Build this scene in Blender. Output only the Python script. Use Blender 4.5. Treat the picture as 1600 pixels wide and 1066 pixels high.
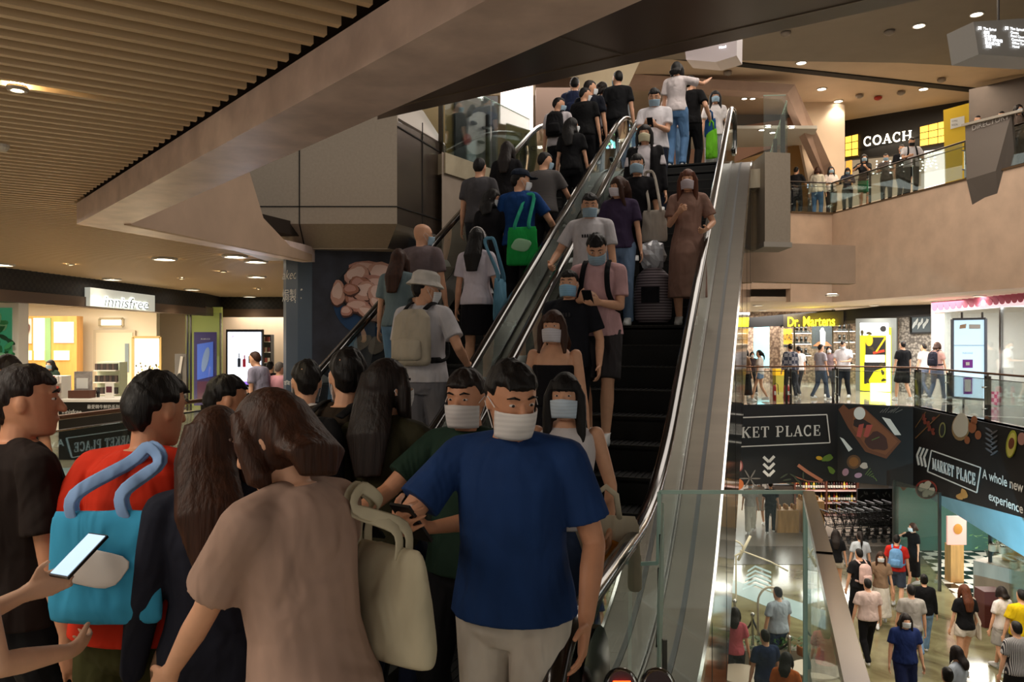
import bpy, math, random
from mathutils import Vector, Matrix
for o in list(bpy.data.objects): bpy.data.objects.remove(o)
SC = bpy.context.scene
COL = SC.collection
random.seed(7)
F = 1244.0; ZC = 1.85; HY = 533.0
# ---------------------------------------------------------------- camera
cam_d = bpy.data.cameras.new('camera'); cam = bpy.data.objects.new('camera', cam_d); COL.objects.link(cam)
cam.location = (0, 0, ZC); cam.rotation_euler = (math.pi/2, 0, 0)
cam_d.sensor_width = 36; cam_d.lens = 36*F/1600; cam_d.clip_start = .05; cam_d.clip_end = 200
SC.camera = cam
# ---------------------------------------------------------------- world and exposure
w = bpy.data.worlds.new('world'); SC.world = w; w.use_nodes = True
w.node_tree.nodes['Background'].inputs[0].default_value = (.95, .88, .8, 1)
w.node_tree.nodes['Background'].inputs[1].default_value = .42
SC.view_settings.view_transform = 'Standard'; SC.view_settings.look = 'None'
SC.view_settings.gamma = 1; SC.view_settings.exposure = 0.38; SC.view_settings.use_curve_mapping = False
# ---------------------------------------------------------------- lights
def area(name, loc, size, power, color=(1, .9, .78), rot=(0, 0, 0), sy=None, spread=math.pi):
    d = bpy.data.lights.new(name, 'AREA'); d.energy = power; d.color = color; d.shape = 'RECTANGLE'
    d.size = size; d.size_y = sy or size; d.spread = spread
    o = bpy.data.objects.new(name, d); o.location = loc; o.rotation_euler = rot; COL.objects.link(o); return o
def spot(name, loc, power, color=(1, .86, .68), ang=80, rot=(0, 0, 0), rad=.06, blend=.6):
    d = bpy.data.lights.new(name, 'SPOT'); d.energy = power; d.color = color; d.spot_size = math.radians(ang)
    d.spot_blend = blend; d.shadow_soft_size = rad
    o = bpy.data.objects.new(name, d); o.location = loc; o.rotation_euler = rot; COL.objects.link(o); return o
def point(name, loc, power, color=(1, .88, .72), rad=.15):
    d = bpy.data.lights.new(name, 'POINT'); d.energy = power; d.color = color; d.shadow_soft_size = rad
    o = bpy.data.objects.new(name, d); o.location = loc; COL.objects.link(o); return o
area('atrium_light', (3.5, 9.5, 9.4), 4, 260, (1, .9, .8), sy=6)
area('atrium_light', (8, 17, 9.4), 5, 330, (1, .9, .8), sy=8)
area('upper_hall_light', (12.5, 24, 9.9), 5, 330, (1, .82, .62), sy=5)
area('upper_hall_light', (2.5, 18, 8.9), 4, 150, (1, .86, .7), sy=4)
area('walkway_light', (-6, 9, 3.0), 3, 110, (1, .88, .72), sy=6)
area('walkway_light', (-3.2, 1.2, 3.0), 2, 80, (1, .88, .74), sy=3)
area('shop_light', (-11.2, 17.5, 2.85), 3.5, 400, (1, .9, .74), sy=5)
area('shop_light', (-7.5, 26, 2.9), 3, 130, (1, .93, .85), sy=2)
area('boot_shop_light', (12.5, 32.6, 3.0), 6, 620, (1, .95, .88), sy=2.5, rot=(0, 0, -.4))
area('walkway_light', (12, 26, 3.05), 3, 300, (1, .93, .85), sy=5)
area('pink_shop_light', (15.2, 21, 2.9), 2, 420, (1, .96, 1), sy=7)
area('market_light', (8, 31, -2.02), 8, 520, (1, .94, .86), sy=5)
area('lower_hall_light', (6, 19, -1.4), 6, 160, (1, .87, .7), sy=6)
area('lower_hall_light', (8.5, 13.5, -.5), 4, 150, (1, .88, .72), sy=4)
area('burger_shop_light', (13.2, 20.2, -2.02), 2.5, 300, (1, .95, .85), sy=3)
spot('banner_projector', (9.0, 15.5, -3.6), 420, (.35, .8, 1), 60, rot=(0, 0, 0), rad=.02, blend=.1)
pj = bpy.data.objects['banner_projector']
pj.rotation_euler = (Vector((10.9, 18.2, -2.35)) - Vector(pj.location)).to_track_quat('-Z', 'Y').to_euler()
# ---------------------------------------------------------------- helpers
def P(px, py, Y): return Vector(((px-800)/F*Y, Y, ZC+(HY-py)/F*Y))
def Zp(px, py, z):
    Y = (z-ZC)*F/(HY-py); return Vector(((px-800)/F*Y, Y, z))
class Wall:                      # a vertical plane through two plan points; px() puts a point of the photo onto it
    def __init__(s, a, b):
        s.a = Vector((a[0], a[1], 0)); s.b = Vector((b[0], b[1], 0)); s.R = (s.b-s.a).normalized()
        s.N = Vector((s.R.y, -s.R.x, 0)); s.U = Vector((0, 0, 1))
        if s.N.dot(Vector((0, 0, 0))-s.a) < 0: s.N = -s.N
    def px(s, x, y, off=0):
        d = Vector(((x-800)/F, 1, (HY-y)/F)); o = Vector((0, 0, ZC))
        t = (s.a+s.N*off-o).dot(s.N)/d.dot(s.N); return o+d*t
def lin(c):
    return tuple((x/12.92 if x <= .04045 else ((x+.055)/1.055)**2.4) for x in c)
def hexc(h):
    h = h.lstrip('#'); return lin(tuple(int(h[i:i+2], 16)/255 for i in (0, 2, 4)))
MATS = {}
def mat(name, col, rough=.6, metal=0, kind='plain', scale=8, amt=.15, bump=0, emit=None, es=1, spec=.5, col2=None, aniso=0, coat=0):
    key = name
    if key in MATS: return MATS[key]
    if isinstance(col, str): col = hexc(col)
    m = bpy.data.materials.new(name); m.use_nodes = True; nt = m.node_tree; n = nt.nodes; L = nt.links
    b = n['Principled BSDF']; b.inputs['Roughness'].default_value = rough; b.inputs['Metallic'].default_value = metal
    b.inputs['Base Color'].default_value = (*col, 1); b.inputs['Specular IOR Level'].default_value = spec
    if coat: b.inputs['Coat Weight'].default_value = coat; b.inputs['Coat Roughness'].default_value = .08
    if emit is not None:
        if isinstance(emit, str): emit = hexc(emit)
        b.inputs['Emission Color'].default_value = (*emit, 1); b.inputs['Emission Strength'].default_value = es
    if kind != 'plain':
        tc = n.new('ShaderNodeTexCoord'); mp = n.new('ShaderNodeMapping'); L.new(tc.outputs['Object'], mp.inputs[0])
        if kind == 'fabric': mp.inputs['Scale'].default_value = (scale, scale, scale*.45)
        elif kind == 'brushed': mp.inputs['Scale'].default_value = (scale*.15, scale*.15, scale*3)
        elif kind == 'hair': mp.inputs['Scale'].default_value = (60, 60, 5)
        elif kind == 'wood': mp.inputs['Scale'].default_value = (scale, scale, scale*.15)
        else: mp.inputs['Scale'].default_value = (scale, scale, scale)
        if kind == 'stripe':
            t = n.new('ShaderNodeTexWave'); t.bands_direction = 'Z' if scale > 0 else 'X'; t.inputs['Scale'].default_value = abs(scale); mp.inputs['Scale'].default_value = (1, 1, 1)
            t.inputs['Distortion'].default_value = .3
            out = t.outputs['Fac']
        elif kind == 'check':
            t = n.new('ShaderNodeTexChecker'); t.inputs['Scale'].default_value = 1
            L.new(mp.outputs[0], t.inputs[0]); out = t.outputs['Fac']
        elif kind == 'voronoi':
            t = n.new('ShaderNodeTexVoronoi'); t.inputs['Scale'].default_value = 1; out = t.outputs['Distance']
        else:
            t = n.new('ShaderNodeTexNoise'); t.inputs['Scale'].default_value = 1; t.inputs['Detail'].default_value = 6 if kind in ('stone', 'marble') else 3
            if kind == 'marble': t.inputs['Distortion'].default_value = 1.6
            out = t.outputs['Fac']
        L.new(mp.outputs[0], t.inputs[0])
        r = n.new('ShaderNodeValToRGB'); L.new(out, r.inputs[0])
        if col2 is None:
            c1 = tuple(max(0, c*(1-amt)) for c in col); c2 = tuple(min(1, c*(1+amt)) for c in col)
        else:
            c1 = col; c2 = hexc(col2) if isinstance(col2, str) else col2
        r.color_ramp.elements[0].color = (*c1, 1); r.color_ramp.elements[1].color = (*c2, 1)
        if kind in ('stripe', 'check'): r.color_ramp.elements[0].position = .45; r.color_ramp.elements[1].position = .55
        else: r.color_ramp.elements[0].position = .32; r.color_ramp.elements[1].position = .68
        L.new(r.outputs[0], b.inputs['Base Color'])
        if kind == 'fabric':
            t2 = n.new('ShaderNodeTexNoise'); t2.inputs['Scale'].default_value = 1; t2.inputs['Detail'].default_value = 2; t2.inputs['Distortion'].default_value = .8
            mp2 = n.new('ShaderNodeMapping'); mp2.inputs['Scale'].default_value = (6, 6, 3.2); mp2.inputs['Rotation'].default_value = (.2, .5, 0)
            L.new(tc.outputs['Object'], mp2.inputs[0]); L.new(mp2.outputs[0], t2.inputs[0])
            b2 = n.new('ShaderNodeBump'); b2.inputs['Strength'].default_value = .9; b2.inputs['Distance'].default_value = .05
            L.new(t2.outputs['Fac'], b2.inputs['Height']); L.new(b2.outputs[0], b.inputs['Normal'])
        elif bump:
            bp = n.new('ShaderNodeBump'); bp.inputs['Strength'].default_value = bump; bp.inputs['Distance'].default_value = .02
            L.new(out, bp.inputs['Height']); L.new(bp.outputs[0], b.inputs['Normal'])
    MATS[key] = m; return m
def glass_mat(name, tint=(.93, .97, .955), gl=.10, rough=0.0):
    if name in MATS: return MATS[name]
    m = bpy.data.materials.new(name); m.use_nodes = True; nt = m.node_tree; n = nt.nodes; L = nt.links
    n.remove(n['Principled BSDF']); o = n['Material Output']
    t = n.new('ShaderNodeBsdfTransparent'); t.inputs[0].default_value = (*tint, 1)
    g = n.new('ShaderNodeBsdfGlossy'); g.inputs['Roughness'].default_value = rough; g.inputs[0].default_value = (.9, .95, .95, 1)
    fr = n.new('ShaderNodeFresnel'); fr.inputs[0].default_value = 1.45
    ad = n.new('ShaderNodeMath'); ad.operation = 'MULTIPLY_ADD'; ad.inputs[1].default_value = .55; ad.inputs[2].default_value = gl*.3
    L.new(fr.outputs[0], ad.inputs[0])
    mx = n.new('ShaderNodeMixShader'); L.new(ad.outputs[0], mx.inputs[0]); L.new(t.outputs[0], mx.inputs[1]); L.new(g.outputs[0], mx.inputs[2])
    L.new(mx.outputs[0], o.inputs[0]); MATS[name] = m; return m
def emis(name, col, s=1):
    if name in MATS: return MATS[name]
    return mat(name, (.02, .02, .02) if s > 3 else col, .5, emit=col, es=s)
class MB:
    def __init__(s): s.v = []; s.f = []; s.mi = []; s.cur = 0; s.mats = []
    def use(s, m):
        if m not in s.mats: s.mats.append(m)
        s.cur = s.mats.index(m); return s
    def add(s, vs, fs):
        b = len(s.v); s.v += [tuple(v) for v in vs]
        for f in fs: s.f.append([b+i for i in f]); s.mi.append(s.cur)
        return s
    def box(s, c, d, rz=0, M=None):
        x, y, z = d[0]/2, d[1]/2, d[2]/2; vs = []
        R = M or Matrix.Rotation(rz, 3, 'Z'); c = Vector(c)
        for sx in (-1, 1):
            for sy in (-1, 1):
                for sz in (-1, 1): vs.append(c+R@Vector((sx*x, sy*y, sz*z)))
        return s.add(vs, [(0, 1, 3, 2), (4, 6, 7, 5), (0, 4, 5, 1), (2, 3, 7, 6), (0, 2, 6, 4), (1, 5, 7, 3)])
    def bar(s, a, b, wd, h, up=(0, 0, 1)):          # rectangular bar between two points
        a = Vector(a); b = Vector(b); d = b-a; l = d.length; d.normalize(); up = Vector(up)
        r = d.cross(up)
        if r.length < 1e-4: r = d.cross(Vector((1, 0, 0)))
        r.normalize(); u = r.cross(d)
        M = Matrix((r, d, u)).transposed(); return s.box((a+b)/2, (wd, l, h), M=M)
    def prism(s, pts, z0, z1):                     # plan polygon, vertical extrusion
        n = len(pts); vs = [(p[0], p[1], z0) for p in pts]+[(p[0], p[1], z1) for p in pts]
        return s.add(vs, [tuple(range(n))[::-1], tuple(range(n, 2*n))]+[(i, (i+1) % n, n+(i+1) % n, n+i) for i in range(n)])
    def slab(s, pts, nrm, th):                     # any planar polygon in space, given a thickness along nrm
        n = len(pts); nrm = Vector(nrm); pts = [Vector(p) for p in pts]
        return s.add(pts+[p-nrm*th for p in pts], [tuple(range(n)), tuple(range(n, 2*n))[::-1]]+[(i, n+i, n+(i+1) % n, (i+1) % n) for i in range(n)])
    def tube(s, pts, rad, n=8, caps=True, flat=1.0, up=(0, 0, 1), closed=False):
        pts = [Vector(p) for p in pts]; N = len(pts)
        if not isinstance(rad, list): rad = [rad]*N
        vs = []; last = None
        for i, p in enumerate(pts):
            if closed: d = pts[(i+1) % N]-pts[i-1]
            else: d = pts[min(i+1, N-1)]-pts[max(i-1, 0)]
            if d.length < 1e-9: d = Vector((0, 0, 1))
            d.normalize(); u = Vector(up)
            if abs(d.dot(u)) > .97: u = last if last is not None and abs(d.dot(last)) < .97 else Vector((0, 1, 0))
            r = d.cross(u).normalized(); uu = r.cross(d); last = uu
            rr = rad[i] if isinstance(rad[i], (tuple, list)) else (rad[i], rad[i]*flat)
            for k in range(n):
                a = 2*math.pi*k/n; vs.append(p+r*math.cos(a)*rr[0]+uu*math.sin(a)*rr[1])
        fs = []
        M = N if closed else N-1
        for i in range(M):
            for k in range(n):
                j = (i+1) % N; fs.append((i*n+k, i*n+(k+1) % n, j*n+(k+1) % n, j*n+k))
        if caps and not closed: fs.append(tuple(range(n))[::-1]); fs.append(tuple(range((N-1)*n, N*n)))
        return s.add(vs, fs)
    def caps(s, a, b, ra, rb, n=10):               # tapered capsule
        a = Vector(a); b = Vector(b); d = (b-a)
        if d.length < 1e-6: return s.ell(a, (ra, ra, ra), n)
        d.normalize(); pts = []; rs = []
        for t in (-1, -.8, -.5, 0): pts.append(a+d*ra*t); rs.append(max(ra*math.sqrt(max(0, 1-t*t)), .0004))
        for t in (0, .5, .8, 1): pts.append(b+d*rb*t); rs.append(max(rb*math.sqrt(max(0, 1-t*t)), .0004))
        return s.tube(pts, rs, n)
    def ell(s, c, r, n=12, M=None, fn=None):
        c = Vector(c); vs = []; k = n//2; M = M or Matrix.Identity(3)
        for i in range(k+1):
            th = math.pi*i/k
            for j in range(n):
                ph = 2*math.pi*j/n; d = Vector((math.sin(th)*math.cos(ph), math.sin(th)*math.sin(ph), math.cos(th)))
                m = fn(d) if fn else 1
                vs.append(c+M@Vector((d.x*r[0]*m, d.y*r[1]*m, d.z*r[2]*m)))
        fs = []
        for i in range(k):
            for j in range(n): fs.append((i*n+j, (i+1)*n+j, (i+1)*n+(j+1) % n, i*n+(j+1) % n))
        return s.add(vs, fs)
    def loft(s, rings, n=16):                      # rings: (centre, rx, ry, M) stacked; M 3x3 optional, superellipse
        vs = []
        for (c, rx, ry, M) in rings:
            c = Vector(c)
            for k in range(n):
                a = 2*math.pi*k/n; q = Vector((math.cos(a)*rx, math.sin(a)*ry, 0)); vs.append(c+(M@q if M else q))
        N = len(rings); fs = [tuple(range(n))[::-1], tuple(range((N-1)*n, N*n))]
        for i in range(N-1):
            for k in range(n): fs.append((i*n+k, i*n+(k+1) % n, (i+1)*n+(k+1) % n, (i+1)*n+k))
        return s.add(vs, fs)
    def lathe(s, c, prof, n=16, M=None):
        c = Vector(c); return s.loft([((c+(M@Vector((0, 0, z)) if M else Vector((0, 0, z)))), max(r, .0005), max(r, .0005), M) for r, z in prof], n)
    def build(s, name, m=None, parent=None, smooth=False, loc=None):
        me = bpy.data.meshes.new(name); me.from_pydata(s.v, [], s.f)
        ms = s.mats if s.mats else ([m] if m else [])
        for q in ms: me.materials.append(q)
        if len(ms) > 1: me.polygons.foreach_set('material_index', s.mi)
        if smooth: me.polygons.foreach_set('use_smooth', [True]*len(me.polygons))
        me.validate(); me.update()
        import bmesh
        bm = bmesh.new(); bm.from_mesh(me); bmesh.ops.remove_doubles(bm, verts=bm.verts, dist=1e-6) if smooth else None
        bmesh.ops.recalc_face_normals(bm, faces=bm.faces); bm.to_mesh(me); bm.free()
        o = bpy.data.objects.new(name, me); COL.objects.link(o)
        if parent is not None: o.parent = parent
        if loc is not None: o.location = loc
        return o
def tag(o, label, cat, group=None, kind=None):
    if label: o['label'] = label
    if cat: o['category'] = cat
    if group: o['group'] = group
    if kind: o['kind'] = kind
    return o
def struct(name, mb, m=None, smooth=False, label=None):
    o = mb.build(name, m, smooth=smooth); o['kind'] = 'structure'
    if label: o['label'] = label
    return o
def empty(name, loc=(0, 0, 0), rz=0):
    o = bpy.data.objects.new(name, None); o.location = loc; o.rotation_euler = (0, 0, rz); o.empty_display_size = .1; COL.objects.link(o); return o
def thing(name, label, cat, loc=(0, 0, 0), rz=0, group=None): return tag(empty(name, loc, rz), label, cat, group)
def copy_tree(o, parent=None, loc=None, rz=None):
    c = o.copy(); COL.objects.link(c)
    if parent is not None: c.parent = parent
    if loc is not None: c.location = loc
    if rz is not None: c.rotation_euler = (0, 0, rz)
    for ch in list(o.children): copy_tree(ch, c)
    return c
def smooth_by_angle(o, a=.7):
    me = o.data
    me.polygons.foreach_set('use_smooth', [True]*len(me.polygons))
    try: me.set_sharp_from_angle(angle=a)
    except Exception: pass
    return o
def text_geo(mb, body, O, R, U, size, depth=.01, shear=0, weight=0, align='LEFT', sx=1.0, fit=None):
    c = bpy.data.curves.new('txt', 'FONT'); c.body = body; c.size = 1; c.extrude = 0; c.shear = shear; c.offset = weight; c.resolution_u = 3
    c.align_x = 'LEFT'
    o = bpy.data.objects.new('txt', c); COL.objects.link(o)
    dg = bpy.context.evaluated_depsgraph_get(); dg.update(); me = bpy.data.meshes.new_from_object(o.evaluated_get(dg))
    vs = [v.co.copy() for v in me.vertices]; fs = [tuple(p.vertices) for p in me.polygons]
    bpy.data.objects.remove(o); bpy.data.curves.remove(c); bpy.data.meshes.remove(me)
    if not vs: return
    x0 = min(v.x for v in vs); x1 = max(v.x for v in vs)
    O = Vector(O); R = Vector(R).normalized(); U = Vector(U).normalized(); N = R.cross(U)
    if fit: sx = fit/((x1-x0)*size)
    off = -x0 if align == 'LEFT' else (-(x0+x1)/2 if align == 'CENTER' else -x1)
    q = [O+R*(v.x+off)*size*sx+U*v.y*size+N*depth for v in vs]
    mb.add(q, fs)
# stroke lettering with slab serifs --------------------------------
def _arc(cx, cy, rx, ry, a0, a1, n=10): return [(cx+rx*math.cos(math.radians(a0+(a1-a0)*i/n)), cy+ry*math.sin(math.radians(a0+(a1-a0)*i/n))) for i in range(n+1)]
TH, TN = .17, .07
GL = {
 'M': (1.0, [([(.14, 0), (.14, 1)], TN), ([(.14, 1), (.5, .1)], TH), ([(.5, .1), (.86, 1)], TN), ([(.86, 0), (.86, 1)], TH)], [(.14, 0), (.86, 0), (.1, 1), (.9, 1)]),
 'A': (.86, [([(.12, 0), (.43, 1)], TN), ([(.43, 1), (.74, 0)], TH), ([(.22, .33), (.64, .33)], TN)], [(.12, 0), (.74, 0)]),
 'R': (.84, [([(.18, 0), (.18, 1)], TH), ([(.18, .97), (.45, .97)]+_arc(.45, .74, .2, .23, 90, -90)+[(.18, .51)], TN*1.3), ([(.42, .5), (.7, 0)], TH)], [(.18, 0), (.72, 0), (.12, 1)]),
 'K': (.88, [([(.18, 0), (.18, 1)], TH), ([(.74, 1), (.2, .42)], TN), ([(.36, .58), (.74, 0)], TH)], [(.18, 0), (.18, 1), (.74, 1), (.76, 0)]),
 'E': (.76, [([(.2, 0), (.2, 1)], TH), ([(.08, .965), (.64, .965), (.64, .72)], TN), ([(.2, .5), (.52, .5)], TN), ([(.52, .38), (.52, .62)], TN), ([(.08, .035), (.68, .035), (.68, .3)], TN)], []),
 'T': (.8, [([(.4, 0), (.4, 1)], TH), ([(.06, .7), (.06, .965), (.74, .965), (.74, .7)], TN)], [(.4, 0)]),
 'P': (.78, [([(.18, 0), (.18, 1)], TH), ([(.18, .97), (.45, .97)]+_arc(.45, .71, .22, .26, 90, -90)+[(.18, .45)], TN*1.3)], [(.18, 0), (.12, 1)]),
 'L': (.72, [([(.2, 0), (.2, 1)], TH), ([(.08, .035), (.64, .035), (.64, .32)], TN)], [(.2, 1)]),
 'C': (.84, [(_arc(.45, .5, .34, .47, 45, 315, 16), TH*.8), ([(.7, .98), (.7, .68)], TN), ([(.7, .02), (.7, .28)], TN)], []),
 'O': (.92, [(_arc(.46, .5, .36, .47, 0, 360, 22), TH*.85)], []),
 'H': (.96, [([(.18, 0), (.18, 1)], TH), ([(.78, 0), (.78, 1)], TH), ([(.18, .5), (.78, .5)], TN)], [(.18, 0), (.78, 0), (.18, 1), (.78, 1)]),
 ' ': (.45, [], [])}
def serif_geo(mb, body, O, R, U, h, width=None, sx=1.0, depth=.01, th=.012, gap=.1):
    tot = sum(GL[c][0]+gap for c in body)-gap
    if width: sx = width/(tot*h)
    O = Vector(O); R = Vector(R).normalized(); U = Vector(U); N = R.cross(U).normalized(); x = 0
    def P2(p): return O+R*((x+p[0])*h*sx)+U*(p[1]*h)+N*depth
    for ch in body:
        wd, strokes, ser = GL[ch]
        for pts, t in strokes:
            for a, b in zip(pts, pts[1:]):
                d = Vector((b[0]-a[0], b[1]-a[1])); l = d.length
                if l < 1e-6: continue
                d /= l; nx, ny = -d.y*t/2, d.x*t/2
                q = [(a[0]+nx, a[1]+ny), (a[0]-nx, a[1]-ny), (b[0]-nx, b[1]-ny), (b[0]+nx, b[1]+ny)]
                mb.slab([P2(z) for z in q], N, th)
        for (sxp, sy) in ser:
            y0 = 0 if sy == 0 else .93
            mb.slab([P2((sxp-.15, y0)), P2((sxp+.15, y0)), P2((sxp+.15, y0+.07)), P2((sxp-.15, y0+.07))], N, th)
        x += wd+gap
# escalator frame of reference
UX, UY = .3165, .9486
def E(s, w, z=0): return Vector((UX*s+UY*w, UY*s-UX*w, z))
T30 = math.tan(math.radians(30))
def hr_z(s): return -1.835+T30*s
def st_z(s): return -2.785+T30*s
YAW_E = -math.atan2(UX, UY)      # rotation that turns +Y into the travel direction
RISE = .2; RUN = RISE/T30
def tread_z(s):
    z = round(st_z(s)/RISE)*RISE
    return min(4.6, max(0., z))
# ================================================================ people
def rot_z(a): return Matrix.Rotation(a, 3, 'Z')
def ik(a, t, l1, l2, pole):
    a = Vector(a); t = Vector(t); d = t-a; L = d.length
    mx = (l1+l2)*.999
    if L > mx: t = a+d*(mx/L); d = t-a; L = mx
    if L < abs(l1-l2)+.02: L = abs(l1-l2)+.02
    dn = d.normalized(); x = (l1*l1-l2*l2+L*L)/(2*L); h = math.sqrt(max(0, l1*l1-x*x))
    p = Vector(pole); p = p-dn*p.dot(dn)
    if p.length < 1e-5: p = Vector((0, 1, 0))
    p.normalize(); return a+dn*x+p*h, t
def skin_mat(tone):
    key = 'skin_%d' % tone
    cols = ['#d9a585', '#c9906f', '#b67c5c', '#e2b597']
    return mat(key, cols[tone], .5, kind='noise', scale=14, amt=.06, spec=.35)
HAIR = {'black': '#100c0b', 'dark': '#1c1310', 'brown': '#3a2013', 'auburn': '#5a2f1a', 'grey': '#6b625c'}
def remesh(o, vox, it=3):
    m = o.modifiers.new('r', 'REMESH'); m.mode = 'VOXEL'; m.voxel_size = vox; m.use_smooth_shade = True
    if it:
        q = o.modifiers.new('s', 'SMOOTH'); q.iterations = it; q.factor = .5
def fabric(col, kind='fabric', col2=None, scale=9):
    key = 'cloth_%s_%s' % (col.strip('#'), kind)
    return mat(key, col, .85, kind=kind, scale=scale, amt=.12, bump=.5 if kind == 'fabric' else 0, spec=.2, col2=col2)
def hand_geo(mb, wrist, d, nrm, side, k, curl=.35, fine=True):
    # wrist point, direction of the hand, palm normal (where the palm faces), side +1 right
    d = Vector(d).normalized(); nrm = Vector(nrm); nrm = (nrm-d*nrm.dot(d)).normalized(); sd = d.cross(nrm)*side   # towards the thumb
    w = Vector(wrist); M = Matrix((sd, nrm, d)).transposed()
    mb.loft([(w-d*.02*k, .027*k, .021*k, M), (w+d*.02*k, .036*k, .019*k, M), (w+d*.055*k, .043*k, .017*k, M), (w+d*.085*k, .041*k, .015*k, M), (w+d*.097*k, .034*k, .010*k, M)], 10)
    r = .0085 if fine else .011
    for i, (off, ln) in enumerate(((.031, .070), (.0105, .080), (-.0105, .074), (-.031, .058))):
        p = w+d*.088*k+sd*off*k; cur = curl*(1+.12*i); dd = (d+sd*off*1.2).normalized(); pts = [p]; a = 0
        for j, seg in enumerate((.42, .32, .26)):
            a += cur*(.7 if j == 0 else 1.)
            dr = (dd*math.cos(a)+nrm*math.sin(a)).normalized(); p = p+dr*ln*seg*k; pts.append(p)
        for j in range(3): mb.caps(pts[j], pts[j+1], r*k*(1.05-.12*j), r*k*(.95-.12*j), 7)
    p = w+d*.022*k+sd*.028*k; t1 = p+(sd*.7+d*.7+nrm*.35).normalized()*.042*k; t2 = t1+(sd*.25+d*.9+nrm*.35).normalized()*.032*k
    mb.caps(p, t1, .0135*k, .0105*k, 8); mb.caps(t1, t2, .0105*k, .0085*k, 8)
PCOUNT = [0]
def person(label, x, y, z, H=1.7, yaw=180, top=('tee', '#ffffff'), bottom=('trousers', '#202020'), hair=('short', 'black'), mask='#cfe0ea',
           skin=0, shoes='#d8d8d8', head=(0, 0), lh=None, rh=None, lean=0, feet=None, lod=1, sex='m', group=None, extra=(), wide=1.0, cap=None,
           glasses=False, hcurl=.35, side=0):
    """x,y,z: floor point. yaw: 0 faces away from the camera, 180 faces it, 90 faces picture left. Right hand is +X of the figure."""
    PCOUNT[0] += 1
    root = thing('person', label, 'person', (x, y, z), math.radians(yaw), group)
    k = H/1.7; fem = sex == 'f'
    vox = (.0055, .011, .018, .026)[lod]; n = (14, 12, 10, 8)[lod]
    SK = skin_mat(skin)
    shx = (.158 if fem else .178)*k*wide; hipx = .092*k
    lean_r = math.radians(lean); side_r = math.radians(side)
    hip_c = Vector((0, 0, .92*k))
    ML = Matrix.Rotation(-lean_r, 3, 'X') @ Matrix.Rotation(side_r, 3, 'Y')
    def T(v): v = Vector(v)*1.0; return hip_c+ML@(v-hip_c)          # torso space -> figure space
    feet = feet or ((-.095*k, -.02*k, 0), (.095*k, .04*k, 0))
    mb = MB()
    # --- torso
    wt = wide*(.93 if fem else 1.)
    tr = [(.83, .150, .105, -.005), (.92, .168 if fem else .160, .115, -.01), (1.00, .150, .108, 0), (1.08, .128 if fem else .140, .098, .004), (1.18, .140, .108, .006), (1.28, .155, .118, .0), (1.36, .160, .105, -.008), (1.42, .110, .075, -.012), (1.455, .062, .058, -.008)]
    rings = [(T((0, yy*k, zz*k)), a*k*wt, b*k*wide, ML) for zz, a, b, yy in tr]
    mb.loft(rings, 18)
    # --- neck and head
    neck0 = T((0, -.01*k, 1.40*k)); hc = T((0, .018*k, 1.585*k))
    hy, hp = math.radians(head[0]), math.radians(head[1])
    MH = ML @ rot_z(hy) @ Matrix.Rotation(-hp, 3, 'X')
    if hp: hc = hc + ML@rot_z(hy)@Vector((0, .05*math.sin(hp)*k, -.02*abs(math.sin(hp))*k))
    def Hd(v): return hc+MH@(Vector(v)*k)
    mb.caps(neck0, Hd((0, -.018, -.07)), .055*k*(.88 if fem else 1), .050*k*(.88 if fem else 1), n)
    hr = [(-.118, .030, .030, .052), (-.108, .044, .050, .040), (-.085, .056, .072, .022), (-.05, .065, .088, .008), (-.01, .073, .096, .0), (.03, .076, .099, -.003), (.065, .071, .092, -.006), (.092, .053, .070, -.008), (.108, .028, .038, -.008), (.113, .010, .014, -.008)]
    mb.loft([(Hd((0, yy, zz)), a*k, b*k, MH) for zz, a, b, yy in hr], 18)
    mb.caps(Hd((0, .093, .01)), Hd((0, .112, -.028)), .008*k, .014*k, 8)           # nose
    mb.ell(Hd((0, .090, -.062)), (.026*k, .014*k, .009*k), 8, MH)                   # lips
    mb.ell(Hd((0, .084, .028)), (.052*k, .014*k, .010*k), 8, MH)                    # brow
    for sg in (-1, 1): mb.ell(Hd((sg*.075, -.004, -.008)), (.010*k, .020*k, .031*k), 8, MH)
    # --- arms
    AR = []
    for sg, tgt in ((-1, lh), (1, rh)):
        S = T((sg*shx, -.008*k, 1.385*k))
        if tgt is None: tgt = (sg*.255*wide, .05, .84)
        tg = Vector(tgt[:3])*k; curl = tgt[3] if len(tgt) > 3 and tgt[3] is not None else hcurl
        pole = Vector((sg*.55, -1, -.5)) if tg.z > S.z-.45*k else Vector((sg*.25, -1, 0))
        if tg.z > S.z: pole = Vector((sg*1, .2, -.6))
        el, wr = ik(S, tg, .285*k, .255*k, pole)
        AR.append((sg, S, el, wr, curl))
        q = .88 if fem else 1.0
        mb.caps(S, S.lerp(el, .5), .050*k*q, .045*k*q, n); mb.caps(S.lerp(el, .5), el, .045*k*q, .037*k*q, n)
        mb.caps(el, el.lerp(wr, .35), .037*k*q, .038*k*q, n); mb.caps(el.lerp(wr, .35), wr, .038*k*q, .025*k*q, n)
        d = (wr-el).normalized()
        if tg.z > .95*k and abs(d.z) < .75: d = (d+Vector((-sg*.25, 0, .05))).normalized(); pn = Vector((-sg*.55, .1, .25)) if tg.z < 1.35*k else Vector((0, 1, 0))
        else: pn = Vector((-sg, .25, 0))
        if lod < 3: hand_geo(mb, wr+d*.015*k, d, pn, sg if True else 1, k*(.92 if fem else 1), curl, lod == 0)
        else: mb.caps(wr, wr+d*.11*k, .03*k, .028*k, 8)
    # --- legs
    LG = []
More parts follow.
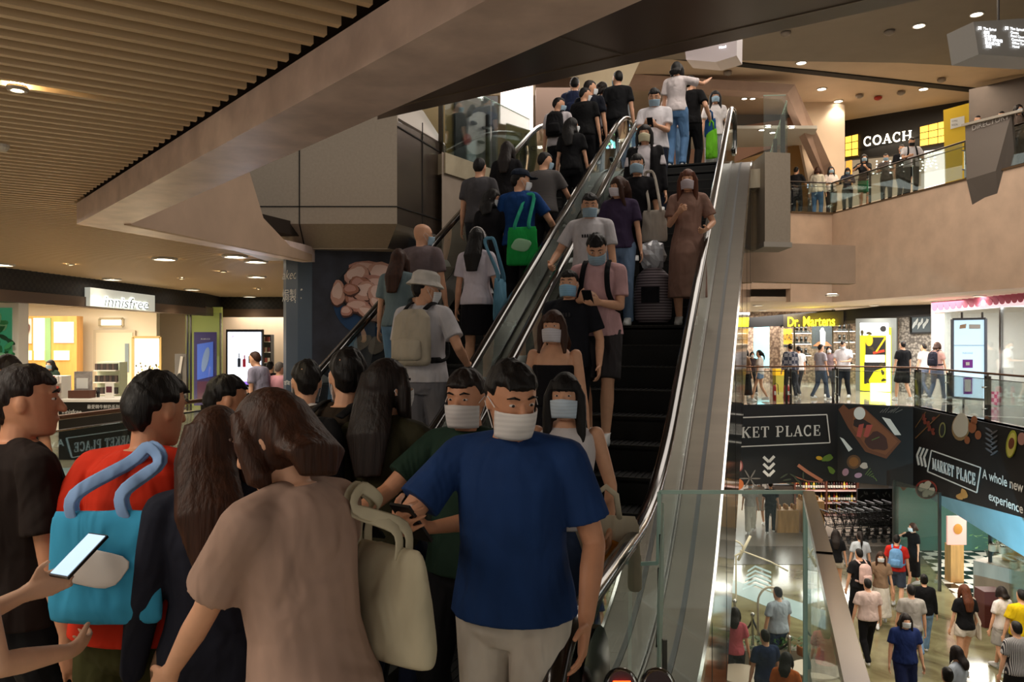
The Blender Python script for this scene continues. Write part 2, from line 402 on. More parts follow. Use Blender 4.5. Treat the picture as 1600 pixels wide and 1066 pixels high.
    for sg, ft in zip((-1, 1), feet):
        Hj = Vector((sg*hipx, 0, .90*k)); an = Vector((ft[0], ft[1]-.02*k, ft[2]+.085*k))
        kn, an2 = ik(Hj, an, .43*k, .41*k, (sg*.1, 1, .2)); LG.append((sg, Hj, kn, an2))
        mb.caps(Hj, Hj.lerp(kn, .5), .086*k*wide, .070*k*wide, n); mb.caps(Hj.lerp(kn, .5), kn, .070*k*wide, .053*k, n)
        mb.caps(kn, kn.lerp(an2, .35), .052*k, .056*k, n); mb.caps(kn.lerp(an2, .35), an2, .056*k, .034*k, n)
        mb.caps(an2, an2+Vector((0, .11*k, -.045*k)), .036*k, .028*k, n)
    body = mb.build('body', SK, root); remesh(body, vox)
    def clo(name, mb, m, v=None, it=4):
        o = mb.build(name, m, root); remesh(o, v or vox*1.25, it); return o
    # --- shoes
    for (sg, Hj, kn, an) in LG:
        s = MB(); a = an+Vector((0, 0, -.085*k))
        s.loft([(a+Vector((0, .07*k, .004)), .041*k, .128*k, None), (a+Vector((0, .07*k, .03*k)), .044*k, .132*k, None), (a+Vector((0, .06*k, .055*k)), .040*k, .11*k, None), (a+Vector((0, .03*k, .085*k)), .042*k, .065*k, None), (a+Vector((0, .0, .10*k)), .041*k, .05*k, None)], 12)
        s.build('shoe', mat('shoe_'+shoes.strip('#'), shoes, .55), root, smooth=True)
    # --- bottom garment
    kind, bc = bottom[0], bottom[1]; bm_ = fabric(bc, *(bottom[2:] if len(bottom) > 2 else ()))
    b = MB()
    if kind in ('trousers', 'shorts', 'wide', 'hotpants'):
        b.loft([(T((0, -.004*k, 1.02*k)), .158*k*wt, .118*k*wide, ML), (T((0, -.006*k, .97*k)), .168*k*wt, .124*k*wide, ML), (T((0, -.008*k, .9*k)), .182*k*wt, .132*k*wide, ML), (Vector((0, 0, .83*k)), .172*k*wt, .125*k*wide, None), (Vector((0, 0, .78*k)), .12*k*wt, .10*k*wide, None)], 18)
        for (sg, Hj, kn, an) in LG:
            if kind == 'trousers':
                for p, q, r1, r2 in ((Hj, kn, .103, .073), (kn, an+Vector((0, 0, .0)), .073, .058)): b.caps(p, q, r1*k*wide, r2*k, n)
                b.tube([an.lerp(kn, .1), an+(an-kn).normalized()*.035*k], .062*k, 12)
            elif kind == 'wide':
                b.caps(Hj, kn, .105*k, .10*k, n); b.tube([kn.lerp(Hj, .05), an+(an-kn).normalized()*.02], [.098*k, .105*k], 14)
            elif kind == 'shorts':
                e = kn.lerp(Hj, .08); b.caps(Hj, Hj.lerp(e, .4), .106*k*wide, .104*k*wide, n); b.tube([Hj, Hj.lerp(e, .5), e], [.105*k*wide, .104*k, .104*k], 14)
            else:
                e = kn.lerp(Hj, .62); b.tube([Hj, e], [.108*k, .112*k], 14); b.caps(Hj, Hj.lerp(e, .3), .106*k, .106*k, n)
        clo({'trousers': 'trousers', 'wide': 'trousers', 'shorts': 'shorts', 'hotpants': 'shorts'}[kind], b, bm_)
    elif kind in ('skirt', 'longskirt'):
        lo = .55 if kind == 'skirt' else .22; kc = (LG[0][2]+LG[1][2])/2; flare = .19 if kind == 'skirt' else .24
        b.loft([(T((0, 0, 1.03*k)), .145*k*wt, .108*k, ML), (T((0, 0, .93*k)), .178*k, .135*k, ML), (Vector((0, kc.y*.3, .78*k)), .19*k, .155*k, None), (Vector((0, kc.y*.5, lo*k)), flare*k, flare*.92*k, None)], 24)
        clo('skirt', b, bm_)
    # --- top garment
    tk, tcol = top[0], top[1]; tm = fabric(tcol, *(top[2:] if len(top) > 2 else ()))
    t = MB(); e = .016*k
    hem = {'tee': .875, 'long': .87, 'tank': .9, 'tube': 1.02, 'dress': .60, 'longdress': .30, 'crop': 1.02, 'open': .80}.get(tk, .86)
    rr = []
    if tk in ('dress', 'longdress'):
        kc = (LG[0][2]+LG[1][2])/2
        rr += [(Vector((0, kc.y*.5, hem*k)), .215*k, .19*k, None), (Vector((0, kc.y*.3, .78*k)), .20*k, .165*k, None)]
    elif hem < 1: rr += [(T((0, 0, hem*k)), .202*k*wt, .156*k*wide, ML)]
    base = [(.95, .192, .147, -.006), (1.02, .178 if not fem else .168, .134, 0), (1.10, .168 if not fem else .152, .125, .002), (1.20, .170 if not fem else .160, .130, .004), (1.30, .176, .130, -.002), (1.385, .172, .110, -.01)]
    rr += [(T((0, yy*k, zz*k)), a*k*wt, c*k*wide, ML) for zz, a, c, yy in base if zz > hem+.02 or (hem >= 1 and zz >= 1.0)]
    if tk == 'tube': rr = rr[:-1]+[(T((0, 0, 1.315*k)), .166*k*wt, .12*k*wide, ML)]
    elif tk == 'tank': rr += [(T((0, -.012*k, 1.425*k)), .105*k*wt, .072*k*wide, ML)]
    else: rr += [(T((0, -.012*k, 1.43*k)), .130*k*wt, .082*k*wide, ML), (T((0, -.012*k, 1.452*k)), .078*k, .070*k, ML)]
    t.loft(rr, 20)
    for (sg, S, el, wr, cu) in AR:
        if tk in ('tee', 'crop', 'dress', 'longdress'):
            t.caps(S+Vector((-sg*.006*k, 0, -.003*k)), S.lerp(el, .3), .066*k, .066*k, n); t.tube([S.lerp(el, .2), S.lerp(el, .72)], [.064*k, .072*k*wide], 14)
        elif tk in ('long', 'open'):
            t.caps(S+Vector((-sg*.006*k, 0, -.003*k)), el, .066*k, .055*k, n); t.caps(el, wr.lerp(el, .1), .054*k, .038*k, n)
    if tk not in ('tube', 'tank'):
        for sg, S, el, wr, cu in AR: t.caps(T((sg*.05*k, -.015*k, 1.425*k)), S+Vector((-sg*.01*k, 0, .005*k)), .048*k, .060*k, n)
    nm = {'dress': 'dress', 'longdress': 'dress', 'tank': 'tank_top', 'tube': 'tube_top', 'long': 'jacket' if 'jacket' in extra else 'long_sleeved_shirt', 'open': 'jacket'}.get(tk, 'shirt')
    shirt = clo(nm, t, tm)
    # --- hair
    hk, hcol = hair; hm = mat('hair_'+hcol, HAIR[hcol], .55, kind='hair', amt=.35, bump=.35, spec=.3)
    if hk != 'bald':
        h = MB(); R = (.0845*k, .110*k, .121*k)
        def fn(d):
            # face opening: lower where the face looks out (+y)
            front = d.y; zc = d.z
            lim = .42 if hk in ('short', 'buzz') else .30
            low = -.25 if hk in ('short', 'buzz') else -.9
            if front > .30 and zc < lim+(.30-front)*.2: return .80
            if zc < low and front > -.55 and hk in ('short', 'buzz'): return .80
            if hk in ('short', 'buzz') and zc < .05 and abs(d.x) > .75 and front > -.35: return .84
            return 1.0+(.05*math.sin(d.x*23+d.z*17) if hk == 'short' else 0)
        h.ell(Hd((0, -.004, .010)), R, 24 if lod < 2 else 14, MH, fn)
        if hk in ('short',) and not cap:                                     # fringe
            for i in range(5 if lod < 2 else 3):
                a = (i-(2 if lod < 2 else 1))*(.026 if lod < 2 else .04); h.caps(Hd((a*.7, .056, .084)), Hd((a*.8+.004, .088, .060)), .018*k, .007*k, 6)
        if hk in ('long', 'mid', 'bob'):
            L = {'long': -.36, 'mid': -.22, 'bob': -.115}[hk]
            pts = [Hd((0, -.045, .06)), Hd((0, -.066, -.04))]
            bk = T((0, -.155*k if L < -.2 else -.10*k, (1.585+L)*k)); pts += [pts[-1].lerp(bk, .5)+ML@Vector((0, -.028*k, .01)), bk]
            h.tube(pts, [(.078*k, .05*k), (.092*k, .055*k), (.098*k if L > -.3 else .105*k, .042*k), (.062*k, .022*k)], 12, up=ML@Vector((0, 1, 0)))
            for sg in (-1, 1):
                p = [Hd((sg*.052, .042, .085)), Hd((sg*.083, .032, .0)), Hd((sg*.084, .030, -.09))]
                if L < -.2: p += [T((sg*.098*k, .075*k, (1.585+L*.85)*k))]
                else: p += [Hd((sg*.075, .02, -.12))]
                h.tube(p, [.020*k, .030*k, .034*k, .014*k], 8)
        if hk in ('bun', 'pony'):
            if hk == 'bun': h.ell(Hd((0, -.085, .075)), (.045*k, .045*k, .042*k), 12, MH)
            else: h.tube([Hd((0, -.085, .04)), Hd((0, -.135, .01)), T((0, -.15*k, 1.46*k)), T((0, -.14*k, 1.28*k))], [.024*k, .034*k, .036*k, .010*k], 8)
        ho = h.build('hair', hm, root); remesh(ho, max(vox*1.2, .007), 2)
    # --- face
    if lod <= 1:
        for sg in (-1, 1):
            ey = MB(); ey.use(mat('eye_white', '#d8d2cc', .3)).ell(Hd((sg*.031, .085, .008)), (.012*k, .007*k, .0048*k), 10, MH)
            ey.use(mat('iris', '#140c08', .2)).ell(Hd((sg*.031, .0905, .008)), (.0056*k, .0036*k, .0046*k), 8, MH); ey.build('eye', None, root, smooth=True)
        if lod == 0 or hk != 'none':
            eb = MB()
            for sg in (-1, 1): eb.tube([Hd((sg*.014, .098, .030)), Hd((sg*.032, .097, .037)), Hd((sg*.052, .084, .030))], [.003*k, .0045*k, .002*k], 6)
            eb.build('eyebrows', hm, root)
    if glasses:
        g = MB()
        for sg in (-1, 1): g.tube([Hd((sg*.033+.022*math.cos(a*.5236), .108, .006+.018*math.sin(a*.5236))) for a in range(12)], .0022*k, 5, closed=True); g.tube([Hd((sg*.055, .105, .01)), Hd((sg*.078, .0, .008))], .002*k, 5)
        g.tube([Hd((-.011, .110, .008)), Hd((.011, .110, .008))], .002*k, 5); g.build('glasses', mat('glasses_frame', '#15110f', .3), root)
    if mask:
        mk = MB(); rows = []; NU, NV = 12, 8
        for v in range(NV+1):
            zz = -.010-.098*v/NV
            for u in range(NU+1):
                a = math.radians(-72+144*u/NU); bulge = 1+.13*math.cos(a)*math.sin(math.pi*min(1, (v+2.6)/(NV+2.6)))+(.07*max(0, math.cos(a*2.2)) if v < 5 else .02)
                f = 1-.10*(v/NV)**2
                rows.append(Hd((math.sin(a)*.077*f, .012+math.cos(a)*.099*bulge*f, zz+.004*math.cos(a*2)-(.006 if v == 0 else 0)*abs(a))))
        W = NU+1; fs = [(v*W+u, v*W+u+1, (v+1)*W+u+1, (v+1)*W+u) for v in range(NV) for u in range(NU)]
        mk.add(rows, fs); mo = mk.build('face_mask', mat('mask_'+mask.strip('#'), mask, .8, kind='stripe', scale=18, amt=.05), root, smooth=True)
        so = mo.modifiers.new('t', 'SOLIDIFY'); so.thickness = .003; so.offset = 1
        if lod <= 1:
            for sg in (-1, 1): mo2 = MB(); mo2.tube([Hd((sg*.074, .045, -.01)), Hd((sg*.082, .0, .012)), Hd((sg*.083, -.018, -.01)), Hd((sg*.074, .04, -.08))], .0016*k, 5); mo2.build('ear_loop', mat('ear_loop', '#e0e0e0', .7), root)
    if cap:
        c = MB(); cm = fabric(cap[1])
        if cap[0] == 'bucket':
            c.loft([(Hd((0, -.006, .015)), .135*k, .155*k, MH), (Hd((0, -.006, .035)), .118*k, .138*k, MH), (Hd((0, -.006, .055)), .094*k, .116*k, MH), (Hd((0, -.006, .11)), .088*k, .108*k, MH), (Hd((0, -.006, .135)), .06*k, .075*k, MH), (Hd((0, -.006, .14)), .01*k, .012*k, MH)], 20)
        elif cap[0] == 'cap':
            c.loft([(Hd((0, -.006, .045)), .090*k, .112*k, MH), (Hd((0, -.006, .09)), .085*k, .105*k, MH), (Hd((0, -.006, .12)), .06*k, .075*k, MH), (Hd((0, -.006, .135)), .01*k, .012*k, MH)], 20)
            c.ell(Hd((0, .13, .045)), (.075*k, .075*k, .008*k), 14, MH)
        else:
            c.tube([Hd((math.cos(a)*.09, -.01+.03*0, .0)) + MH@Vector((0, 0, math.sin(a)*.125*k)) for a in [math.pi*i/10 for i in range(11)]], .014*k, 8)
        o = c.build({'bucket': 'bucket_hat', 'cap': 'cap', 'band': 'headband'}[cap[0]], cm, root); remesh(o, max(.006, vox), 2)
    # --- motif on the chest
    for ex in extra:
        if ex == 'chest_print':
            c = MB()
            for i in range(4): c.slab([T((.03+i*.025-.07, .142, 1.24)), T((.045+i*.025-.07, .142, 1.24)), T((.045+i*.025-.07, .142, 1.27)), T((.03+i*.025-.07, .142, 1.27))], (0, 1, 0), .004)
            c.build('chest_print', mat('print_dark', '#26262c', .8), root)
    def W(v):
        return Matrix.Translation((x, y, z)) @ Matrix.Rotation(math.radians(yaw), 4, 'Z') @ Vector(v)
    info = dict(root=root, T=T, Hd=Hd, AR=AR, LG=LG, W=W, k=k, MH=MH, ML=ML, yaw=math.radians(yaw))
    return info
# ---- things people carry: each a thing of its own, placed in the figure's frame
def smooth_pts(P, n=5):
    P = [Vector(p) for p in P]; out = []
    for i in range(len(P)-1):
        p0, p1, p2, p3 = P[max(i-1, 0)], P[i], P[i+1], P[min(i+2, len(P)-1)]
        for j in range(n):
            t = j/n; out.append(.5*((2*p1)+(p2-p0)*t+(2*p0-5*p1+4*p2-p3)*t*t+(3*p1-p0-3*p2+p3)*t**3))
    return out+[P[-1]]
def carried(info, name, label, cat, group=None):
    return thing(name, label, cat, info['root'].location, info['yaw'], group)
def backpack(info, col, label, front=False, size=1.0, group=None, straps=None):
    r = carried(info, 'backpack', label, 'backpack', group); k = info['k']; T = info['T']; ML = info['ML']; s = -1 if not front else 1
    b = MB(); c = lambda zz, yy: T((0, s*yy*k, zz*k))
    b.loft([(c(1.0, .21), .125*k*size, .055*k, ML), (c(1.03, .22), .150*k*size, .085*k, ML), (c(1.2, .22), .150*k*size, .088*k, ML), (c(1.36, .20), .135*k*size, .07*k, ML), (c(1.42, .18), .08*k*size, .035*k, ML)], 16)
    o = b.build('bag_body', fabric(col), r); remesh(o, .014, 4)
    b = MB(); b.loft([(c(1.04, .29), .10*k*size, .03*k, ML), (c(1.07, .295), .115*k*size, .045*k, ML), (c(1.18, .295), .11*k*size, .04*k, ML), (c(1.21, .28), .08*k*size, .02*k, ML)], 14)
    o = b.build('pocket', fabric(col), r); remesh(o, .014, 3)
    for sg in (-1, 1):
        b = MB(); pp = smooth_pts([T((sg*.08*k, s*.15*k, 1.42*k)), T((sg*.095*k, 0, 1.472*k)), T((sg*.10*k, -s*.125*k, 1.36*k)), T((sg*.12*k, -s*.15*k, 1.2*k)), T((sg*.175*k, -s*.03*k, 1.06*k)), T((sg*.13*k, s*.16*k, 1.04*k))]); b.tube(pp, [(.022*k, .006*k)]*len(pp), 8, up=(0, 1, 0))
        b.build('strap', fabric(straps or col), r, smooth=True)
    return r
def tote(info, col, label, top_pt, w=.36, h=.36, d=.07, strap_to=None, yaw=0, tilt=0, group=None, name='tote_bag', patch=None, cat='bag', strapcol=None, sr=.014):
    """top_pt: middle of the bag's mouth in the figure's frame"""
    r = carried(info, name, label, cat, group); p = Vector(top_pt); M = rot_z(math.radians(yaw)) @ Matrix.Rotation(math.radians(tilt), 3, 'Y')
    b = MB(); q = lambda xx, yy, zz: p+M@Vector((xx, yy, zz))
    rings = []
    for t, ww, dd in ((0, .46, .2), (.1, .49, .5), (.5, .52, .9), (.85, .54, 1.), (.97, .53, .8), (1, .48, .4)): rings.append((q(0, 0, -h*t), w*ww, d*dd*.55, M))
    o = MB().loft(rings, 16).build('bag_body', fabric(col), r); remesh(o, .011, 3)
    for sg in (-1, 1):
        b = MB(); yy = sg*d*.12
        if strap_to is not None:
            s = Vector(strap_to); pp = smooth_pts([q(-w*.25, yy, -.03), q(-w*.22, yy, .05), s+Vector((-.05, sg*.012-.02, -.03)), s+Vector((0, sg*.012, .015)), s+Vector((.05, sg*.012-.02, -.03)), q(w*.22, yy, .05), q(w*.25, yy, -.03)]); b.tube(pp, [(sr, .004)]*len(pp), 8, up=(0, 1, 0))
        else: b.tube([q(-w*.2, yy, -.02), q(-w*.15, yy, .10), q(0, yy, .14), q(w*.15, yy, .10), q(w*.2, yy, -.02)], [(sr, .004)]*5, 8, up=(0, 1, 0))
        b.build('strap', fabric(strapcol or col), r, smooth=True)
    if patch:
        c = MB(); side = patch[1]
        c.ell(q(0, side*d*.50, -h*.48), (w*.33, .008, h*.17), 20, M, lambda dd: 1+.08*math.sin(4*math.atan2(dd.z, dd.x)))
        c.build('printed_patch', mat('bag_patch_'+patch[0][1:], patch[0], .8), r, smooth=True)
    return r
def phone(info, pt, label, yaw=0, pitch=40, group=None):
    r = carried(info, 'phone', label, 'phone', group); M = rot_z(math.radians(yaw))@Matrix.Rotation(math.radians(pitch), 3, 'X'); p = Vector(pt)
    MB().box(p, (.076, .155, .009), M=M).build('case', mat('phone_case', '#1c1c20', .3), r)
    MB().box(p+M@Vector((0, 0, .0055)), (.068, .145, .002), M=M).build('screen', emis('phone_screen', hexc('#9fb6c8'), 1.2), r)
    return r
# ================================================================ the place: floors, ceilings, walls
plaster = mat('beige_plaster', '#c4a78f', .62, kind='stone', scale=2.2, amt=.09, bump=.25)
beam_m = mat('beam_plaster', '#f0d8d0', .36, kind='stone', scale=4.5, amt=.16, bump=.3)
slat_m = mat('slat_metal', '#dcc19a', .45, spec=.5); void_m = mat('ceiling_void', '#2c2118', .95)
dark_m = mat('bronze_panel', '#7a6c64', .30, metal=.45, kind='brushed', scale=5, amt=.08)
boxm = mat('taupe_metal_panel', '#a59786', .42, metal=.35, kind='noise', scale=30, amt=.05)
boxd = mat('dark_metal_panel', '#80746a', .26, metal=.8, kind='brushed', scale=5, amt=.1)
steel = mat('brushed_steel', '#49433b', .36, metal=1, kind='brushed', scale=6, amt=.08)
steel_d = mat('dark_steel', '#56524e', .3, metal=1)
mirror = mat('mirror_steel', '#a9a6a2', .07, metal=1)
chrome = mat('chrome', '#c0bebb', .12, metal=1)
blackm = mat('black_metal', '#0c0b0b', .5); black_g = mat('black_gloss', '#0b0a0a', .12)
seam = mat('dark_seam', '#1c1815', .8)
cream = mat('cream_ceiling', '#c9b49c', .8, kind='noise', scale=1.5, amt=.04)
cream_dim = mat('dim_cream_ceiling', '#8d8377', .8, kind='noise', scale=1.5, amt=.04)  # cream ceiling where less light falls, the dimness put into the colour
tile_m = mat('mid_floor_stone', '#b3a78f', .12, kind='marble', scale=.9, amt=.18, spec=.6)
marble = mat('green_marble', '#5c5339', .10, kind='marble', scale=.8, amt=.5, col2='#8f8a68', spec=.7)
band_m = mat('grey_stone_band', '#5d564d', .22, kind='stone', scale=3, amt=.12)
glass = glass_mat('clear_glass'); glass_edge = mat('glass_edge', '#9fb5a6', .25, emit='#7f9a8c', es=.08)
white_m = mat('white_paint', '#e9e4da', .7); wood = mat('pale_wood', '#b98d55', .55, kind='wood', scale=9, amt=.2)
# --- middle level floor (we stand on it)
le = lambda s: E(s, -4.05)
pts = [(-14, -4), (.25, -4), (.42, .7), (.76, 1.75), (1.47, 3.98), (.55, 3.98)]
pts += [tuple(E(3.9, -.35)[:2]), tuple(E(3.9, -4.05)[:2]), (-1.6, 9.5), (-3.2, 12.6), (-4.4, 20), (-1, 28), (-14, 28)]
m = MB().prism(pts, -.32, 0); struct('floor', m, tile_m)
# --- lower level floor
struct('floor', MB().box((8, 14, -4.6), (40, 50, .2)), marble)
m = MB()
for (a, b) in (((-4, 22.6), (24, 24.6)), ((9.0, 12.6), (15, 14.4))): m.prism([(a[0], a[1]), (b[0], a[1]), (b[0], b[1]), (a[0], b[1])], -4.499, -4.492)
struct('trim_1', m, band_m)
struct('floor', MB().prism([(-4, 24.6), (24, 24.6), (24, 38), (-4, 38)], -4.499, -4.488), mat('market_floor', '#8d8378', .25, kind='stone', scale=2, amt=.06))
struct('floor', MB().prism([tuple(Zp(x, y, -4.5)[:2]) for x, y in ((1434, 862), (1506, 950), (1560, 955), (1540, 862))], -4.499, -4.48), mat('checker_tiles', '#0d0d0d', .15, kind='check', scale=2.6, col2='#e2ddd2'))
# --- middle level floor across the void, with the banner fascia below its edge
EDGE = [(-5, 21.2), (6.57, 22.8), (9.6, 23.5), (11.27, 22.3), (10.6, 16.4), (9.9, 10.5)]
struct('floor', MB().prism(EDGE+[(18, 10.5), (18, 40), (-5, 40)], -.3, 0), mat('gallery_floor', '#a79f93', .08, kind='marble', scale=.7, amt=.08, spec=.7))
struct('ceiling', MB().prism([(-5, 21.6), (6.5, 23.1), (9.6, 23.8), (11.5, 22.4), (10.8, 16.4), (10.1, 10.5), (18, 10.5), (18, 40), (-5, 40)], -1.95, -1.75), mat('lower_ceiling', '#6b655c', .8))
# --- ceiling over the gallery across the void = underside of the upper floor
UP = [(7.4, 25.9), (9.03, 25.8), (10.48, 26.07), (12.1, 18.8), (13.6, 12.0)]
struct('ceiling', MB().prism([(2, 25), (7.4, 25.95), (10.6, 26.2), (12.2, 18.9), (13.7, 12), (20, 12), (20, 42), (2, 42)], 3.15, 3.3), cream)
struct('floor', MB().prism([(2, 26.4), (7.4, 26.2), (10.6, 26.3), (12.3, 18.9), (13.8, 12), (20, 12), (20, 42), (2, 42)], 5.75, 5.95), tile_m)
m = MB()
for a, b in zip(UP[1:], UP[2:]):
    a = Vector((*a, 0)); b = Vector((*b, 0)); d = (b-a).normalized(); nn = Vector((d.y, -d.x, 0)); nn = nn if nn.y < 0 or nn.x < 0 else -nn
    m.prism([a[:2], b[:2], (b-nn*.3)[:2], (a-nn*.3)[:2]], 3.12, 6.0)
struct('wall_right', m, plaster)
struct('wall_right', MB().prism([(7.0, 26.0), (9.03, 25.82), (9.03, 26.2), (7.0, 26.4)], 3.55, 5.2), plaster)
struct('trim_2', MB().prism([(9.03, 25.74), (10.5, 26.0), (12.06, 18.8), (13.5, 12.0), (13.6, 12.02), (12.2, 18.9), (10.6, 26.15), (9.03, 25.9)], 6.0, 6.05), mat('bronze_trim', '#6b543c', .4, metal=.6))
# --- upper ceiling
struct('ceiling', MB().prism([(-4, 21.6), (20, 23.6), (20, 44), (-4, 44)], 10.1, 10.3), cream)
struct('ceiling', MB().prism([(-6, 5.0), (22, 5.0), (22, 24.1), (11, 22.6), (-4, 22.0)], 9.75, 9.95), cream_dim)
struct('trim_3', MB().prism([(4.6, 22.9), (17.4, 26.6), (17.4, 26.95), (4.6, 23.2)], 10.06, 10.1), seam)
# --- walls closing the far side
struct('wall_back', MB().box((6, 40, 3), (40, .3, 16)), mat('far_wall', '#a79a8a', .8))
struct('wall_side', MB().box((20.5, 20, 3), (.3, 44, 16)), mat('far_wall2', '#8d8071', .8))
struct('wall_left', MB().box((-14, 12, 0), (.3, 40, 9.5)), mat('far_wall3', '#8d8071', .8))
# --- slatted ceiling of our level and the plaster lip round the opening
B0 = Vector((.63, -.775)); P1 = Vector((-4.1, 7.5)); dE = Vector((.631, -.775))
edge = [P1+dE*13, P1, Vector((-2.86, 11.3)), Vector((-2.2, 12.6)), Vector((-1.0, 14.5)), Vector((-1.0, 27.9))]
sd = Vector((.83, .558)); sn = Vector((-.558, .83))
sl = MB()
def cut(p, d, segs):
    best = None
    for a, b in zip(segs, segs[1:]):
        e = b-a; den = d.x*(-e.y)+d.y*e.x
        if abs(den) < 1e-6: continue
        r = a-p; t = (r.x*(-e.y)+r.y*e.x)/den; u = (d.x*r.y-d.y*r.x)/den
        if -1e-6 <= u <= 1+1e-6 and t > 0 and (best is None or t < best): best = t
    return best
i = 0
off = -10.0
while off < 34:
    p = sn*off
    t0 = (-13.8-p.x)/sd.x; st = p+sd*t0
    if st.y > 27.9: off += .13; continue
    q = cut(st, sd, edge)
    tm = (27.9-st.y)/sd.y
    L = min(q if q else 1e9, tm)
    ystart = -1.0
    if st.y < ystart:
        dt = (ystart-st.y)/sd.y; st = st+sd*dt; L -= dt
    if L > .2:
        a = Vector((*(st), 3.195)); b = Vector((*(st+sd*(L-.03)), 3.195))
        sl.bar(a, b, .038, .09)
    off += .13
struct('ceiling', sl, slat_m, label='metal slats of the ceiling')
inner = [(-3.58+.818*9, 7.48-9*1.0), (-3.58, 7.48), (-2.5, 10.9)]
struct('ceiling', MB().prism([(-13.8, -1.2), tuple((P1+dE*11.4+Vector((.12, .1)))), (-3.93, 7.62), (-2.72, 11.3), (-2.2, 12.6), (-1.0, 14.5), (-1, 28), (-13.8, 28)], 3.27, 3.45), void_m)
m = MB()
ob = P1+dE*11.5; ib = Vector((-3.58, 7.48))+dE*11.5
m.prism([tuple(P1), tuple(ob), tuple(ib), (-3.58, 7.48)], 2.95, 3.15); 
m.prism([tuple(P1), (-3.58, 7.48), (-2.79, 10.72), (-2.72, 11.35), (-2.88, 11.3)], 2.95, 3.15)
struct('ceiling', m, beam_m, label='plaster lip round the ceiling opening')
m = MB(); m.prism([tuple(ib), (-3.58, 7.48), (-3.66, 7.4), tuple(ib-Vector((.06, .07)))], 3.15, 4.0)
wl = Wall((-3.58, 7.48), (-2.79, 10.72))
poly = [wl.px(203, 350), wl.px(440, 392.0), wl.px(486, 403), wl.px(486, 398), wl.px(452, 385), wl.px(410, 341), wl.px(386, 262), wl.px(360, 200), wl.px(203, 200)]
poly[0].z = 2.94; poly[1].z = 2.94; poly[2].z = 2.94
poly = [q+wl.N*.015 for q in poly]
m.slab(poly, wl.N, .08)
struct('wall_left', m, plaster, label='plaster wall above the ceiling opening')
# --- bronze soffit of the bridge overhead
S = [(-1.43, 8.45), (2.82, 5.48), (4.2, 4.5), (4.2, -2), (-.2, -2), (-.75, 5.2)]
struct('ceiling', MB().prism(S, 4.2, 4.5), dark_m, label='dark bronze soffit of the bridge overhead')
m = MB()
e0 = Vector((-1.43, 8.45)); e1 = Vector((2.82, 5.48)); dd = (e1-e0).normalized(); nn = Vector((-dd.y, dd.x)); nn = nn if nn.y < 0 else -nn
for o_, w_ in ((.22, .018),): m.prism([tuple(e0+nn*o_), tuple(e1+nn*o_), tuple(e1+nn*(o_+w_)), tuple(e0+nn*(o_+w_))], 4.192, 4.202)
for t in (.58,):
    p = e0.lerp(e1, t); m.prism([tuple(p+nn*.24), tuple(p+dd*.014+nn*.24), tuple(p+dd*(-1.0+.014)+nn*3), tuple(p+dd*-1.0+nn*3)], 4.192, 4.202)
struct('trim_4', m, mat('light_seam', '#8a7f74', .4, metal=.6))
# --- faceted metal box above the column
bw = MB(); A = Vector((-3.9, 10.6, 0)); Bq = Vector((-1.53, 10.6, 0)); Cq = Vector((-.99, 12.0, 0))
front = [Vector((-3.9, 10.6, 3.41)), Vector((-1.53, 10.6, 3.41)), Vector((-1.53, 10.6, 5.4)), Vector((-3.9, 10.6, 5.4))]
right = [Vector((-1.53, 10.6, 3.41)), Vector((-.99, 12.0, 3.41)), Vector((-.99, 12.0, 4.78)), Vector((-1.53, 10.6, 4.78))]
bot = [Vector((-3.9, 11.0, 3.13)), Vector((-1.72, 11.0, 3.13)), Vector((-1.25, 12.1, 3.13))]
bw.slab(front, (0, -1, 0), .1)
bw.slab([bot[0], bot[1], front[1], front[0]], Vector((0, -.6, -.8)), .04)
bw.prism([(-3.9, 11.0), (-1.72, 11.0), (-1.25, 12.1), (-1.2, 12.6), (-3.9, 12.6)], 3.12, 3.2)
t = tag(bw.build('metal_cladding_box', boxm), 'faceted taupe metal cladding box above the poster column', 'wall cladding'); t['kind'] = 'structure'; t.name = 'wall_left'; del t['category']
bw = MB().slab(right, (.933, -.36, 0), .06); bw.slab([bot[1], bot[2], right[1], right[0]], Vector((.6, -.3, -.7)), .04)
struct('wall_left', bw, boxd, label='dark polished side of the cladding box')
sm = MB()
def seamline(a, b, n=(0, -1, 0), wd=.014): sm.bar(Vector(a)+Vector(n)*.004, Vector(b)+Vector(n)*.004, wd, wd)
seamline((-2.83, 10.6, 3.41), (-2.83, 10.6, 5.4)); seamline((-3.9, 10.6, 3.64), (-1.53, 10.6, 3.64))
seamline((-2.83, 10.6, 3.41), (-2.86, 11.0, 3.13), (0, -.6, -.8))
N2 = (.933, -.36, 0); a = Vector((-1.53, 10.6, 3.64)); b = Vector((-.99, 12, 3.64)); seamline(a, b, N2)
seamline(a.lerp(b, .48)+Vector((0, 0, -.23)), a.lerp(b, .48)+Vector((0, 0, 1.3)), N2); seamline(a+Vector((0, 0, 1.07)), b+Vector((0, 0, 1.0)), N2)
struct('trim_5', sm, seam)
# white ceiling wedge right of the box
struct('ceiling', MB().slab([Vector((-1.55, 10.7, 4.86)), Vector((-1.0, 12.0, 4.80)), Vector((-1.35, 12.1, 5.35)), Vector((-1.9, 10.9, 5.4))], Vector((.8, -.5, .3)), .05), mat('pale_panel', '#cfc6bd', .5))
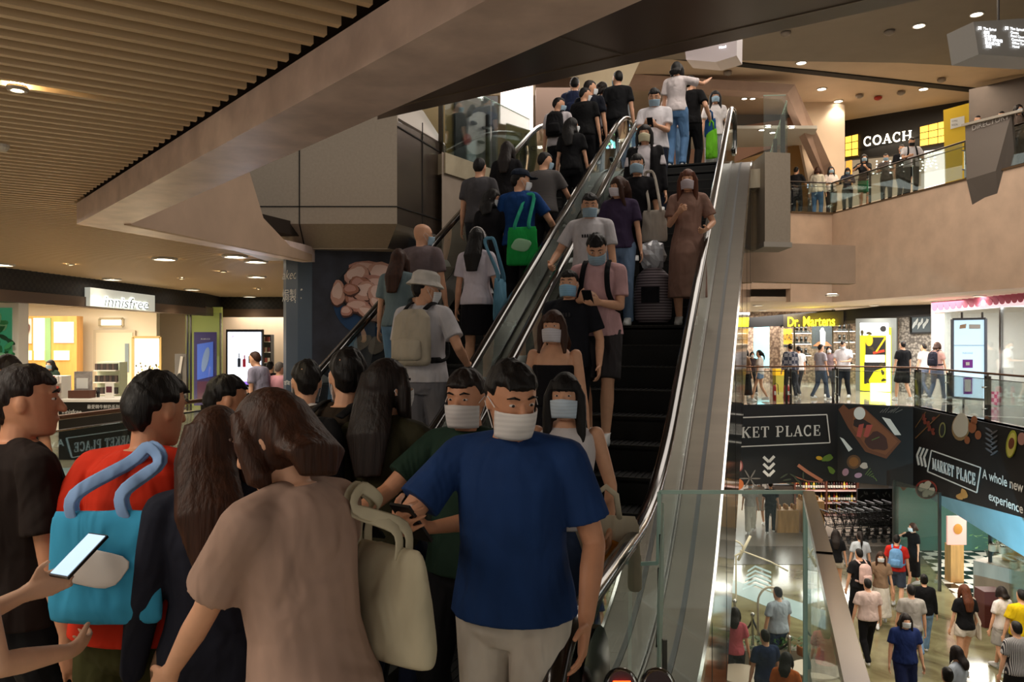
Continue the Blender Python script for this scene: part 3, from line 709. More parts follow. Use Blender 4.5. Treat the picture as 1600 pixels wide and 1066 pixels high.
# --- upper landing (top of the escalators)
LZ = 4.6
lf = E(13.3, -4.05); rt = E(13.3, -.3)
pl = [(-.97, 11.6), (lf.x, lf.y), (rt.x, rt.y), (4.37, 12.5), (6.2, 19), (6.4, 26), (-4, 26), (-4, 14), (-1.6, 12.3)]
struct('floor', MB().prism(pl, LZ-.3, LZ), tile_m)
struct('wall_left', MB().prism([(-1.02, 11.58), (lf.x-.03, lf.y), (lf.x-.1, lf.y+.1), (-1.02, 11.8)], 2.6, LZ), mat('grey_plaster', '#a39384', .65, kind='stone', scale=2.2, amt=.12, bump=.2), label='grey plaster fascia under the cosmetics shop')
m = MB(); m.prism([(rt.x+.02, 12.42), (4.37, 12.5), (4.4, 13.2), (rt.x+.05, 13.2)], 3.4, 4.8)
struct('wall_right', m, boxm, label='taupe metal panel at the landing edge')
m = MB(); m.prism([(rt.x+.0, 12.40), (4.39, 12.48), (4.42, 13.2), (rt.x+.05, 13.2)], 3.32, 3.4)
struct('trim_6', m, mat('pale_ledge', '#a89f94', .4, metal=.4))
struct('wall_right', MB().prism([(4.1, 14), (6.3, 14.6), (6.3, 14.9), (4.1, 14.3)], 2.9, 3.6), plaster)
# --- column with the food poster
cp = [(-2.79, 11.1), (-1.25, 11.5), (-1.25, 12.3), (-3.1, 12.5), (-3.38, 12.0), (-3.36, 11.7), (-3.22, 11.35), (-3.0, 11.15)]
struct('wall_left', MB().prism(cp, 0, 3.13), mat('column_navy', '#32465c', .45), label='blue column')
# --- shop front header on the left
hd = MB(); H0 = P(0, 471, 14); H1 = P(320, 493, 21.8)
hl = Wall((H0.x, H0.y), (H1.x, H1.y)); ext0 = H0+(H0-H1)*.8; 
hd.prism([(ext0.x, ext0.y), (H1.x, H1.y), (H1.x-.3, H1.y+.1), (ext0.x-.3, ext0.y)], 2.75, 3.2)
struct('wall_left', hd, mat('dark_grille', '#15120f', .7, kind='check', scale=14, col2='#25201b'), label='dark louvre band over the shop')
struct('trim_7', MB().prism([(ext0.x+.03, ext0.y), (H1.x+.03, H1.y), (H1.x-.33, H1.y+.1), (ext0.x-.33, ext0.y)], 2.55, 2.76), mat('brown_band', '#55402f', .5))
G1 = P(320, 493, 21.8); G2 = P(345, 495, 23.5); G3 = P(445, 493, 23.5)
struct('wall_left', MB().prism([(G1.x, G1.y), (G2.x, G2.y), (G3.x+3, G3.y), (G3.x+3, G3.y+.3), (G2.x-.2, G2.y+.3), (G1.x-.3, G1.y+.2)], 2.78, 3.2), MATS['dark_grille'])
struct('trim_8', MB().prism([(G1.x+.03, G1.y-.03), (G2.x+.02, G2.y-.03), (G3.x+3, G3.y-.03), (G3.x+3, G3.y+.33), (G2.x-.2, G2.y+.33), (G1.x-.3, G1.y+.2)], 2.56, 2.79), MATS['brown_band'])
shopw = mat('shop_wall', '#e6d8bf', .75)
struct('wall_back', MB().box((-9, 27.6, 1.5), (16, .2, 3.3)), shopw)
struct('wall_back', MB().prism([(-13.8, 21.5), (-9.6, 21.5), (-9.6, 21.7), (-13.8, 21.7)], 0, 3.2), shopw, label='shop back wall')
struct('ceiling', MB().prism([(-13.8, 12), (-10.9, 12), (-9.6, 21.5), (-13.8, 21.5)], 2.9, 2.98), mat('shop_ceiling', '#f0e8d8', .8))
# ================================================================ escalators
rub = mat('handrail_rubber', '#17120f', .16, spec=.7, coat=.5); step_m = mat('step_metal', '#141313', .5, metal=.5)
step_r = mat('step_riser', '#0d0d0d', .6, metal=.3)
def rail_path(w, z_off=0, s0=2.75, s1=13.3, zl=.88, zu=5.60, newel=True, ends=(True, True)):
    pts = []
    def ln(s): return hr_z(s)+z_off
    zl += z_off if z_off < 0 else 0; zu += z_off if z_off < 0 else 0
    sk = (zl-(-1.835+z_off))/T30; su = (zu-(-1.835+z_off))/T30
    if newel:
        c = (s0, zl-.36); 
        for a in range(-120, -89+180, 15):   # lower newel, from underneath round the front to the top
            t = math.radians(180-a+90-0)
        for i in range(0, 13):
            t = math.radians(300-i*17.5); pts.append((c[0]+.36*math.cos(t), c[1]+.36*math.sin(t)))
    else: pts.append((s0, zl))
    r = .75
    for i in range(0, 9):
        t = -1+i/4; s = sk+t*r; z = zl if t <= -1 else ln(s)
        bl = (t+1)/2; z = zl+(T30*r)*(bl**2)      # parabola between the landing and the slope
        pts.append((s, z))
    for i in range(1, 12): s = sk+r+(su-r-sk-r)*i/12; pts.append((s, ln(s)))
    for i in range(0, 9):
        bl = i/8; s = su-r+2*r*bl; z = zu-(T30*r)*((1-bl)**2); pts.append((s, z))
    if newel:
        c = (s1+.1, zu-.36)
        for i in range(0, 13):
            t = math.radians(90-i*17.5); pts.append((c[0]+.36*math.cos(t), c[1]+.36*math.sin(t)))
    else: pts.append((s1, zu))
    return [E(s, w, z) for s, z in pts]
def ribbon(mb, path, wa, wb, dz0, dz1):
    """solid strip following path (list of (s,z)), between lateral wa..wb, from z+dz0 to z+dz1"""
    vs = []; n = len(path)
    for s, z in path: vs += [E(s, wa, z+dz0), E(s, wb, z+dz0), E(s, wb, z+dz1), E(s, wa, z+dz1)]
    fs = [(0, 1, 2, 3), ((n-1)*4+3, (n-1)*4+2, (n-1)*4+1, (n-1)*4)]
    for i in range(n-1):
        for k in range(4): a = i*4+k; b = i*4+(k+1) % 4; fs.append((a, b, b+4, a+4))
    mb.add(vs, fs)
def slope_path(off, lo, hi, s0, s1, r=.75):
    """polyline of (s,z) parallel to the step line + off, clamped to lo / hi"""
    base = -2.785+off; sk = (lo-base)/T30; su = (hi-base)/T30; pts = [(s0, lo)]
    for i in range(9): bl = i/8; pts.append((sk-r+2*r*bl, lo+T30*r*bl*bl))
    for i in range(1, 14): s = sk+r+(su-sk-2*r)*i/14; pts.append((s, base+T30*s))
    for i in range(9): bl = i/8; pts.append((su-r+2*r*bl, hi-T30*r*(1-bl)**2))
    pts.append((s1, hi)); return pts
step_mesh = None
def escalator(label, wL, wR, right_out, left_out, deckR=True):
    t = thing('escalator', label, 'escalator', E(3.4, (wL+wR)/2, 0), 0, None)
    inv = Matrix.Translation(-Vector(t.location))
    def fin(o):
        for v in o.data.vertices: v.co = inv @ v.co
        o.parent = t; return o
    for w_ in (wL, wR):
        mb = MB(); mb.tube(rail_path(w_), (.024, .042), 10, up=(UY, -UX, 0))
        # keep the flat side up: radius pair is (along r, along u)
        o = fin(mb.build('handrail', rub, smooth=True))
        g = MB(); pth = slope_path(.90, .84, 5.56, 2.75, 13.2); low = slope_path(.18, .14, 4.76, 2.75, 13.2)
        n = len(pth); vs = []
        for (s, z), (s2, z2) in zip(pth, low): vs += [E(s, w_-.006, z), E(s, w_+.006, z), E(s, w_-.006, z2), E(s, w_+.006, z2)]
        fs = []
        for i in range(n-1):
            a = i*4; b = a+4; fs += [(a, b, b+2, a+2), (a+1, a+3, b+3, b+1), (a, a+1, b+1, b), (a+2, b+2, b+3, a+3)]
        g.add(vs, fs); fin(g.build('balustrade_glass', glass))
        d = MB(); ribbon(d, slope_path(.93, .86, 5.58, 2.75, 13.3), w_-.022, w_+.022, -.03, -.005); fin(smooth_by_angle(d.build('handrail_track', steel)))
        d = MB(); sg = 1 if w_ == wL else -1
        ribbon(d, slope_path(.16, .13, 4.74, 2.5, 13.4), w_-.02 if sg > 0 else w_-.15, w_+.15 if sg > 0 else w_+.02, -.04, 0)
        ribbon(d, slope_path(.12, .1, 4.7, 2.5, 13.4), w_+sg*.13-.008, w_+sg*.13+.008, -.35, .0); fin(smooth_by_angle(d.build('skirt_panel', steel_d)))
        # newel body
        d = MB()
        for (s, z) in ((2.85, .55),): d.tube([E(s, w_-.05, z-.02), E(s, w_+.05, z-.02)], .27, 20); d.box(E(s+.35, w_, .08), (.12, .9, .16), rz=YAW_E)
        fin(d.build('newel', black_g))
    # steps
    wc = (wL+wR)/2; width = (wR-wL)-.30
    smb = MB(); smb.use(step_m).box((0, 0, -.02), (width, RUN, .04)); smb.use(step_r).box((0, -RUN/2+.01, -.12), (width, .02, RISE)); 
    smb.use(step_m)
    for k in range(22): smb.box((-width/2+width*(k+.5)/22, 0, .003), (width/44, RUN*.98, .006))
    smb.use(mat('step_edge', '#2c2a22', .5)).box((0, -RUN/2+.008, .004), (width, .012, .006))
    so = smb.build('step'); first = True
    s = (2.785)/T30; k = 0; zlist = []
    for j in range(0, 24):
        z = j*RISE
        if z > LZ+.001: break
        sc = s+RUN*j; zlist.append((sc, z))
    for (sc, z) in [(s-RUN*2, 0), (s-RUN, 0)]+zlist:
        o = so if first else so.copy()
        if not first: COL.objects.link(o)
        first = False; o.parent = t; o.location = Vector(E(sc, wc, z+.005))-Vector(t.location); o.rotation_euler = (0, 0, YAW_E)
    fl = MB(); fl.box(E(3.1, wc, .012), (wR-wL-.1, 1.5, .024), rz=YAW_E); fin(fl.build('landing_plate', steel)); fl = MB(); fl.box(E(13.35, wc, LZ+.012), (wR-wL-.1, 1.0, .024), rz=YAW_E); fin(fl.build('landing_plate', steel))
    # truss underneath
    tr = MB(); ribbon(tr, slope_path(-.3, -.33, 4.28, 3.3, 13.4), wL-.1, wR+.1, -.75, 0); fin(smooth_by_angle(tr.build('truss', blackm)))
    for w_, out, sg in ((wR, right_out, 1), (wL, left_out, -1)):
        if not out: continue
        a, b = (w_+.02, w_+out) if sg > 0 else (w_-out, w_-.02)
        d = MB(); ribbon(d, slope_path(.13, .12, 4.7, 2.6, 13.4), a, b, -.05, 0); o = fin(smooth_by_angle(d.build('deck', steel)))
        mid = (a+b)/2-.02; d = MB(); ribbon(d, slope_path(.132, .122, 4.702, 2.9, 13.4), mid-.012, mid+.018, 0, .004); fin(smooth_by_angle(d.build('deck_slot', blackm)))
        e = b if sg > 0 else a
        d = MB(); ribbon(d, slope_path(.13, .12, 4.7, 2.6, 13.4), e-.006, e+.012, -.06, .012); fin(smooth_by_angle(d.build('deck_edge', chrome)))
        d = MB(); ribbon(d, slope_path(.05, .05, 4.65, 3.9, 13.4), e-.02, e, -1.85, 0); fin(smooth_by_angle(d.build('side_cladding', mirror)))
        for q in range(6):
            s_ = 5+q*1.45; z_ = -2.785+.05+T30*s_
            fin(MB().slab([E(s_, e+.002, z_-1.8), E(s_+.012, e+.002, z_-1.8), E(s_+.012, e+.002, z_-.02), E(s_, e+.002, z_-.02)], Vector((UY, -UX, 0)), .004).build('panel_joint', seam))
    return t
esc_down = escalator('escalator at the right with steel deck, empty dark steps and riders coming down facing us', -2.05, -.68, .30, 0)
esc_up = escalator('escalator at the left packed with people riding up, seen from behind', -3.72, -2.36, 0, .18)
mid = MB(); ribbon(mid, slope_path(.12, .12, 4.7, 2.6, 13.4), -2.34, -2.07, -.05, 0)
dv = smooth_by_angle(mid.build('divider_deck', steel)); dv.parent = esc_up
for v in dv.data.vertices: v.co = v.co-esc_up.location
# under-deck fill lamps of the escalator balustrades are not visible; signal posts at the foot
for k, (px, lit) in enumerate(((966, True), (1022, False))):
    p = P(px, 1062, 2.95); r = thing('signal_post', 'short round post with a lit red display beside the handrail end' if lit else 'short round post with an unlit dark red display in front of the steel deck', 'signal post', (p.x, p.y, 0))
    MB().lathe((0, 0, 0), [(.07, 0), (.07, .02), (.035, .03), (.035, .52)], 16).build('post', chrome, r, smooth=True)
    M = Matrix.Rotation(math.radians(70), 3, 'X')
    MB().lathe((0, -.05, p.z), [(.058, -.03), (.062, .01), (.062, .04), (.05, .045)], 20, M).build('housing', chrome, r, smooth=True)
    MB().lathe((0, -.087, p.z+.014), [(.05, 0), (.05, .006)], 20, M).build('lens', mat('red_lens', '#3a0d08', .2), r)
    if lit:
        d = MB()
        for q in range(3): d.box((0, -.096, p.z+.034-q*.016), (.062-.014*q, .003, .008), M=M)
        d.build('display', emis('red_led', hexc('#ff3a10'), 6), r)
# ================================================================ rails, signs, shops
def dec(mb, wall, pts, off=.01, th=.006):
    q = [wall.px(x, y, off) for x, y in pts]; mb.slab(q, wall.N, th); return mb
def blob(mb, wall, cx, cy, rx, ry, ang=0, off=.01, n=18, th=.006, wob=0):
    a0 = math.radians(ang); pts = []
    for i in range(n):
        a = 2*math.pi*i/n; m = 1+wob*math.sin(3*a+cx)+wob*.6*math.sin(5*a+cy); x = rx*math.cos(a)*m; y = ry*math.sin(a)*m
        pts.append((cx+x*math.cos(a0)-y*math.sin(a0), cy+x*math.sin(a0)+y*math.cos(a0)))
    return dec(mb, wall, pts, off, th)
def rect(x0, y0, x1, y1): return [(x0, y0), (x1, y0), (x1, y1), (x0, y1)]
def wline(mb, wall, pts, w, off=.012):       # pixel poly-line of width w px drawn on a wall
    for (a, b) in zip(pts, pts[1:]):
        d = Vector((b[0]-a[0], b[1]-a[1])); l = d.length; d /= l; n = (-d.y*w/2, d.x*w/2)
        dec(mb, wall, [(a[0]+n[0], a[1]+n[1]), (b[0]+n[0], b[1]+n[1]), (b[0]-n[0], b[1]-n[1]), (a[0]-n[0], a[1]-n[1])], off)
def wtext(mb, wall, s, x, y, hpx, width=None, off=.014, weight=0, shear=0, align='LEFT'):
    O = wall.px(x, y, off); h = (wall.px(x, y-hpx)-wall.px(x, y)).length/.72
    fit = (wall.px(x+width, y)-wall.px(x, y)).length if width else None
    text_geo(mb, s, O, wall.R, (0, 0, 1), h, .002, shear=shear, weight=weight, fit=fit, align=align)
c_w = mat('print_white', '#d9d9d5', .7); c_k = mat('print_black', '#141414', .6)
def cm(h): return mat('print_'+h.strip('#'), h, .65)
# ---- railings
def railing(label, pts, z0, H=1.1, post=.05, double=False, hr=None, step=1.35, glass_h=(.06, .98), cat='railing', hr_r=.026):
    hr = hr or mat('handrail_bronze', '#6b4a35', .25, metal=.6)
    r = thing('railing', label, cat, (pts[0][0], pts[0][1], z0)); o = Vector(r.location)
    P3 = [Vector((p[0], p[1], z0+H))-o for p in pts]
    MB().tube(P3, hr_r, 10).build('handrail', hr, r, smooth=True)
    MB().tube([p+Vector((0, 0, -.13)) for p in P3], .012, 6).build('lower_rail', steel_d, r, smooth=True)
    for a, b in zip(P3, P3[1:]):
        L = (b-a).length; n = max(1, round(L/step)); d = (b-a)/L; nn = Vector((-d.y, d.x, 0))
        for i in range(n+1):
            p = a+(b-a)*i/n
            for q in ((-.07, .07) if double else (0,)):
                c = p+d*q; MB().bar((c.x, c.y, 0), (c.x, c.y, H-.06), post*1.2, post*.6, up=d).build('post', steel_d, r)
            m = MB()
            for zz in (.28, .78): m.tube([(p.x-nn.x*.01, p.y-nn.y*.01, zz), (p.x-nn.x*.12, p.y-nn.y*.12, zz)], .02, 8)
            m.bar((p.x, p.y, H-.1), (p.x, p.y, H-.02), .03, .03); m.build('bracket', chrome, r)
            if i < n:
                e = a+(b-a)*(i+1)/n; off = -nn*.08
                MB().slab([Vector((p.x, p.y, glass_h[0]))+off+d*.03, Vector((e.x, e.y, glass_h[0]))+off-d*.03, Vector((e.x, e.y, glass_h[1]))+off-d*.03, Vector((p.x, p.y, glass_h[1]))+off+d*.03], nn, .012).build('glass_panel', glass, r)
    return r
railing('walkway railing with bronze handrail in front of the bright cosmetics shop', [(-5.3, 4.6), (-4.5, 7.5), (-3.9, 10.1), (-3.45, 11.6)], 0, step=1.45, post=.07)
ew = [(6.57+.02, 22.95), (9.6, 23.65), (11.42, 22.4), (10.78, 16.4), (10.1, 10.8)]
railing('gallery railing with brown handrail and glass above the food market banner', [(1.5, 22.25)]+ew, 0, double=True, step=1.9, post=.06)
railing('upper gallery railing with dark handrail under the coffee coloured bag shop sign', [(8.3, 26.0), (9.1, 26.0), (10.55, 26.25), (12.25, 18.9), (13.7, 12.3)], 6.03, H=1.03, double=False, step=1.7, post=.05, hr=mat('rail_dark', '#2b1c14', .3, metal=.3))
# glass balustrade of the landing, in front of the cosmetics posters, and to the right of the escalator top
def glass_fence(label, pts, z0, H, n=3, posts=True):
    r = thing('glass_balustrade', label, 'balustrade', (pts[0][0], pts[0][1], z0)); o = Vector((pts[0][0], pts[0][1], 0))
    for a, b in zip(pts, pts[1:]):
        a = Vector((*a, 0))-o; b = Vector((*b, 0))-o; d = (b-a).normalized(); nn = Vector((-d.y, d.x, 0))
        for i in range(n):
            p = a.lerp(b, i/n)+d*.02; e = a.lerp(b, (i+1)/n)-d*.02
            MB().slab([p, e, e+Vector((0, 0, H)), p+Vector((0, 0, H))], nn, .014).build('glass_panel', glass, r)
            MB().bar(p+Vector((0, 0, H)), e+Vector((0, 0, H)), .014, .01).build('glass_edge', glass_edge, r)
        if posts:
            for i in range(n+1):
                p = a.lerp(b, i/n); MB().bar(p+nn*.06, p+nn*.06+Vector((0, 0, H*.8)), .07, .03, up=d).build('post', steel, r)
    return r
glass_fence('glass balustrade with round fixings in front of the black and white face poster', [(-1.0, 11.75), (lf.x-.05, lf.y+.12)], LZ, 1.15, 2)
glass_fence('glass balustrade on the panel right of the escalator top', [(rt.x+.05, 12.65), (4.36, 12.62)], 4.8, .95, 1, False)
glass_fence('glass balustrade running back along the right of the upper landing', [(4.45, 12.9), (5.6, 17.5)], LZ, 1.15, 3)
# ---- near glass guard beside the steel deck
g = thing('glass_guard', 'near glass guard with stepped corner beside the steel escalator deck', 'glass guard', (1.0, 3.95, 0))
gw = Wall((-5, 3.95), (5, 3.95)); o = Vector(g.location)
pts = [gw.px(x, y)-o for x, y in ((1030, 769), (1258, 769), (1258, 1108), (983, 1108), (985, 882), (1028, 880))]
MB().slab(pts, (0, -1, 0), .014).build('glass_panel', glass, g)
m = MB()
for a, b in zip(pts, pts[1:]+pts[:1]): m.bar(a-Vector((0, 0, 0)), b, .012, .018)
m.build('glass_edge', glass_edge, g)
rail_dk = mat('dark_polished_rail', '#3a322c', .16, metal=.85)
g = thing('glass_guard', 'near glass guard with sloping dark steel top rail beside the open void', 'glass guard', (1.47, 3.95, 0)); o = Vector(g.location)
a = Vector((1.47, 3.95, 0))-o; b = Vector((.76, 1.75, 0))-o; c2 = Vector((.45, .8, 0))-o; Z = lambda v, z: Vector((v.x, v.y, z))
MB().slab([Z(a, .02), Z(b, .02), Z(b, 1.07), Z(a, 1.07)], (.95, -.3, 0), .014).build('glass_panel', glass, g)
MB().slab([Z(b, .02), Z(c2, .02), Z(c2, 1.07), Z(b, 1.07)], (.95, -.3, 0), .014).build('glass_panel', glass, g)
m = a.lerp(b, .52); MB().bar(Z(a, 1.09), Z(m, 1.09), .055, .035).build('top_rail', rail_dk, g); MB().bar(Z(m, 1.085)+(b-a).normalized()*.012, Z(c2, 1.085), .055, .035).build('top_rail', rail_dk, g)
MB().bar(Z(a, 0), Z(a, 1.07), .02, .02).build('glass_edge', glass_edge, g)
# grey direction panel (printed notice on a slim stand) inside the stepped glass
nw = Wall((.62, 3.35), (.75, 3.9)); r = thing('floor_notice', 'pale green gridded notice seen edge-on beside the handrail end', 'notice', (.69, 3.6, 0)); o = Vector(r.location)
m = MB(); q = [Vector((.62, 3.35, .74)), Vector((.74, 3.88, 1.06)), Vector((.74, 3.88, .60)), Vector((.62, 3.35, .30))]
m.slab([v-o for v in q], (.97, -.22, 0), .01); m.build('board', mat('notice_green', '#9db3a5', .5), r)
m = MB()
for t in (.33, .66, ): m.bar(q[0].lerp(q[1], t)-o+Vector((-.012, 0, 0)), q[3].lerp(q[2], t)-o+Vector((-.012, 0, 0)), .006, .006)
for t in (.4, .78): m.bar(q[0].lerp(q[3], t)-o+Vector((-.012, 0, 0)), q[1].lerp(q[2], t)-o+Vector((-.012, 0, 0)), .006, .01)
m.build('grid_lines', c_k, r); MB().bar((0, 0, 0), (0, 0, .5), .02, .02).build('stand', steel_d, r)
# ---- food poster on the column
cw = Wall((-2.79, 11.1), (-1.25, 11.5))
r = thing('food_poster', 'large dark poster on the column showing a blue bowl of pink lumps', 'poster', (0, 0, 0))
m = MB(); m.use(mat('poster_slate', '#2a2d3b', .6, kind='stone', scale=3, amt=.5)); dec(m, cw, [(488, 392), (652, 392), (652, 645), (488, 690)], .012)
m.use(cm('#123c66')); blob(m, cw, 578, 470, 58, 56, 12, .018, 30)
m.use(cm('#2a3038')); blob(m, cw, 579, 455, 57, 43, 12, .020, 30); m.use(cm('#0c1522')); blob(m, cw, 580, 455, 54, 40, 12, .022, 30)
rr = random.Random(3); lumpn = [0]
for (x, y, a, b, an) in ((575, 424, 30, 17, 5), (600, 432, 28, 22, 20), (558, 430, 20, 16, -20), (585, 452, 34, 22, 0), (563, 448, 18, 16, 30), (528, 458, 11, 20, 4), (553, 468, 14, 13, 60), (570, 455, 19, 15, -12), (596, 462, 22, 18, 30), (560, 478, 20, 10, 5), (578, 490, 20, 10, 25), (541, 486, 9, 8, 0), (612, 480, 14, 17, 0), (548, 452, 12, 9, 0), (590, 475, 14, 9, 40)):
    q_ = .026+.004*len(m.f)**.0+.0016*lumpn[0]; lumpn[0] += 1; c3 = rr.choice([('#b98578', '#d9b3a8'), ('#a8705c', '#c9968a'), ('#c79888', '#e2c2b8')]); m.use(cm('#4a2a24')); blob(m, cw, x+.8, y+1.6, a+1.2, b+1.2, an, q_, 16, wob=.07, th=.002); m.use(cm(c3[0])); blob(m, cw, x, y, a, b, an, q_+.0005, 16, wob=.07, th=.002); m.use(cm(c3[1])); blob(m, cw, x-a*.08, y-b*.15, a*.74, b*.62, an, q_+.001, 16, wob=.09, th=.002)
for (x, y, a, b, an) in ((566, 535, 16, 10, -40), (588, 540, 15, 12, -60), (600, 528, 9, 8, 0)): m.use(cm('#8b7f78')); blob(m, cw, x, y, a, b, an, .03, 14, wob=.06)
m.build('poster_print', None, r)
lw = Wall((-3.22, 11.35), (-2.79, 11.1)); m = MB()
r = thing('column_lettering', 'white handwritten lettering and three strokes on the blue column', 'lettering', (0, 0, 0))
wtext(m, lw, 'aked', 441, 437, 15, 24, .05, shear=.3); wtext(m, lw, '焗製', 441, 470, 15, 22, .05)
wline(m, lw, [(464, 456), (472, 452)], 2.4, .05); wline(m, lw, [(463, 465), (471, 466)], 2.4, .05); wline(m, lw, [(461, 471), (465, 477)], 2.4, .05)
wtext(m, lw, '食 B', 443, 601, 6, 22, .05); m.build('lettering', c_w, r)
# ---- market banner on the fascia of the gallery
def seg(i): return Wall(EDGE[i], EDGE[i+1])
bk = mat('banner_black', '#121112', .5, kind='noise', scale=3, amt=.2)
w0, w1, w2, w3 = seg(1), seg(2), seg(3), seg(0)
def banner_panel(label, wall, a, b, z1a=-2.27, z1b=-2.27):
    r = thing('banner', label, 'banner', (0, 0, 0)); A = Vector((*a, 0)); B = Vector((*b, 0))
    MB().slab([A+wall.N*.04, B+wall.N*.04, B+wall.N*.04+Vector((0, 0, z1b)), A+wall.N*.04+Vector((0, 0, z1a))], wall.N, .3).build('panel', bk, r); return r
r = banner_panel('plain dark fascia banner behind the escalator', w3, EDGE[0], EDGE[1])
r = banner_panel('black banner reading MARKET PLACE in a white frame above three chevrons', w0, EDGE[1], EDGE[2])
m = MB(); h = (w0.px(1180, 684)-w0.px(1180, 668)).length; O = w0.px(1108, 686, .05); wd = (w0.px(1282, 684, .05)-O).length
serif_geo(m, 'MARKET PLACE', O, w0.R, (0, 0, 1), h*1.05, width=wd, depth=.01)
for a, b in (((1095, 655), (1292, 648)), ((1292, 648), (1297, 692)), ((1297, 692), (1095, 701)), ((1095, 701), (1095, 655))): wline(m, w0, [a, b], 1.7, .06)
for k in range(3): wline(m, w0, [(1193, 714+k*11), (1201.5, 722+k*11), (1210, 713+k*11)], 4.2, .06)
m.build('lettering', c_w, r)
m = MB(); m.use(cm('#b8622e')); blob(m, w0, 1152, 757, 10, 9, 0, .06)
m.use(cm('#8e4a48')); blob(m, w0, 1155, 728, 6, 9, 0, .06); m.use(cm('#c79a8e')); blob(m, w0, 1155, 728, 4, 7, 0, .066)
m.use(cm('#6f6b66'))
for an in range(0, 360, 60): blob(m, w0, 1172+9*math.cos(math.radians(an)), 748+8*math.sin(math.radians(an)), 8, 1.2, an, .06, 8)
m.use(cm('#b4755a')); 
for k in range(3): wline(m, w0, [(1247+k*6, 727+k*5), (1262+k*5, 738+k*3), (1285, 752)], 5-k, .06+k*.003)
m.use(cm('#8d5a45')); wline(m, w0, [(1242, 745), (1262, 752), (1288, 754)], 2, .06)
m.use(cm('#5c7a2c')); blob(m, w0, 1293, 716, 9, 5, -20, .06, wob=.1); blob(m, w0, 1299, 735, 7, 4, 50, .06, wob=.1); m.use(cm('#c6a02c')); blob(m, w0, 1280, 716, 5, 3, 10, .06)
m.use(cm('#3f4738'))
for k in range(7): blob(m, w0, 1225+k*5, 744+(k % 3)*6, 7, 1.3, -30+k*20, .06, 8)
m.build('printed_food', None, r)
r = banner_panel('dark banner panel showing sliced steak on a wooden board', w1, EDGE[2], EDGE[3])
m = MB(); m.use(cm('#6a3c22')); dec(m, w1, [(1310, 640), (1318, 632), (1326, 640), (1346, 634), (1408, 690), (1385, 717), (1352, 706), (1325, 668)], .05)
m.use(cm('#7d4a2b')); dec(m, w1, [(1334, 640), (1346, 636), (1403, 690), (1384, 711), (1356, 702), (1332, 668)], .055)
m.use(cm('#d8d4cc')); blob(m, w1, 1343, 646, 9, 10, 0, .065); dec(m, w1, [(1378, 652), (1391, 655), (1408, 680), (1398, 680)], .06); dec(m, w1, [(1312, 683), (1318, 686), (1332, 702), (1326, 706)], .06)
m.use(cm('#a8483c')); dec(m, w1, [(1342, 664), (1350, 662), (1345, 684), (1338, 682)], .065); dec(m, w1, [(1354, 664), (1364, 664), (1356, 684), (1349, 682)], .065)
m.use(cm('#44231a')); blob(m, w1, 1370, 690, 18, 14, 15, .066, wob=.12); m.use(cm('#2a1712')); blob(m, w1, 1346, 662, 14, 7, 10, .062, wob=.1)
m.use(cm('#5a6b38')); wline(m, w1, [(1362, 688), (1374, 683)], 1.5, .075)
m.use(cm('#5a3a1e')); blob(m, w1, 1334, 722, 11, 11, 0, .06); m.use(cm('#80501f')); blob(m, w1, 1334, 722, 7.5, 7.5, 0, .065)
m.use(cm('#a17f92')); blob(m, w1, 1321, 738, 5, 6, 20, .06); blob(m, w1, 1341, 743, 6, 4, -10, .06); m.use(cm('#b5a79a')); blob(m, w1, 1350, 728, 6, 5, 0, .06, wob=.1)
m.use(cm('#4f6131'))
for k in range(6): wline(m, w1, [(1352+k*3, 742+k), (1360+k*2, 732+k*4)], 1.4, .06)
m.use(cm('#6f6c68'))
for k in range(7): wline(m, w1, [(1375+k*4, 645), (1380+k*5, 640-(k % 3)*2)], 1, .06)
m.build('printed_food', None, r)
r = banner_panel('long dark banner with MARKET PLACE box and the words A whole new fresh experience', w2, EDGE[3], EDGE[4], -2.27, -1.80)
A = Vector((*EDGE[4], 0)); B = Vector((*EDGE[5], 0)); w4 = seg(4)
MB().slab([A+w4.N*.04, B+w4.N*.04, B+w4.N*.04+Vector((0, 0, -1.4)), A+w4.N*.04+Vector((0, 0, -1.80))], w4.N, .3).build('panel', bk, r)
C_ = Vector((*EDGE[3], 0)); blue = mat('blue_lit_soffit', '#7fa9b8', .35, kind='noise', scale=1.2, amt=.12)  # blue LED light on the soffit is partly put into its colour
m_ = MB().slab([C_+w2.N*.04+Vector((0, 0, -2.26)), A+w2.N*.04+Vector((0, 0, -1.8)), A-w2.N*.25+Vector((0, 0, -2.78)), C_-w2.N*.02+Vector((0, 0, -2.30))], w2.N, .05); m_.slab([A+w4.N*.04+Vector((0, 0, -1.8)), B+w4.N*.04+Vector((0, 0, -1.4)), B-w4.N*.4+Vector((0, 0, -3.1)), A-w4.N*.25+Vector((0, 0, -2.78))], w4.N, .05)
struct('ceiling', m_, blue, label='soffit under the banner, blue LED light put into its colour')
m = MB(); h = (w2.px(1460, 739)-w2.px(1460, 719)).length; O = w2.px(1457, 733, .05); wd = (w2.px(1524, 752, .05)-w2.px(1457, 733, .05)).length
serif_geo(m, 'MARKET PLACE', O, w2.R, (0, 0, 1), h*.85, width=wd, depth=.01)
for a, b in (((1455, 704), (1532, 731)), ((1532, 731), (1526, 770)), ((1526, 770), (1449, 737)), ((1449, 737), (1455, 704))): wline(m, w2, [a, b], 1.8, .06)
for k in range(3): wline(m, w2, [(1438+k*5.5, 699+k*1.5), (1432.5+k*5.5, 712+k*1.5), (1435.5+k*5.5, 727+k*1.5)], 3, .06)
wtext(m, w2, 'A whole new fresh', 1535, 747, 15, 92, .06, weight=.012); wtext(m, w2, 'experience', 1545, 781, 14, 52, .06, weight=.012); m.build('lettering', c_w, r)
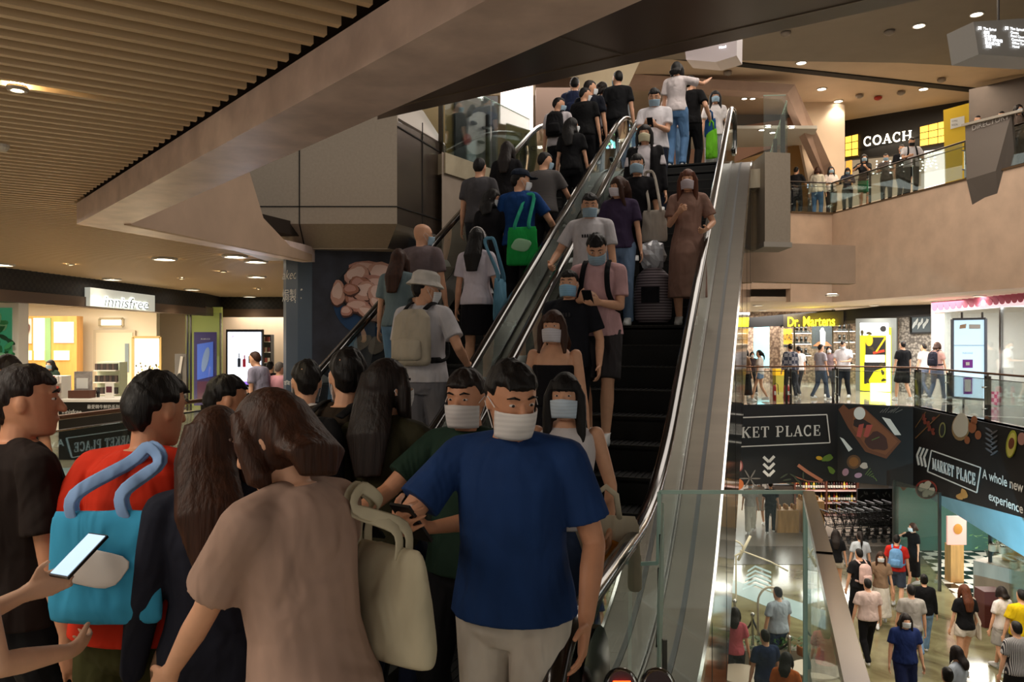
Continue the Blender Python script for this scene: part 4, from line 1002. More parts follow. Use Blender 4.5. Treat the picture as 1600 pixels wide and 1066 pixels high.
m = MB(); m.use(cm('#b9ab98')); blob(m, w2, 1501, 665, 12, 19, 5, .06, wob=.04); m.use(cm('#8a6a42')); blob(m, w2, 1501, 668, 14, 21, 5, .055)
m.use(cm('#8a4a26'))
for x, y, a in ((1519, 668, 9), (1528, 680, 7), (1511, 688, 6), (1522, 657, 7)): blob(m, w2, x, y, a*.7, a, 0, .06)
m.use(cm('#7f7a45')); blob(m, w2, 1472, 672, 5, 12, 5, .06); m.use(cm('#1b1a14')); blob(m, w2, 1472, 672, 3.4, 9.5, 5, .066)
m.use(cm('#79301f'))
for k in range(9): blob(m, w2, 1443+(k*7) % 20, 650+(k*11) % 28, 2.5, 3.5, k*30, .06, 8)
m.use(cm('#6b4a24')); wline(m, w2, [(1430, 685), (1468, 648)], 1.6, .06); wline(m, w2, [(1430, 668), (1446, 644)], 1.2, .06)
m.use(cm('#9aa02c')); blob(m, w2, 1580, 694, 8, 22, 8, .06); m.use(cm('#c9c062')); blob(m, w2, 1580, 695, 6, 19, 8, .066); m.use(cm('#6b3318')); blob(m, w2, 1580, 693, 4.5, 9, 8, .07)
m.use(cm('#a87a70')); blob(m, w2, 1596, 686, 6, 10, 0, .06); m.use(cm('#57575c'))
for k in range(10): blob(m, w2, 1549+(k % 2)*8-4, 672+k*4, 7, 1.6, -35 if k % 2 else 35, .06, 8)
m.use(cm('#b06a1c')); blob(m, w2, 1412, 722, 7, 14, 15, .06, wob=.1); m.use(cm('#a45f18')); blob(m, w2, 1413, 755, 6, 12, 20, .06, wob=.1)
m.use(cm('#8a2f24')); blob(m, w2, 1447, 765, 17, 15, 0, .055); m.use(cm('#1c1716')); blob(m, w2, 1447, 766, 15, 13, 0, .06); m.use(cm('#b8b3a4'))
for x, y in ((1440, 762), (1449, 758), (1455, 768), (1446, 771)): blob(m, w2, x, y, 5, 7, 20, .066, 10, wob=.1)
m.use(cm('#b98a4a'))
for x, y, a, b, an in ((1506, 772, 8, 5, 70), (1500, 776, 6, 5, 0)): blob(m, w2, x, y, a, b, an, .06, 12, wob=.1)
m.build('printed_food', None, r)
# ---- shops across the void, middle level
S0, S1, S2 = Vector((10.4, 33)), Vector((12.5, 31)), Vector((14.7, 28.5))
sw = Wall(S1, S2); sw0 = Wall(S0, S1)
def wall_quad(wall, pts, th=.1, off=0): return MB().slab([wall.px(x, y, off) for x, y in pts], wall.N, th)
struct('wall_back', MB().box((12, 35.5, 1.5), (18, .2, 3.3)), mat('brick_wall', '#a88f7a', .85, kind='voronoi', scale=9, col2='#6f5a4c'), label='speckled brick wall inside the boot shop')
hdm = mat('shop_header', '#4b443e', .5)
m = MB(); m.slab([sw0.px(1165, 497), sw0.px(1302, 484), sw0.px(1302, 507), sw0.px(1165, 512)], sw0.N, .2); m.slab([sw.px(1300, 486), sw.px(1456, 471), sw.px(1456, 492), sw.px(1300, 505)], sw.N, .2)
struct('wall_right', m, mat('louvre_black', '#141110', .7)); m = MB(); m.slab([sw.px(1300, 503), sw.px(1456, 490), sw.px(1456, 497), sw.px(1300, 508)], sw.N, .25, ); struct('trim_9', m, hdm)
def sign(label, m, material, name='shop_sign', part='letters'):
    r = thing(name, label, 'sign', (0, 0, 0)); m.build(part, material, r); return r
neon = emis('yellow_neon', hexc('#ffe21a'), 7)
m = MB(); wtext(m, sw0, 'Dr. Martens', 1231, 510, 15, 73, .25, weight=.012)
r = sign('yellow glowing Dr. Martens shop sign', m, neon); wall_quad(sw0, [(1224, 492), (1318, 486), (1318, 508), (1224, 512)], .05, .1).build('backing_board', mat('sign_board_dark', '#3b342a', .6), r)
pl_ = point('sign_glow', sw0.px(1268, 503, .6), 16, (1, .85, .1))
def picture(label, wall, pts, col, off=.05, frame=None, em=0, extra=None, name='poster', cat='poster'):
    r = thing(name, label, cat, (0, 0, 0)); mm = mat('print_'+label.replace(' ', '_')[:55], col, .6, emit=col if em else None, es=em) if not isinstance(col, bpy.types.Material) else col
    wall_quad(wall, pts, .04, off).build('print' if not frame else 'panel', mm, r)
    if frame:
        f = MB(); P4 = [wall.px(x, y, off+.01) for x, y in pts]
        for a, b in zip(P4, P4[1:]+P4[:1]): f.bar(a, b, .06, .06)
        f.build('frame', frame, r)
    if extra:
        m = MB(); extra(m, wall, off+.03); m.build('printed_motif', None, r)
    return r
iw = Wall((9, 33.8), (15, 33.8)); 
def ex1(m, w_, o):
    m.use(c_k); wtext(m, w_, 'BRUTAL', 1220, 531, 9, 17, o+.02, weight=.02); wline(m, w_, [(1218, 541), (1237, 541)], 4, o)
picture('orange yellow poster on the boot shop wall', iw, rect(1217, 514, 1238, 538), '#c98a1a', .05, None, .5, ex1)
def ex2(m, w_, o):
    m.use(cm('#d8d6d2')); dec(m, w_, [(1281, 516), (1286, 513), (1290, 520), (1289, 540), (1282, 540)], o); blob(m, w_, 1285, 515, 2.4, 3, 0, o+.01)
    m.use(cm('#a5603a')); dec(m, w_, [(1270, 541), (1279, 534), (1292, 534), (1300, 541)], o-.004)
picture('dark poster with a pale figure in the boot shop', iw, rect(1269, 509, 1300, 545), '#2b3136', .05, None, 0, ex2)
picture('turquoise lit panel in the doorway left of the boot shop', iw, rect(1178, 509, 1202, 575), '#7fc4cf', .05, None, 1.2)
def ex3(m, w_, o):
    m.use(emis('lb_white', (.95, .97, 1), 2.2)); dec(m, w_, rect(1344, 505, 1388, 524), o); dec(m, w_, rect(1352, 555, 1382, 566), o+.03); dec(m, w_, rect(1360, 599, 1390, 612), o+.03); dec(m, w_, rect(1385, 524, 1391, 612), o+.02)
    m.use(c_k); blob(m, w_, 1380, 514, 5, 5, 0, o+.02); wtext(m, w_, 'EXPO', 1362, 517, 6, 13, o+.02); dec(m, w_, rect(1352, 527, 1384, 555), o+.01); dec(m, w_, [(1350, 566), (1384, 566), (1384, 574), (1366, 580), (1354, 600), (1350, 600)], o+.012)
    m.use(cm('#d8b21a')); blob(m, w_, 1358, 532, 6, 9, 0, o+.02); wline(m, w_, [(1369, 550), (1384, 527)], 3, o+.03); m.use(cm('#b03a20')); wline(m, w_, [(1364, 552), (1382, 548)], 4, o+.03)
    m.use(cm('#3c3410'))
    for k in range(10): blob(m, w_, 1347+(k*17) % 36, 520+(k*37) % 86, 2.5, 5, k*40, o+.015, 8, wob=.2)
lbw = Wall((12.6, 29.6), (14.3, 28.2))
r = picture('tall glowing yellow and black lightbox poster standing by the boot shop', lbw, [(1344, 512), (1392, 512), (1392, 613), (1344, 610)], mat('lb_yellow', '#d8cf1c', .5, emit='#e6dd14', es=1.5), .05, None, 0, ex3, 'lightbox', 'lightbox')
wall_quad(lbw, [(1337, 498), (1401, 497), (1401, 622), (1337, 618)], .2, 0).build('housing', mat('lb_grey', '#7d8383', .4, metal=.3), r)
def ex4(m, w_, o):
    m.use(cm('#c9d4d6'))
    for k in range(6): blob(m, w_, 1428+k*4, 508-(k % 2)*5, 2, 6, 20, o, 8, wob=.2)
picture('black and white photo print on the shop pillar', sw, [(1423, 495), (1456, 493), (1456, 520), (1423, 521)], '#4e5a60', .1, blackm, .15, ex4)
struct('wall_right', wall_quad(sw, [(1405, 497), (1457, 492), (1457, 630), (1405, 621)], .3, 0), mat('speckle_wall', '#b9b3aa', .8, kind='voronoi', scale=12, col2='#6f6a66'))
struct('wall_right', wall_quad(sw0, [(1203, 510), (1219, 510), (1219, 606), (1203, 606)], .3, 0), MATS['brick_wall'])
m = MB(); 
for x in (1240, 1300, 1325, 1338): m.slab([sw0.px(x, 508), sw0.px(x+1.6, 508), sw0.px(x+1.6, 606), sw0.px(x, 606)], sw0.N, .05)
struct('trim_10', m, chrome)
struct('window_1', MB().slab([sw0.px(1219, 508), sw0.px(1337, 506), sw0.px(1337, 608), sw0.px(1219, 608)], sw0.N, .02), glass)
# boots on shelves
r = thing('display_shelves', 'wall shelves of black boots in the boot shop', 'shelves', (0, 0, 0)); m = MB()
for y in (521, 538, 556, 573): m.box(iw.px(1252, y, .2), (.75, .3, .03)); m.box(iw.px(1319, y-3, .2), (.8, .3, .03))
m.build('shelf', white_m, r)
bt = MB(); bt.tube([(0, 0, .3), (0, 0, .06)], [.055, .06], 8); bt.loft([((.05, 0, 0), .14, .05, None), ((.05, 0, .04), .14, .05, None), ((.02, 0, .08), .10, .05, None)], 8)
bo = None
for y in (521, 538, 556, 573):
    for j in range(3):
        for xc in (1245, 1312):
            p = iw.px(xc+j*7, y-(0 if xc < 1300 else 3), .25)+Vector((0, 0, .02))
            if bo is None: bo = bt.build('boot', black_g, None, smooth=True)
            else: bo = bo.copy(); COL.objects.link(bo)
            bo.location = p; tag(bo, 'black boot standing on the boot shop wall shelves', 'boot', 'boots on the shop shelves')
# pink shop
pwl = Wall((13.4, 25.7), (13.9, 21.6)); pk = mat('awning_pink', '#c9647f', .6)
r = thing('awning', 'pink and white scalloped awning over the white shop', 'awning', (0, 0, 0))
wall_quad(pwl, [(1455, 473), (1610, 458), (1610, 476), (1455, 489)], .2, .1).build('box', mat('awning_white', '#f0dfe2', .6, emit='#ffe8ee', es=.5), r)
m = MB()
for k in range(16):
    x = 1460+k*9.6; y = 481-k*.98; blob(m, pwl, x, y, 4.6, 5.5, 0, .34, 14); dec(m, pwl, rect(x-4.8, y-9, x+4.8, y), .33)
m.build('scallops', pk, r)
struct('wall_right', wall_quad(pwl, [(1455, 489), (1476, 487), (1476, 640), (1455, 632)], .2, 0), white_m)
struct('wall_right', MB().prism([(13.9, 26), (19, 26), (19, 26.2), (13.9, 26.2)], 0, 3.1), white_m); struct('wall_right', MB().prism([(19, 14), (19.2, 14), (19.2, 26), (19, 26)], 0, 3.1), mat('white_bright', '#f4f0f2', .7))
m = MB(); 
for x in (1561, ): m.slab([pwl.px(x, 480), pwl.px(x+2.5, 480), pwl.px(x+2.5, 690), pwl.px(x, 690)], pwl.N, .08)
struct('trim_11', m, chrome)
struct('window_2', wall_quad(pwl, [(1476, 486), (1640, 474), (1640, 700), (1476, 640)], .02, 0), glass)
def ex5(m, w_, o):
    m.use(cm('#8c3aa8')); dec(m, w_, rect(1504, 562, 1520, 575), o); dec(m, w_, rect(1505, 590, 1519, 616), o); m.use(cm('#c7a98a')); dec(m, w_, [(1500, 508), (1510, 506), (1509, 513), (1499, 514)], o); m.use(c_w); dec(m, w_, rect(1514, 507, 1532, 514), o); dec(m, w_, rect(1509, 566, 1515, 571), o+.02); dec(m, w_, rect(1507, 593, 1517, 612), o+.02)
    m.use(cm('#6c7f96')); dec(m, w_, rect(1489, 539.5, 1538, 540.3), o); wtext(m, w_, 'PURCHASE', 1504, 553, 2.5, 16, o)
iwl = Wall((12.0, 22.2), (13.1, 21.8))
r = picture('tall pale blue information panel in a grey frame outside the white shop', iwl, [(1488, 499), (1540, 498), (1540, 625), (1488, 621)], mat('panel_blue', '#b9d6e6', .4, emit='#c4e2f4', es=.75), .03, mat('frame_grey', '#5b5f66', .4, metal=.4), 0, ex5, 'information_panel', 'information panel')
m = MB(); 
for x in (1503, 1535): m.tube([iwl.px(x, 499), iwl.px(x, 488)], .03, 8)
m.tube([iwl.px(1505, 624), iwl.px(1505, 640)], .03, 8); m.build('bracket', steel_d, r)
picture('pink checked poster low on the white shop window', pwl, [(1544, 612), (1558, 612), (1558, 634), (1544, 630)], mat('pink_check', '#d0407c', .6, kind='check', scale=9, col2='#f0c8d8'), .05)
# red extinguishers, bin
for i, (px, lab) in enumerate(((1224, 'slim red fire extinguisher by the gallery railing, left of the two'), (1244, 'wider red fire extinguisher by the gallery railing with black hose'))):
    p = Zp(px, 630, 0); p.y += .8; r = thing('fire_extinguisher', lab, 'fire extinguisher', (p.x, p.y, 0)); q = (.055, .1)[i]
    MB().lathe((0, 0, 0), [(q, 0), (q, .42), (q*.7, .48), (.02, .5)], 14).build('cylinder', mat('fire_red', '#a8140f', .3), r, smooth=True)
    MB().tube([(0, 0, .5), (.03, 0, .56), (.1, 0, .5), (.12, 0, .2)], .012, 6).build('hose', blackm, r, smooth=True)
    MB().box((0, -q-.003, .25), (q*.9, .006, .12)).build('label_plate', c_w, r)
p = P(1217, 600, 29); r = thing('display_stool', 'yellow topped display block near the boot shop entrance', 'display block', (p.x, p.y, 0))
MB().box((0, 0, .3), (.34, .34, .6)).build('body', cm('#b8a83a'), r); MB().box((0, 0, .72), (.36, .36, .24)).build('top', mat('yellow_acrylic', '#d8a81c', .3, emit='#e8a80c', es=.4), r)
# ---- ceiling lamps: middle level gallery, our level, upper hall
def downlight(px, py, z, rad, label, group, power=0, colr=(1, .9, .74), em=14, cone=110):
    p = Zp(px, py, z); r = thing('ceiling_light', label, 'ceiling light', (p.x, p.y, z), 0, group)
    MB().lathe((0, 0, 0), [(rad*.82, -.008), (rad*.82, .03)], 20).build('lens', emis('lamp_%d' % em, colr, em), r)
    n = 20; m = MB(); m.tube([(rad*math.cos(a*2*math.pi/n), rad*math.sin(a*2*math.pi/n), -.004) for a in range(n)], .012+rad*.08, 6, closed=True); m.build('ring', mat('lamp_ring', '#b5aea4', .4), r)
    if power: spot('lamp_spot', (p.x, p.y, z-.03), power, colr, cone, rad=.08)
    return r
for k, (x, y, pw) in enumerate(((1300, 461, 0), (1296, 483, 0), (1366, 477, 60), (1463, 471, 60), (1530, 462, 60), (1184, 477, 0), (1192, 485, 40))): downlight(x, y, 3.145, .16, 'recessed round light in the gallery ceiling above the shops opposite', 'gallery ceiling lights', pw)
for k, (x, y, pw) in enumerate(((4, 413, 60), (257, 404, 90), (175, 436, 60), (300, 452, 60), (367, 400, 70), (400, 408, 0), (401, 432, 70), (390, 463, 50))): downlight(x, y, 3.145, .17, 'large round light in the slatted ceiling near the cosmetics shop', 'large slatted-ceiling lights', pw)
for k, (x, y) in enumerate(((111, 413), (96, 439), (284, 435), (330, 464), (404, 451), (401, 470), (349, 424))): downlight(x, y, 3.145, .045, 'small spotlight in the slatted ceiling near the cosmetics shop', 'small slatted-ceiling spotlights', 0, (1, .8, .5), 30)
downlight(27, 137, 3.14, .038, 'brightest small spotlight in the slatted ceiling, nearest to us', None, 45, (1, .82, .5), 60)
r = thing('smoke_detector', 'small round white detector in the slatted ceiling at the left edge', 'smoke detector', Zp(3, 231, 3.13)); MB().lathe((0, 0, -.02), [(.03, 0), (.045, .02), (.045, .04)], 14).build('housing', white_m, r)
for k, (x, y) in enumerate(((1252, 98), (1310, 158), (1284, 139), (1443, 139), (1436, 40), (1526, 22))):
    downlight(x, y, 10.09 if y > 90 else 9.74, .15, 'round recessed light in the cream ceiling over the bag shop', 'upper hall ceiling lights', 90)
for k, (x, y, c_) in enumerate(((1343, 149, '#8a8078'), (1372, 152, '#a3261a'), (1408, 144, '#8a8078'), (1390, 49, '#8a8078'), (1290, 190, '#8a8078'), (1137, 113, '#8a8078'), (1228, 51, '#8a8078'), (1471, 124, '#8a8078'))):
    p = Zp(x, y, 10.06 if y > 90 else 9.73); r = thing('ceiling_sensor', ('dark red' if c_ == '#a3261a' else 'small grey')+' sensor on the cream upper ceiling', 'sensor', p, 0, None if c_ == '#a3261a' else 'grey ceiling sensors')
    MB().lathe((0, 0, -.1), [(.05, 0), (.12, .04), (.13, .1)], 14).build('dome', mat('sensor_'+c_[1:], c_, .4), r, smooth=True)
# ---- upper hall: portal beam, walls, bag shop
portal = mat('pink_plaster', '#b99c8c', .6, kind='stone', scale=2, amt=.08); pw = Wall((0, 24.6), (12, 24.6))
m = MB(); ring = [(930, 112), (1242, 132), (1312, 300)]; ring2 = [(930, 128), (1230, 146), (1292, 300)]
def poly3(w_, a, th): return [w_.px(x, y) for x, y in a]
m.slab(poly3(pw, [ring[0], ring[1], ring2[1], ring2[0]], 0), (0, -1, 0), .6); m.slab([P(1242, 132, 24.6), P(1318, 300, 27.9), P(1298, 300, 27.9), P(1230, 146, 24.6)], (0, -1, 0), .5)
struct('wall_back', m, portal, label='pink plaster portal frame of the upper hall')
struct('wall_back', MB().slab(poly3(Wall((0, 27.5), (12, 27.5)), [(1225, 95), (1320, 95), (1320, 345), (1276, 345), (1236, 150)], 0), (0, -1, 0), .2), cream)
bw_ = Wall((0, 30), (12, 30)); hallw = mat('hall_wall', '#c8bfb4', .7)
struct('wall_back', MB().slab(poly3(bw_, [(840, 60), (1260, 60), (1260, 205), (1040, 215), (840, 260)], 0), (0, -1, 0), .2), hallw, label='pale wall beyond the landing')
struct('wall_back', MB().slab(poly3(Wall((0, 29), (12, 29)), [(1040, 192), (1250, 168), (1250, 182), (1205, 196), (1040, 240)], 0), (0, -1, 0), .2), mat('grey_band', '#7a7672', .5))
struct('wall_back', MB().slab(poly3(Wall((0, 28.5), (12, 28.5)), [(1120, 262), (1190, 240), (1262, 222), (1262, 330), (1120, 330)], 0), (0, -1, 0), .2), mat('amber_wall', '#9c7a4a', .6))
struct('wall_back', MB().slab(poly3(Wall((0, 28.8), (12, 28.8)), [(1040, 215), (1215, 188), (1270, 175), (1270, 215), (1190, 236), (1040, 300)], 0), (0, -1, 0), .2), mat('pink_wall', '#b08873', .6))
struct('ceiling', MB().slab([Vector((5.0, 25.3, 8.6)), Vector((9.7, 25.3, 8.6)), Vector((10.3, 27.4, 8.6)), Vector((5, 28.2, 8.6))], (0, 0, -1), .1), mat('hall_ceiling', '#c9c4bb', .7))
for x, y in ((1163, 154), (1176, 154), (1190, 203), (1200, 198), (1207, 207), (1237, 199)): downlight(x, y, 10.09 if y < 170 else 8.59, .1, 'small round light in the far ceiling seen through the landing glass', 'far landing ceiling lights', 0)
cw_ = Wall((12.2, 30), (15.75, 27.2))
struct('wall_right', wall_quad(cw_, [(1306, 190), (1524, 154), (1524, 202), (1480, 206), (1306, 245)], .3, 0), mat('bag_shop_black', '#0c0a08', .5), label='black bulkhead of the bag shop')
struct('wall_right', wall_quad(cw_, [(1306, 240), (1480, 204), (1480, 234), (1306, 251)], .25, 0), MATS['bag_shop_black'])
struct('wall_right', wall_quad(Wall((12.4, 31.5), (16.5, 29)), [(1300, 235), (1485, 200), (1485, 350), (1300, 350)], .1, 0), mat('shop_interior', '#cdbda5', .7, emit='#e8d2b0', es=.25))
gold = mat('gold_lattice', '#c99a3a', .4, emit='#ffc24a', es=1.6)
for (pts, lab) in (([(1310, 216), (1341, 209), (1341, 243), (1310, 247)], 'small glowing gold lattice panel left of the COACH letters'), ([(1437, 198), (1479, 188), (1479, 222), (1437, 229)], 'larger glowing gold lattice panel right of the COACH letters')):
    r = thing('lattice_panel', lab, 'wall light', (0, 0, 0)); wall_quad(cw_, pts, .05, .08).build('glow_panel', gold, r)
    m = MB(); A_, B_, C_, D_ = [Vector((*p, 0)) for p in pts]
    for t in (0, .33, .67, 1):
        a, b = A_.lerp(B_, t), D_.lerp(C_, t); wline(m, cw_, [(a.x, a.y), (b.x, b.y)], 1, .14); a, b = A_.lerp(D_, t), B_.lerp(C_, t); wline(m, cw_, [(a.x, a.y), (b.x, b.y)], 1, .14)
    m.build('lattice', blackm, r)
m = MB(); O = cw_.px(1349, 229, .3); h = (cw_.px(1349, 229)-cw_.px(1349, 215)).length
serif_geo(m, 'COACH', O, cw_.R, (0, 0, 1), h, width=(cw_.px(1425, 221, .3)-O).length, depth=.02); sign('glowing COACH letters on the black bulkhead', m, emis('warm_letters', (1, .85, .62), 5))
picture('tall amber lit window strip at the left of the bag shop', cw_, [(1322, 252), (1331, 250), (1331, 300), (1320, 302)], '#d8953a', .1, None, 1.2, None, 'lit_strip', 'light')
picture('bright white display case beside the yellow board', cw_, [(1444, 236), (1478, 232), (1478, 300), (1444, 306)], '#e8e2dc', .1, None, 1.0, None, 'display_case', 'display case')
yb = Wall((13.0, 23.5), (14.0, 22.9))
def ex6(m, w_, o):
    m.use(c_w); dec(m, w_, [(1485, 186), (1507, 181), (1507, 196), (1485, 202)], o)
    m.use(c_k); wtext(m, w_, 'COMING', 1487, 191, 3, 9, o+.02); wtext(m, w_, 'SOON', 1487, 197, 3, 9, o+.02)
picture('yellow notice board standing behind the upper railing', yb, [(1474, 172), (1514, 161), (1514, 300), (1477, 306)], '#c9a51c', .03, None, .12, ex6, 'notice_board', 'notice board')
struct('wall_right', MB().slab(poly3(Wall((14.5, 25.5), (19, 22)), [(1514, 140), (1640, 110), (1640, 300), (1514, 310)], 0), (-.6, -.8, 0), .2), mat('dark_stone', '#4a413c', .6, kind='stone', scale=1.5, amt=.2))
# reflection of the MONKI sign in the railing glass, modelled as glowing dots
mw = Wall((11.1, 24.8), (12.4, 22.6)); m = MB(); reflected_bulb = emis('reflected_bulb', (1, .95, .82), 4)
def reflected_bulbs(pts, step=4.2):
    for a, b in zip(pts, pts[1:]):
        L = math.hypot(b[0]-a[0], b[1]-a[1]); n = max(1, int(L/step))
        for i in range(n+1): m.ell(mw.px(a[0]+(b[0]-a[0])*i/n, a[1]+(b[1]-a[1])*i/n), (.024, .024, .024), 6)
reflected_bulbs([(1364, 271), (1370, 271), (1370, 252)]); reflected_bulbs([(1377, 270), (1389, 259), (1380, 253)]); reflected_bulbs([(1391, 270), (1391, 252)]); reflected_bulbs([(1402, 262), (1413, 255), (1413, 268)]); reflected_bulbs([(1402, 258), (1402, 268)][:1]+[(1403, 250)])
reflected_bulbs([(1433+9*math.cos(math.radians(a)), 258-10*math.sin(math.radians(a))) for a in range(0, 361, 30)]); reflected_bulbs([(1445, 266), (1450, 248), (1454, 260), (1460, 246), (1463, 262)]); reflected_bulbs([(1396, 249), (1430, 243), (1470, 238)], 5)
sign('mirrored reflection of MONKI letters, put in as glowing dots behind the upper railing', m, reflected_bulb, 'bulb_sign_reflection', 'reflected_bulbs')
# ---- directory fin hanging over the fascia
dw = Wall((12.0, 18.75), (12.5, 16.6)); r = thing('directory_fin', 'folded grey metal fin with the word DIRECTORY hanging over the stone fascia', 'sign', (0, 0, 0))
m = MB(); m.slab(poly3(dw, [(1508, 197), (1580, 178), (1556, 267), (1510, 281)], 0), dw.N, .12).build('upper_face', mat('fin_grey', '#7d736b', .45, metal=.4), r)
m = MB(); a, b, c, d = poly3(dw, [(1510, 281), (1556, 267), (1560, 326), (1525, 343)], 0); m.slab([a, b, c+Vector((.15, .25, 0)), d+Vector((.15, .25, 0))], dw.N, .1).build('lower_face', mat('fin_grey_dark', '#675e57', .45, metal=.4), r)
a, b, c, d = poly3(dw, [(1580, 178), (1556, 267), (1560, 326), (1584, 270)], 0); MB().slab([a, b, c+Vector((.15, .25, 0)), d+Vector((.25, .3, 0))], dw.N, .06).build('side_face', MATS['fin_grey_dark'], r)
m = MB(); wtext(m, dw, 'DIRECTORY', 1519, 204, 8, 56, .03); m.build('lettering', mat('pale_letters', '#a8a099', .5), r)
MB().bar(dw.px(1504, 196, .05), dw.px(1600, 172, .05), .08, .06).build('top_cap', mat('fin_cap', '#c9bfb0', .3, metal=.6), r)
# ---- hanging signs
r = thing('hanging_sign', 'hanging grey lit direction sign listing The Spiral, Cinema and Food Court', 'sign', (0, 0, 0)); hw = Wall((6.8, 11.8), (8.6, 12.3))
M4 = [(1521, 34), (1640, 26), (1640, 92), (1529, 85)]
wall_quad(hw, M4, .5, 0).build('housing', mat('sign_grey', '#6f6a64', .5, emit='#6f6a60', es=.15), r)
m = MB(); 
for y, a, b in ((46, 'The Spiral', 'The Spiral'), (52, '戲院', 'Cinema'), (57.5, '美食廣場', 'Food Court'), (63, '會所 停車場', 'Consulate'), (68.5, '辦公樓大堂', 'Office Tower'), (74, '酒店', 'Hotel')):
    dx = (y-46)*.14; wtext(m, hw, a, 1536+dx, y, 3.8, len(a)*(2 if ord(a[0]) < 999 else 4.6), .02); wtext(m, hw, b, 1578+dx, y, 3.8, len(b)*2.1, .02)
for x in (1529, 1571): wline(m, hw, [(x, 46), (x+4, 42)], 1, .02); wline(m, hw, [(x, 42), (x+4, 42), (x+4, 46)], 1, .02)
m.build('lettering', emis('sign_white', (.9, .95, 1), 4), r)
m = MB(); 
for x in (1560, 1630): p = hw.px(x, 34, -.2); m.tube([p, Vector((p.x, p.y, 9.75))], .02, 6)
m.build('hanger', steel_d, r)
r = thing('hanging_sign', 'pale underside of a hanging sign half hidden above the landing, reading Hotel', 'sign', (0, 0, 0)); hw = Wall((2.6, 14.4), (4.2, 13.6))
wall_quad(hw, [(1065, 30), (1152, 30), (1151, 87), (1118, 97), (1072, 93)], .5, 0).build('housing', mat('sign_pale', '#b9aeb0', .5), r); m = MB(); wtext(m, hw, 'Hotel', 1124, 76, 3.8, 10, .02); m.build('lettering', MATS['sign_white'], r)
m = MB(); p = hw.px(1100, 40, -.2); m.tube([p, Vector((p.x, p.y, 9.8))], .02, 6); m.build('hanger', steel_d, r)
# ---- cosmetics posters on the upper landing, left
fw = Wall((-1.1, 12.7), (.6, 15.3)); 
def ex7(m, w_, o):
    m.use(mat('photo_grey', '#8f8a86', .5, kind='noise', scale=2, amt=.3, emit='#6a6664', es=.25)); blob(m, w_, 747, 208, 22, 34, 8, o)
    m.use(cm('#1c1a1b')); blob(m, w_, 741, 192, 5.5, 3, 20, o+.03); blob(m, w_, 757, 200, 4, 2.6, 20, o+.03); dec(m, w_, [(712, 165), (735, 170), (727, 250), (712, 245)], o+.02); blob(m, w_, 752, 222, 6, 2.6, 15, o+.03)
    m.use(cm('#8c2f2c')); blob(m, w_, 731, 218, 6, 9, 0, o+.035); m.use(cm('#202a44')); dec(m, w_, [(762, 172), (778, 178), (778, 205), (766, 195)], o+.02)
picture('black and white close-up face poster behind the landing glass', fw, [(711, 150), (778, 150), (778, 268), (711, 246)], '#2c2a2a', .02, None, .03, ex7)
m = MB()
struct('wall_left', MB().slab(poly3(fw, [(640, 120), (711, 120), (711, 246), (640, 230)], 0), fw.N, .15), mat('ochre_wall', '#8b7442', .6))
lt = Wall((0, 15.8), (3, 15.8))
r = picture('bright white lightbox wall above the stairhead cosmetics shop', lt, [(782, 130), (833, 130), (833, 206), (782, 192)], mat('lightbox_white', '#f4e6e2', .5, emit='#ffe9e2', es=.85), 0, None, 0, None, 'lightbox', 'lightbox')
struct('wall_left', MB().box((.9, 16.0, 6.3), (.85, .3, 3.4)), mat('brown_pillar', '#5b4638', .6))
picture('white lit strip beside the brown pillar', Wall((1, 15.9), (3, 15.9)), [(867, 110), (881, 110), (881, 190), (867, 190)], '#e9e6f2', 0, None, 1.0, None, 'lit_strip', 'light')
struct('ceiling', MB().slab([Vector((-2.5, 12.5, 7.1)), Vector((2.4, 12.9, 7.1)), Vector((2.4, 17, 7.1)), Vector((-2.5, 17, 7.1))], (0, 0, -1), .1), mat('shop_ceiling2', '#cfc6b8', .7))
ow = Wall((.25, 14.2), (1.25, 14.7)); r = picture('olive panel with dark MAC lettering at the escalator top', ow, [(792, 192), (862, 214), (862, 330), (792, 310)], mat('olive_panel', '#6f6a44', .3), 0, None, 0, None, 'wall_panel', 'wall panel')
m = MB(); wtext(m, ow, 'M·A·C', 803, 232, 8, 34, .02, weight=-.005); m.build('lettering', c_k, r)
struct('wall_back', MB().box((2.05, 18.2, 6.0), (1.3, .2, 2.8)), mat('slate_wall', '#5a6068', .6))
m = MB(); rr = random.Random(5)
for k in range(26):
    m.use(emis('disp_%d' % (k % 4), [(.3, .9, .9), (.5, .95, .4), (.35, .55, 1), (.9, .9, .95)][k % 4], 1.6)); wq = Wall((0, 17), (5, 17)); blob(m, wq, 985+rr.random()*24, 192+rr.random()*36, 2, 5, rr.random()*180, .01*k/5, 8)
sign('patch of coloured display lights behind the escalator top', m, None, 'display_lights', 'lights')
area('landing_light', (1.5, 15.5, 6.9), 3, 120, (1, .92, .85))
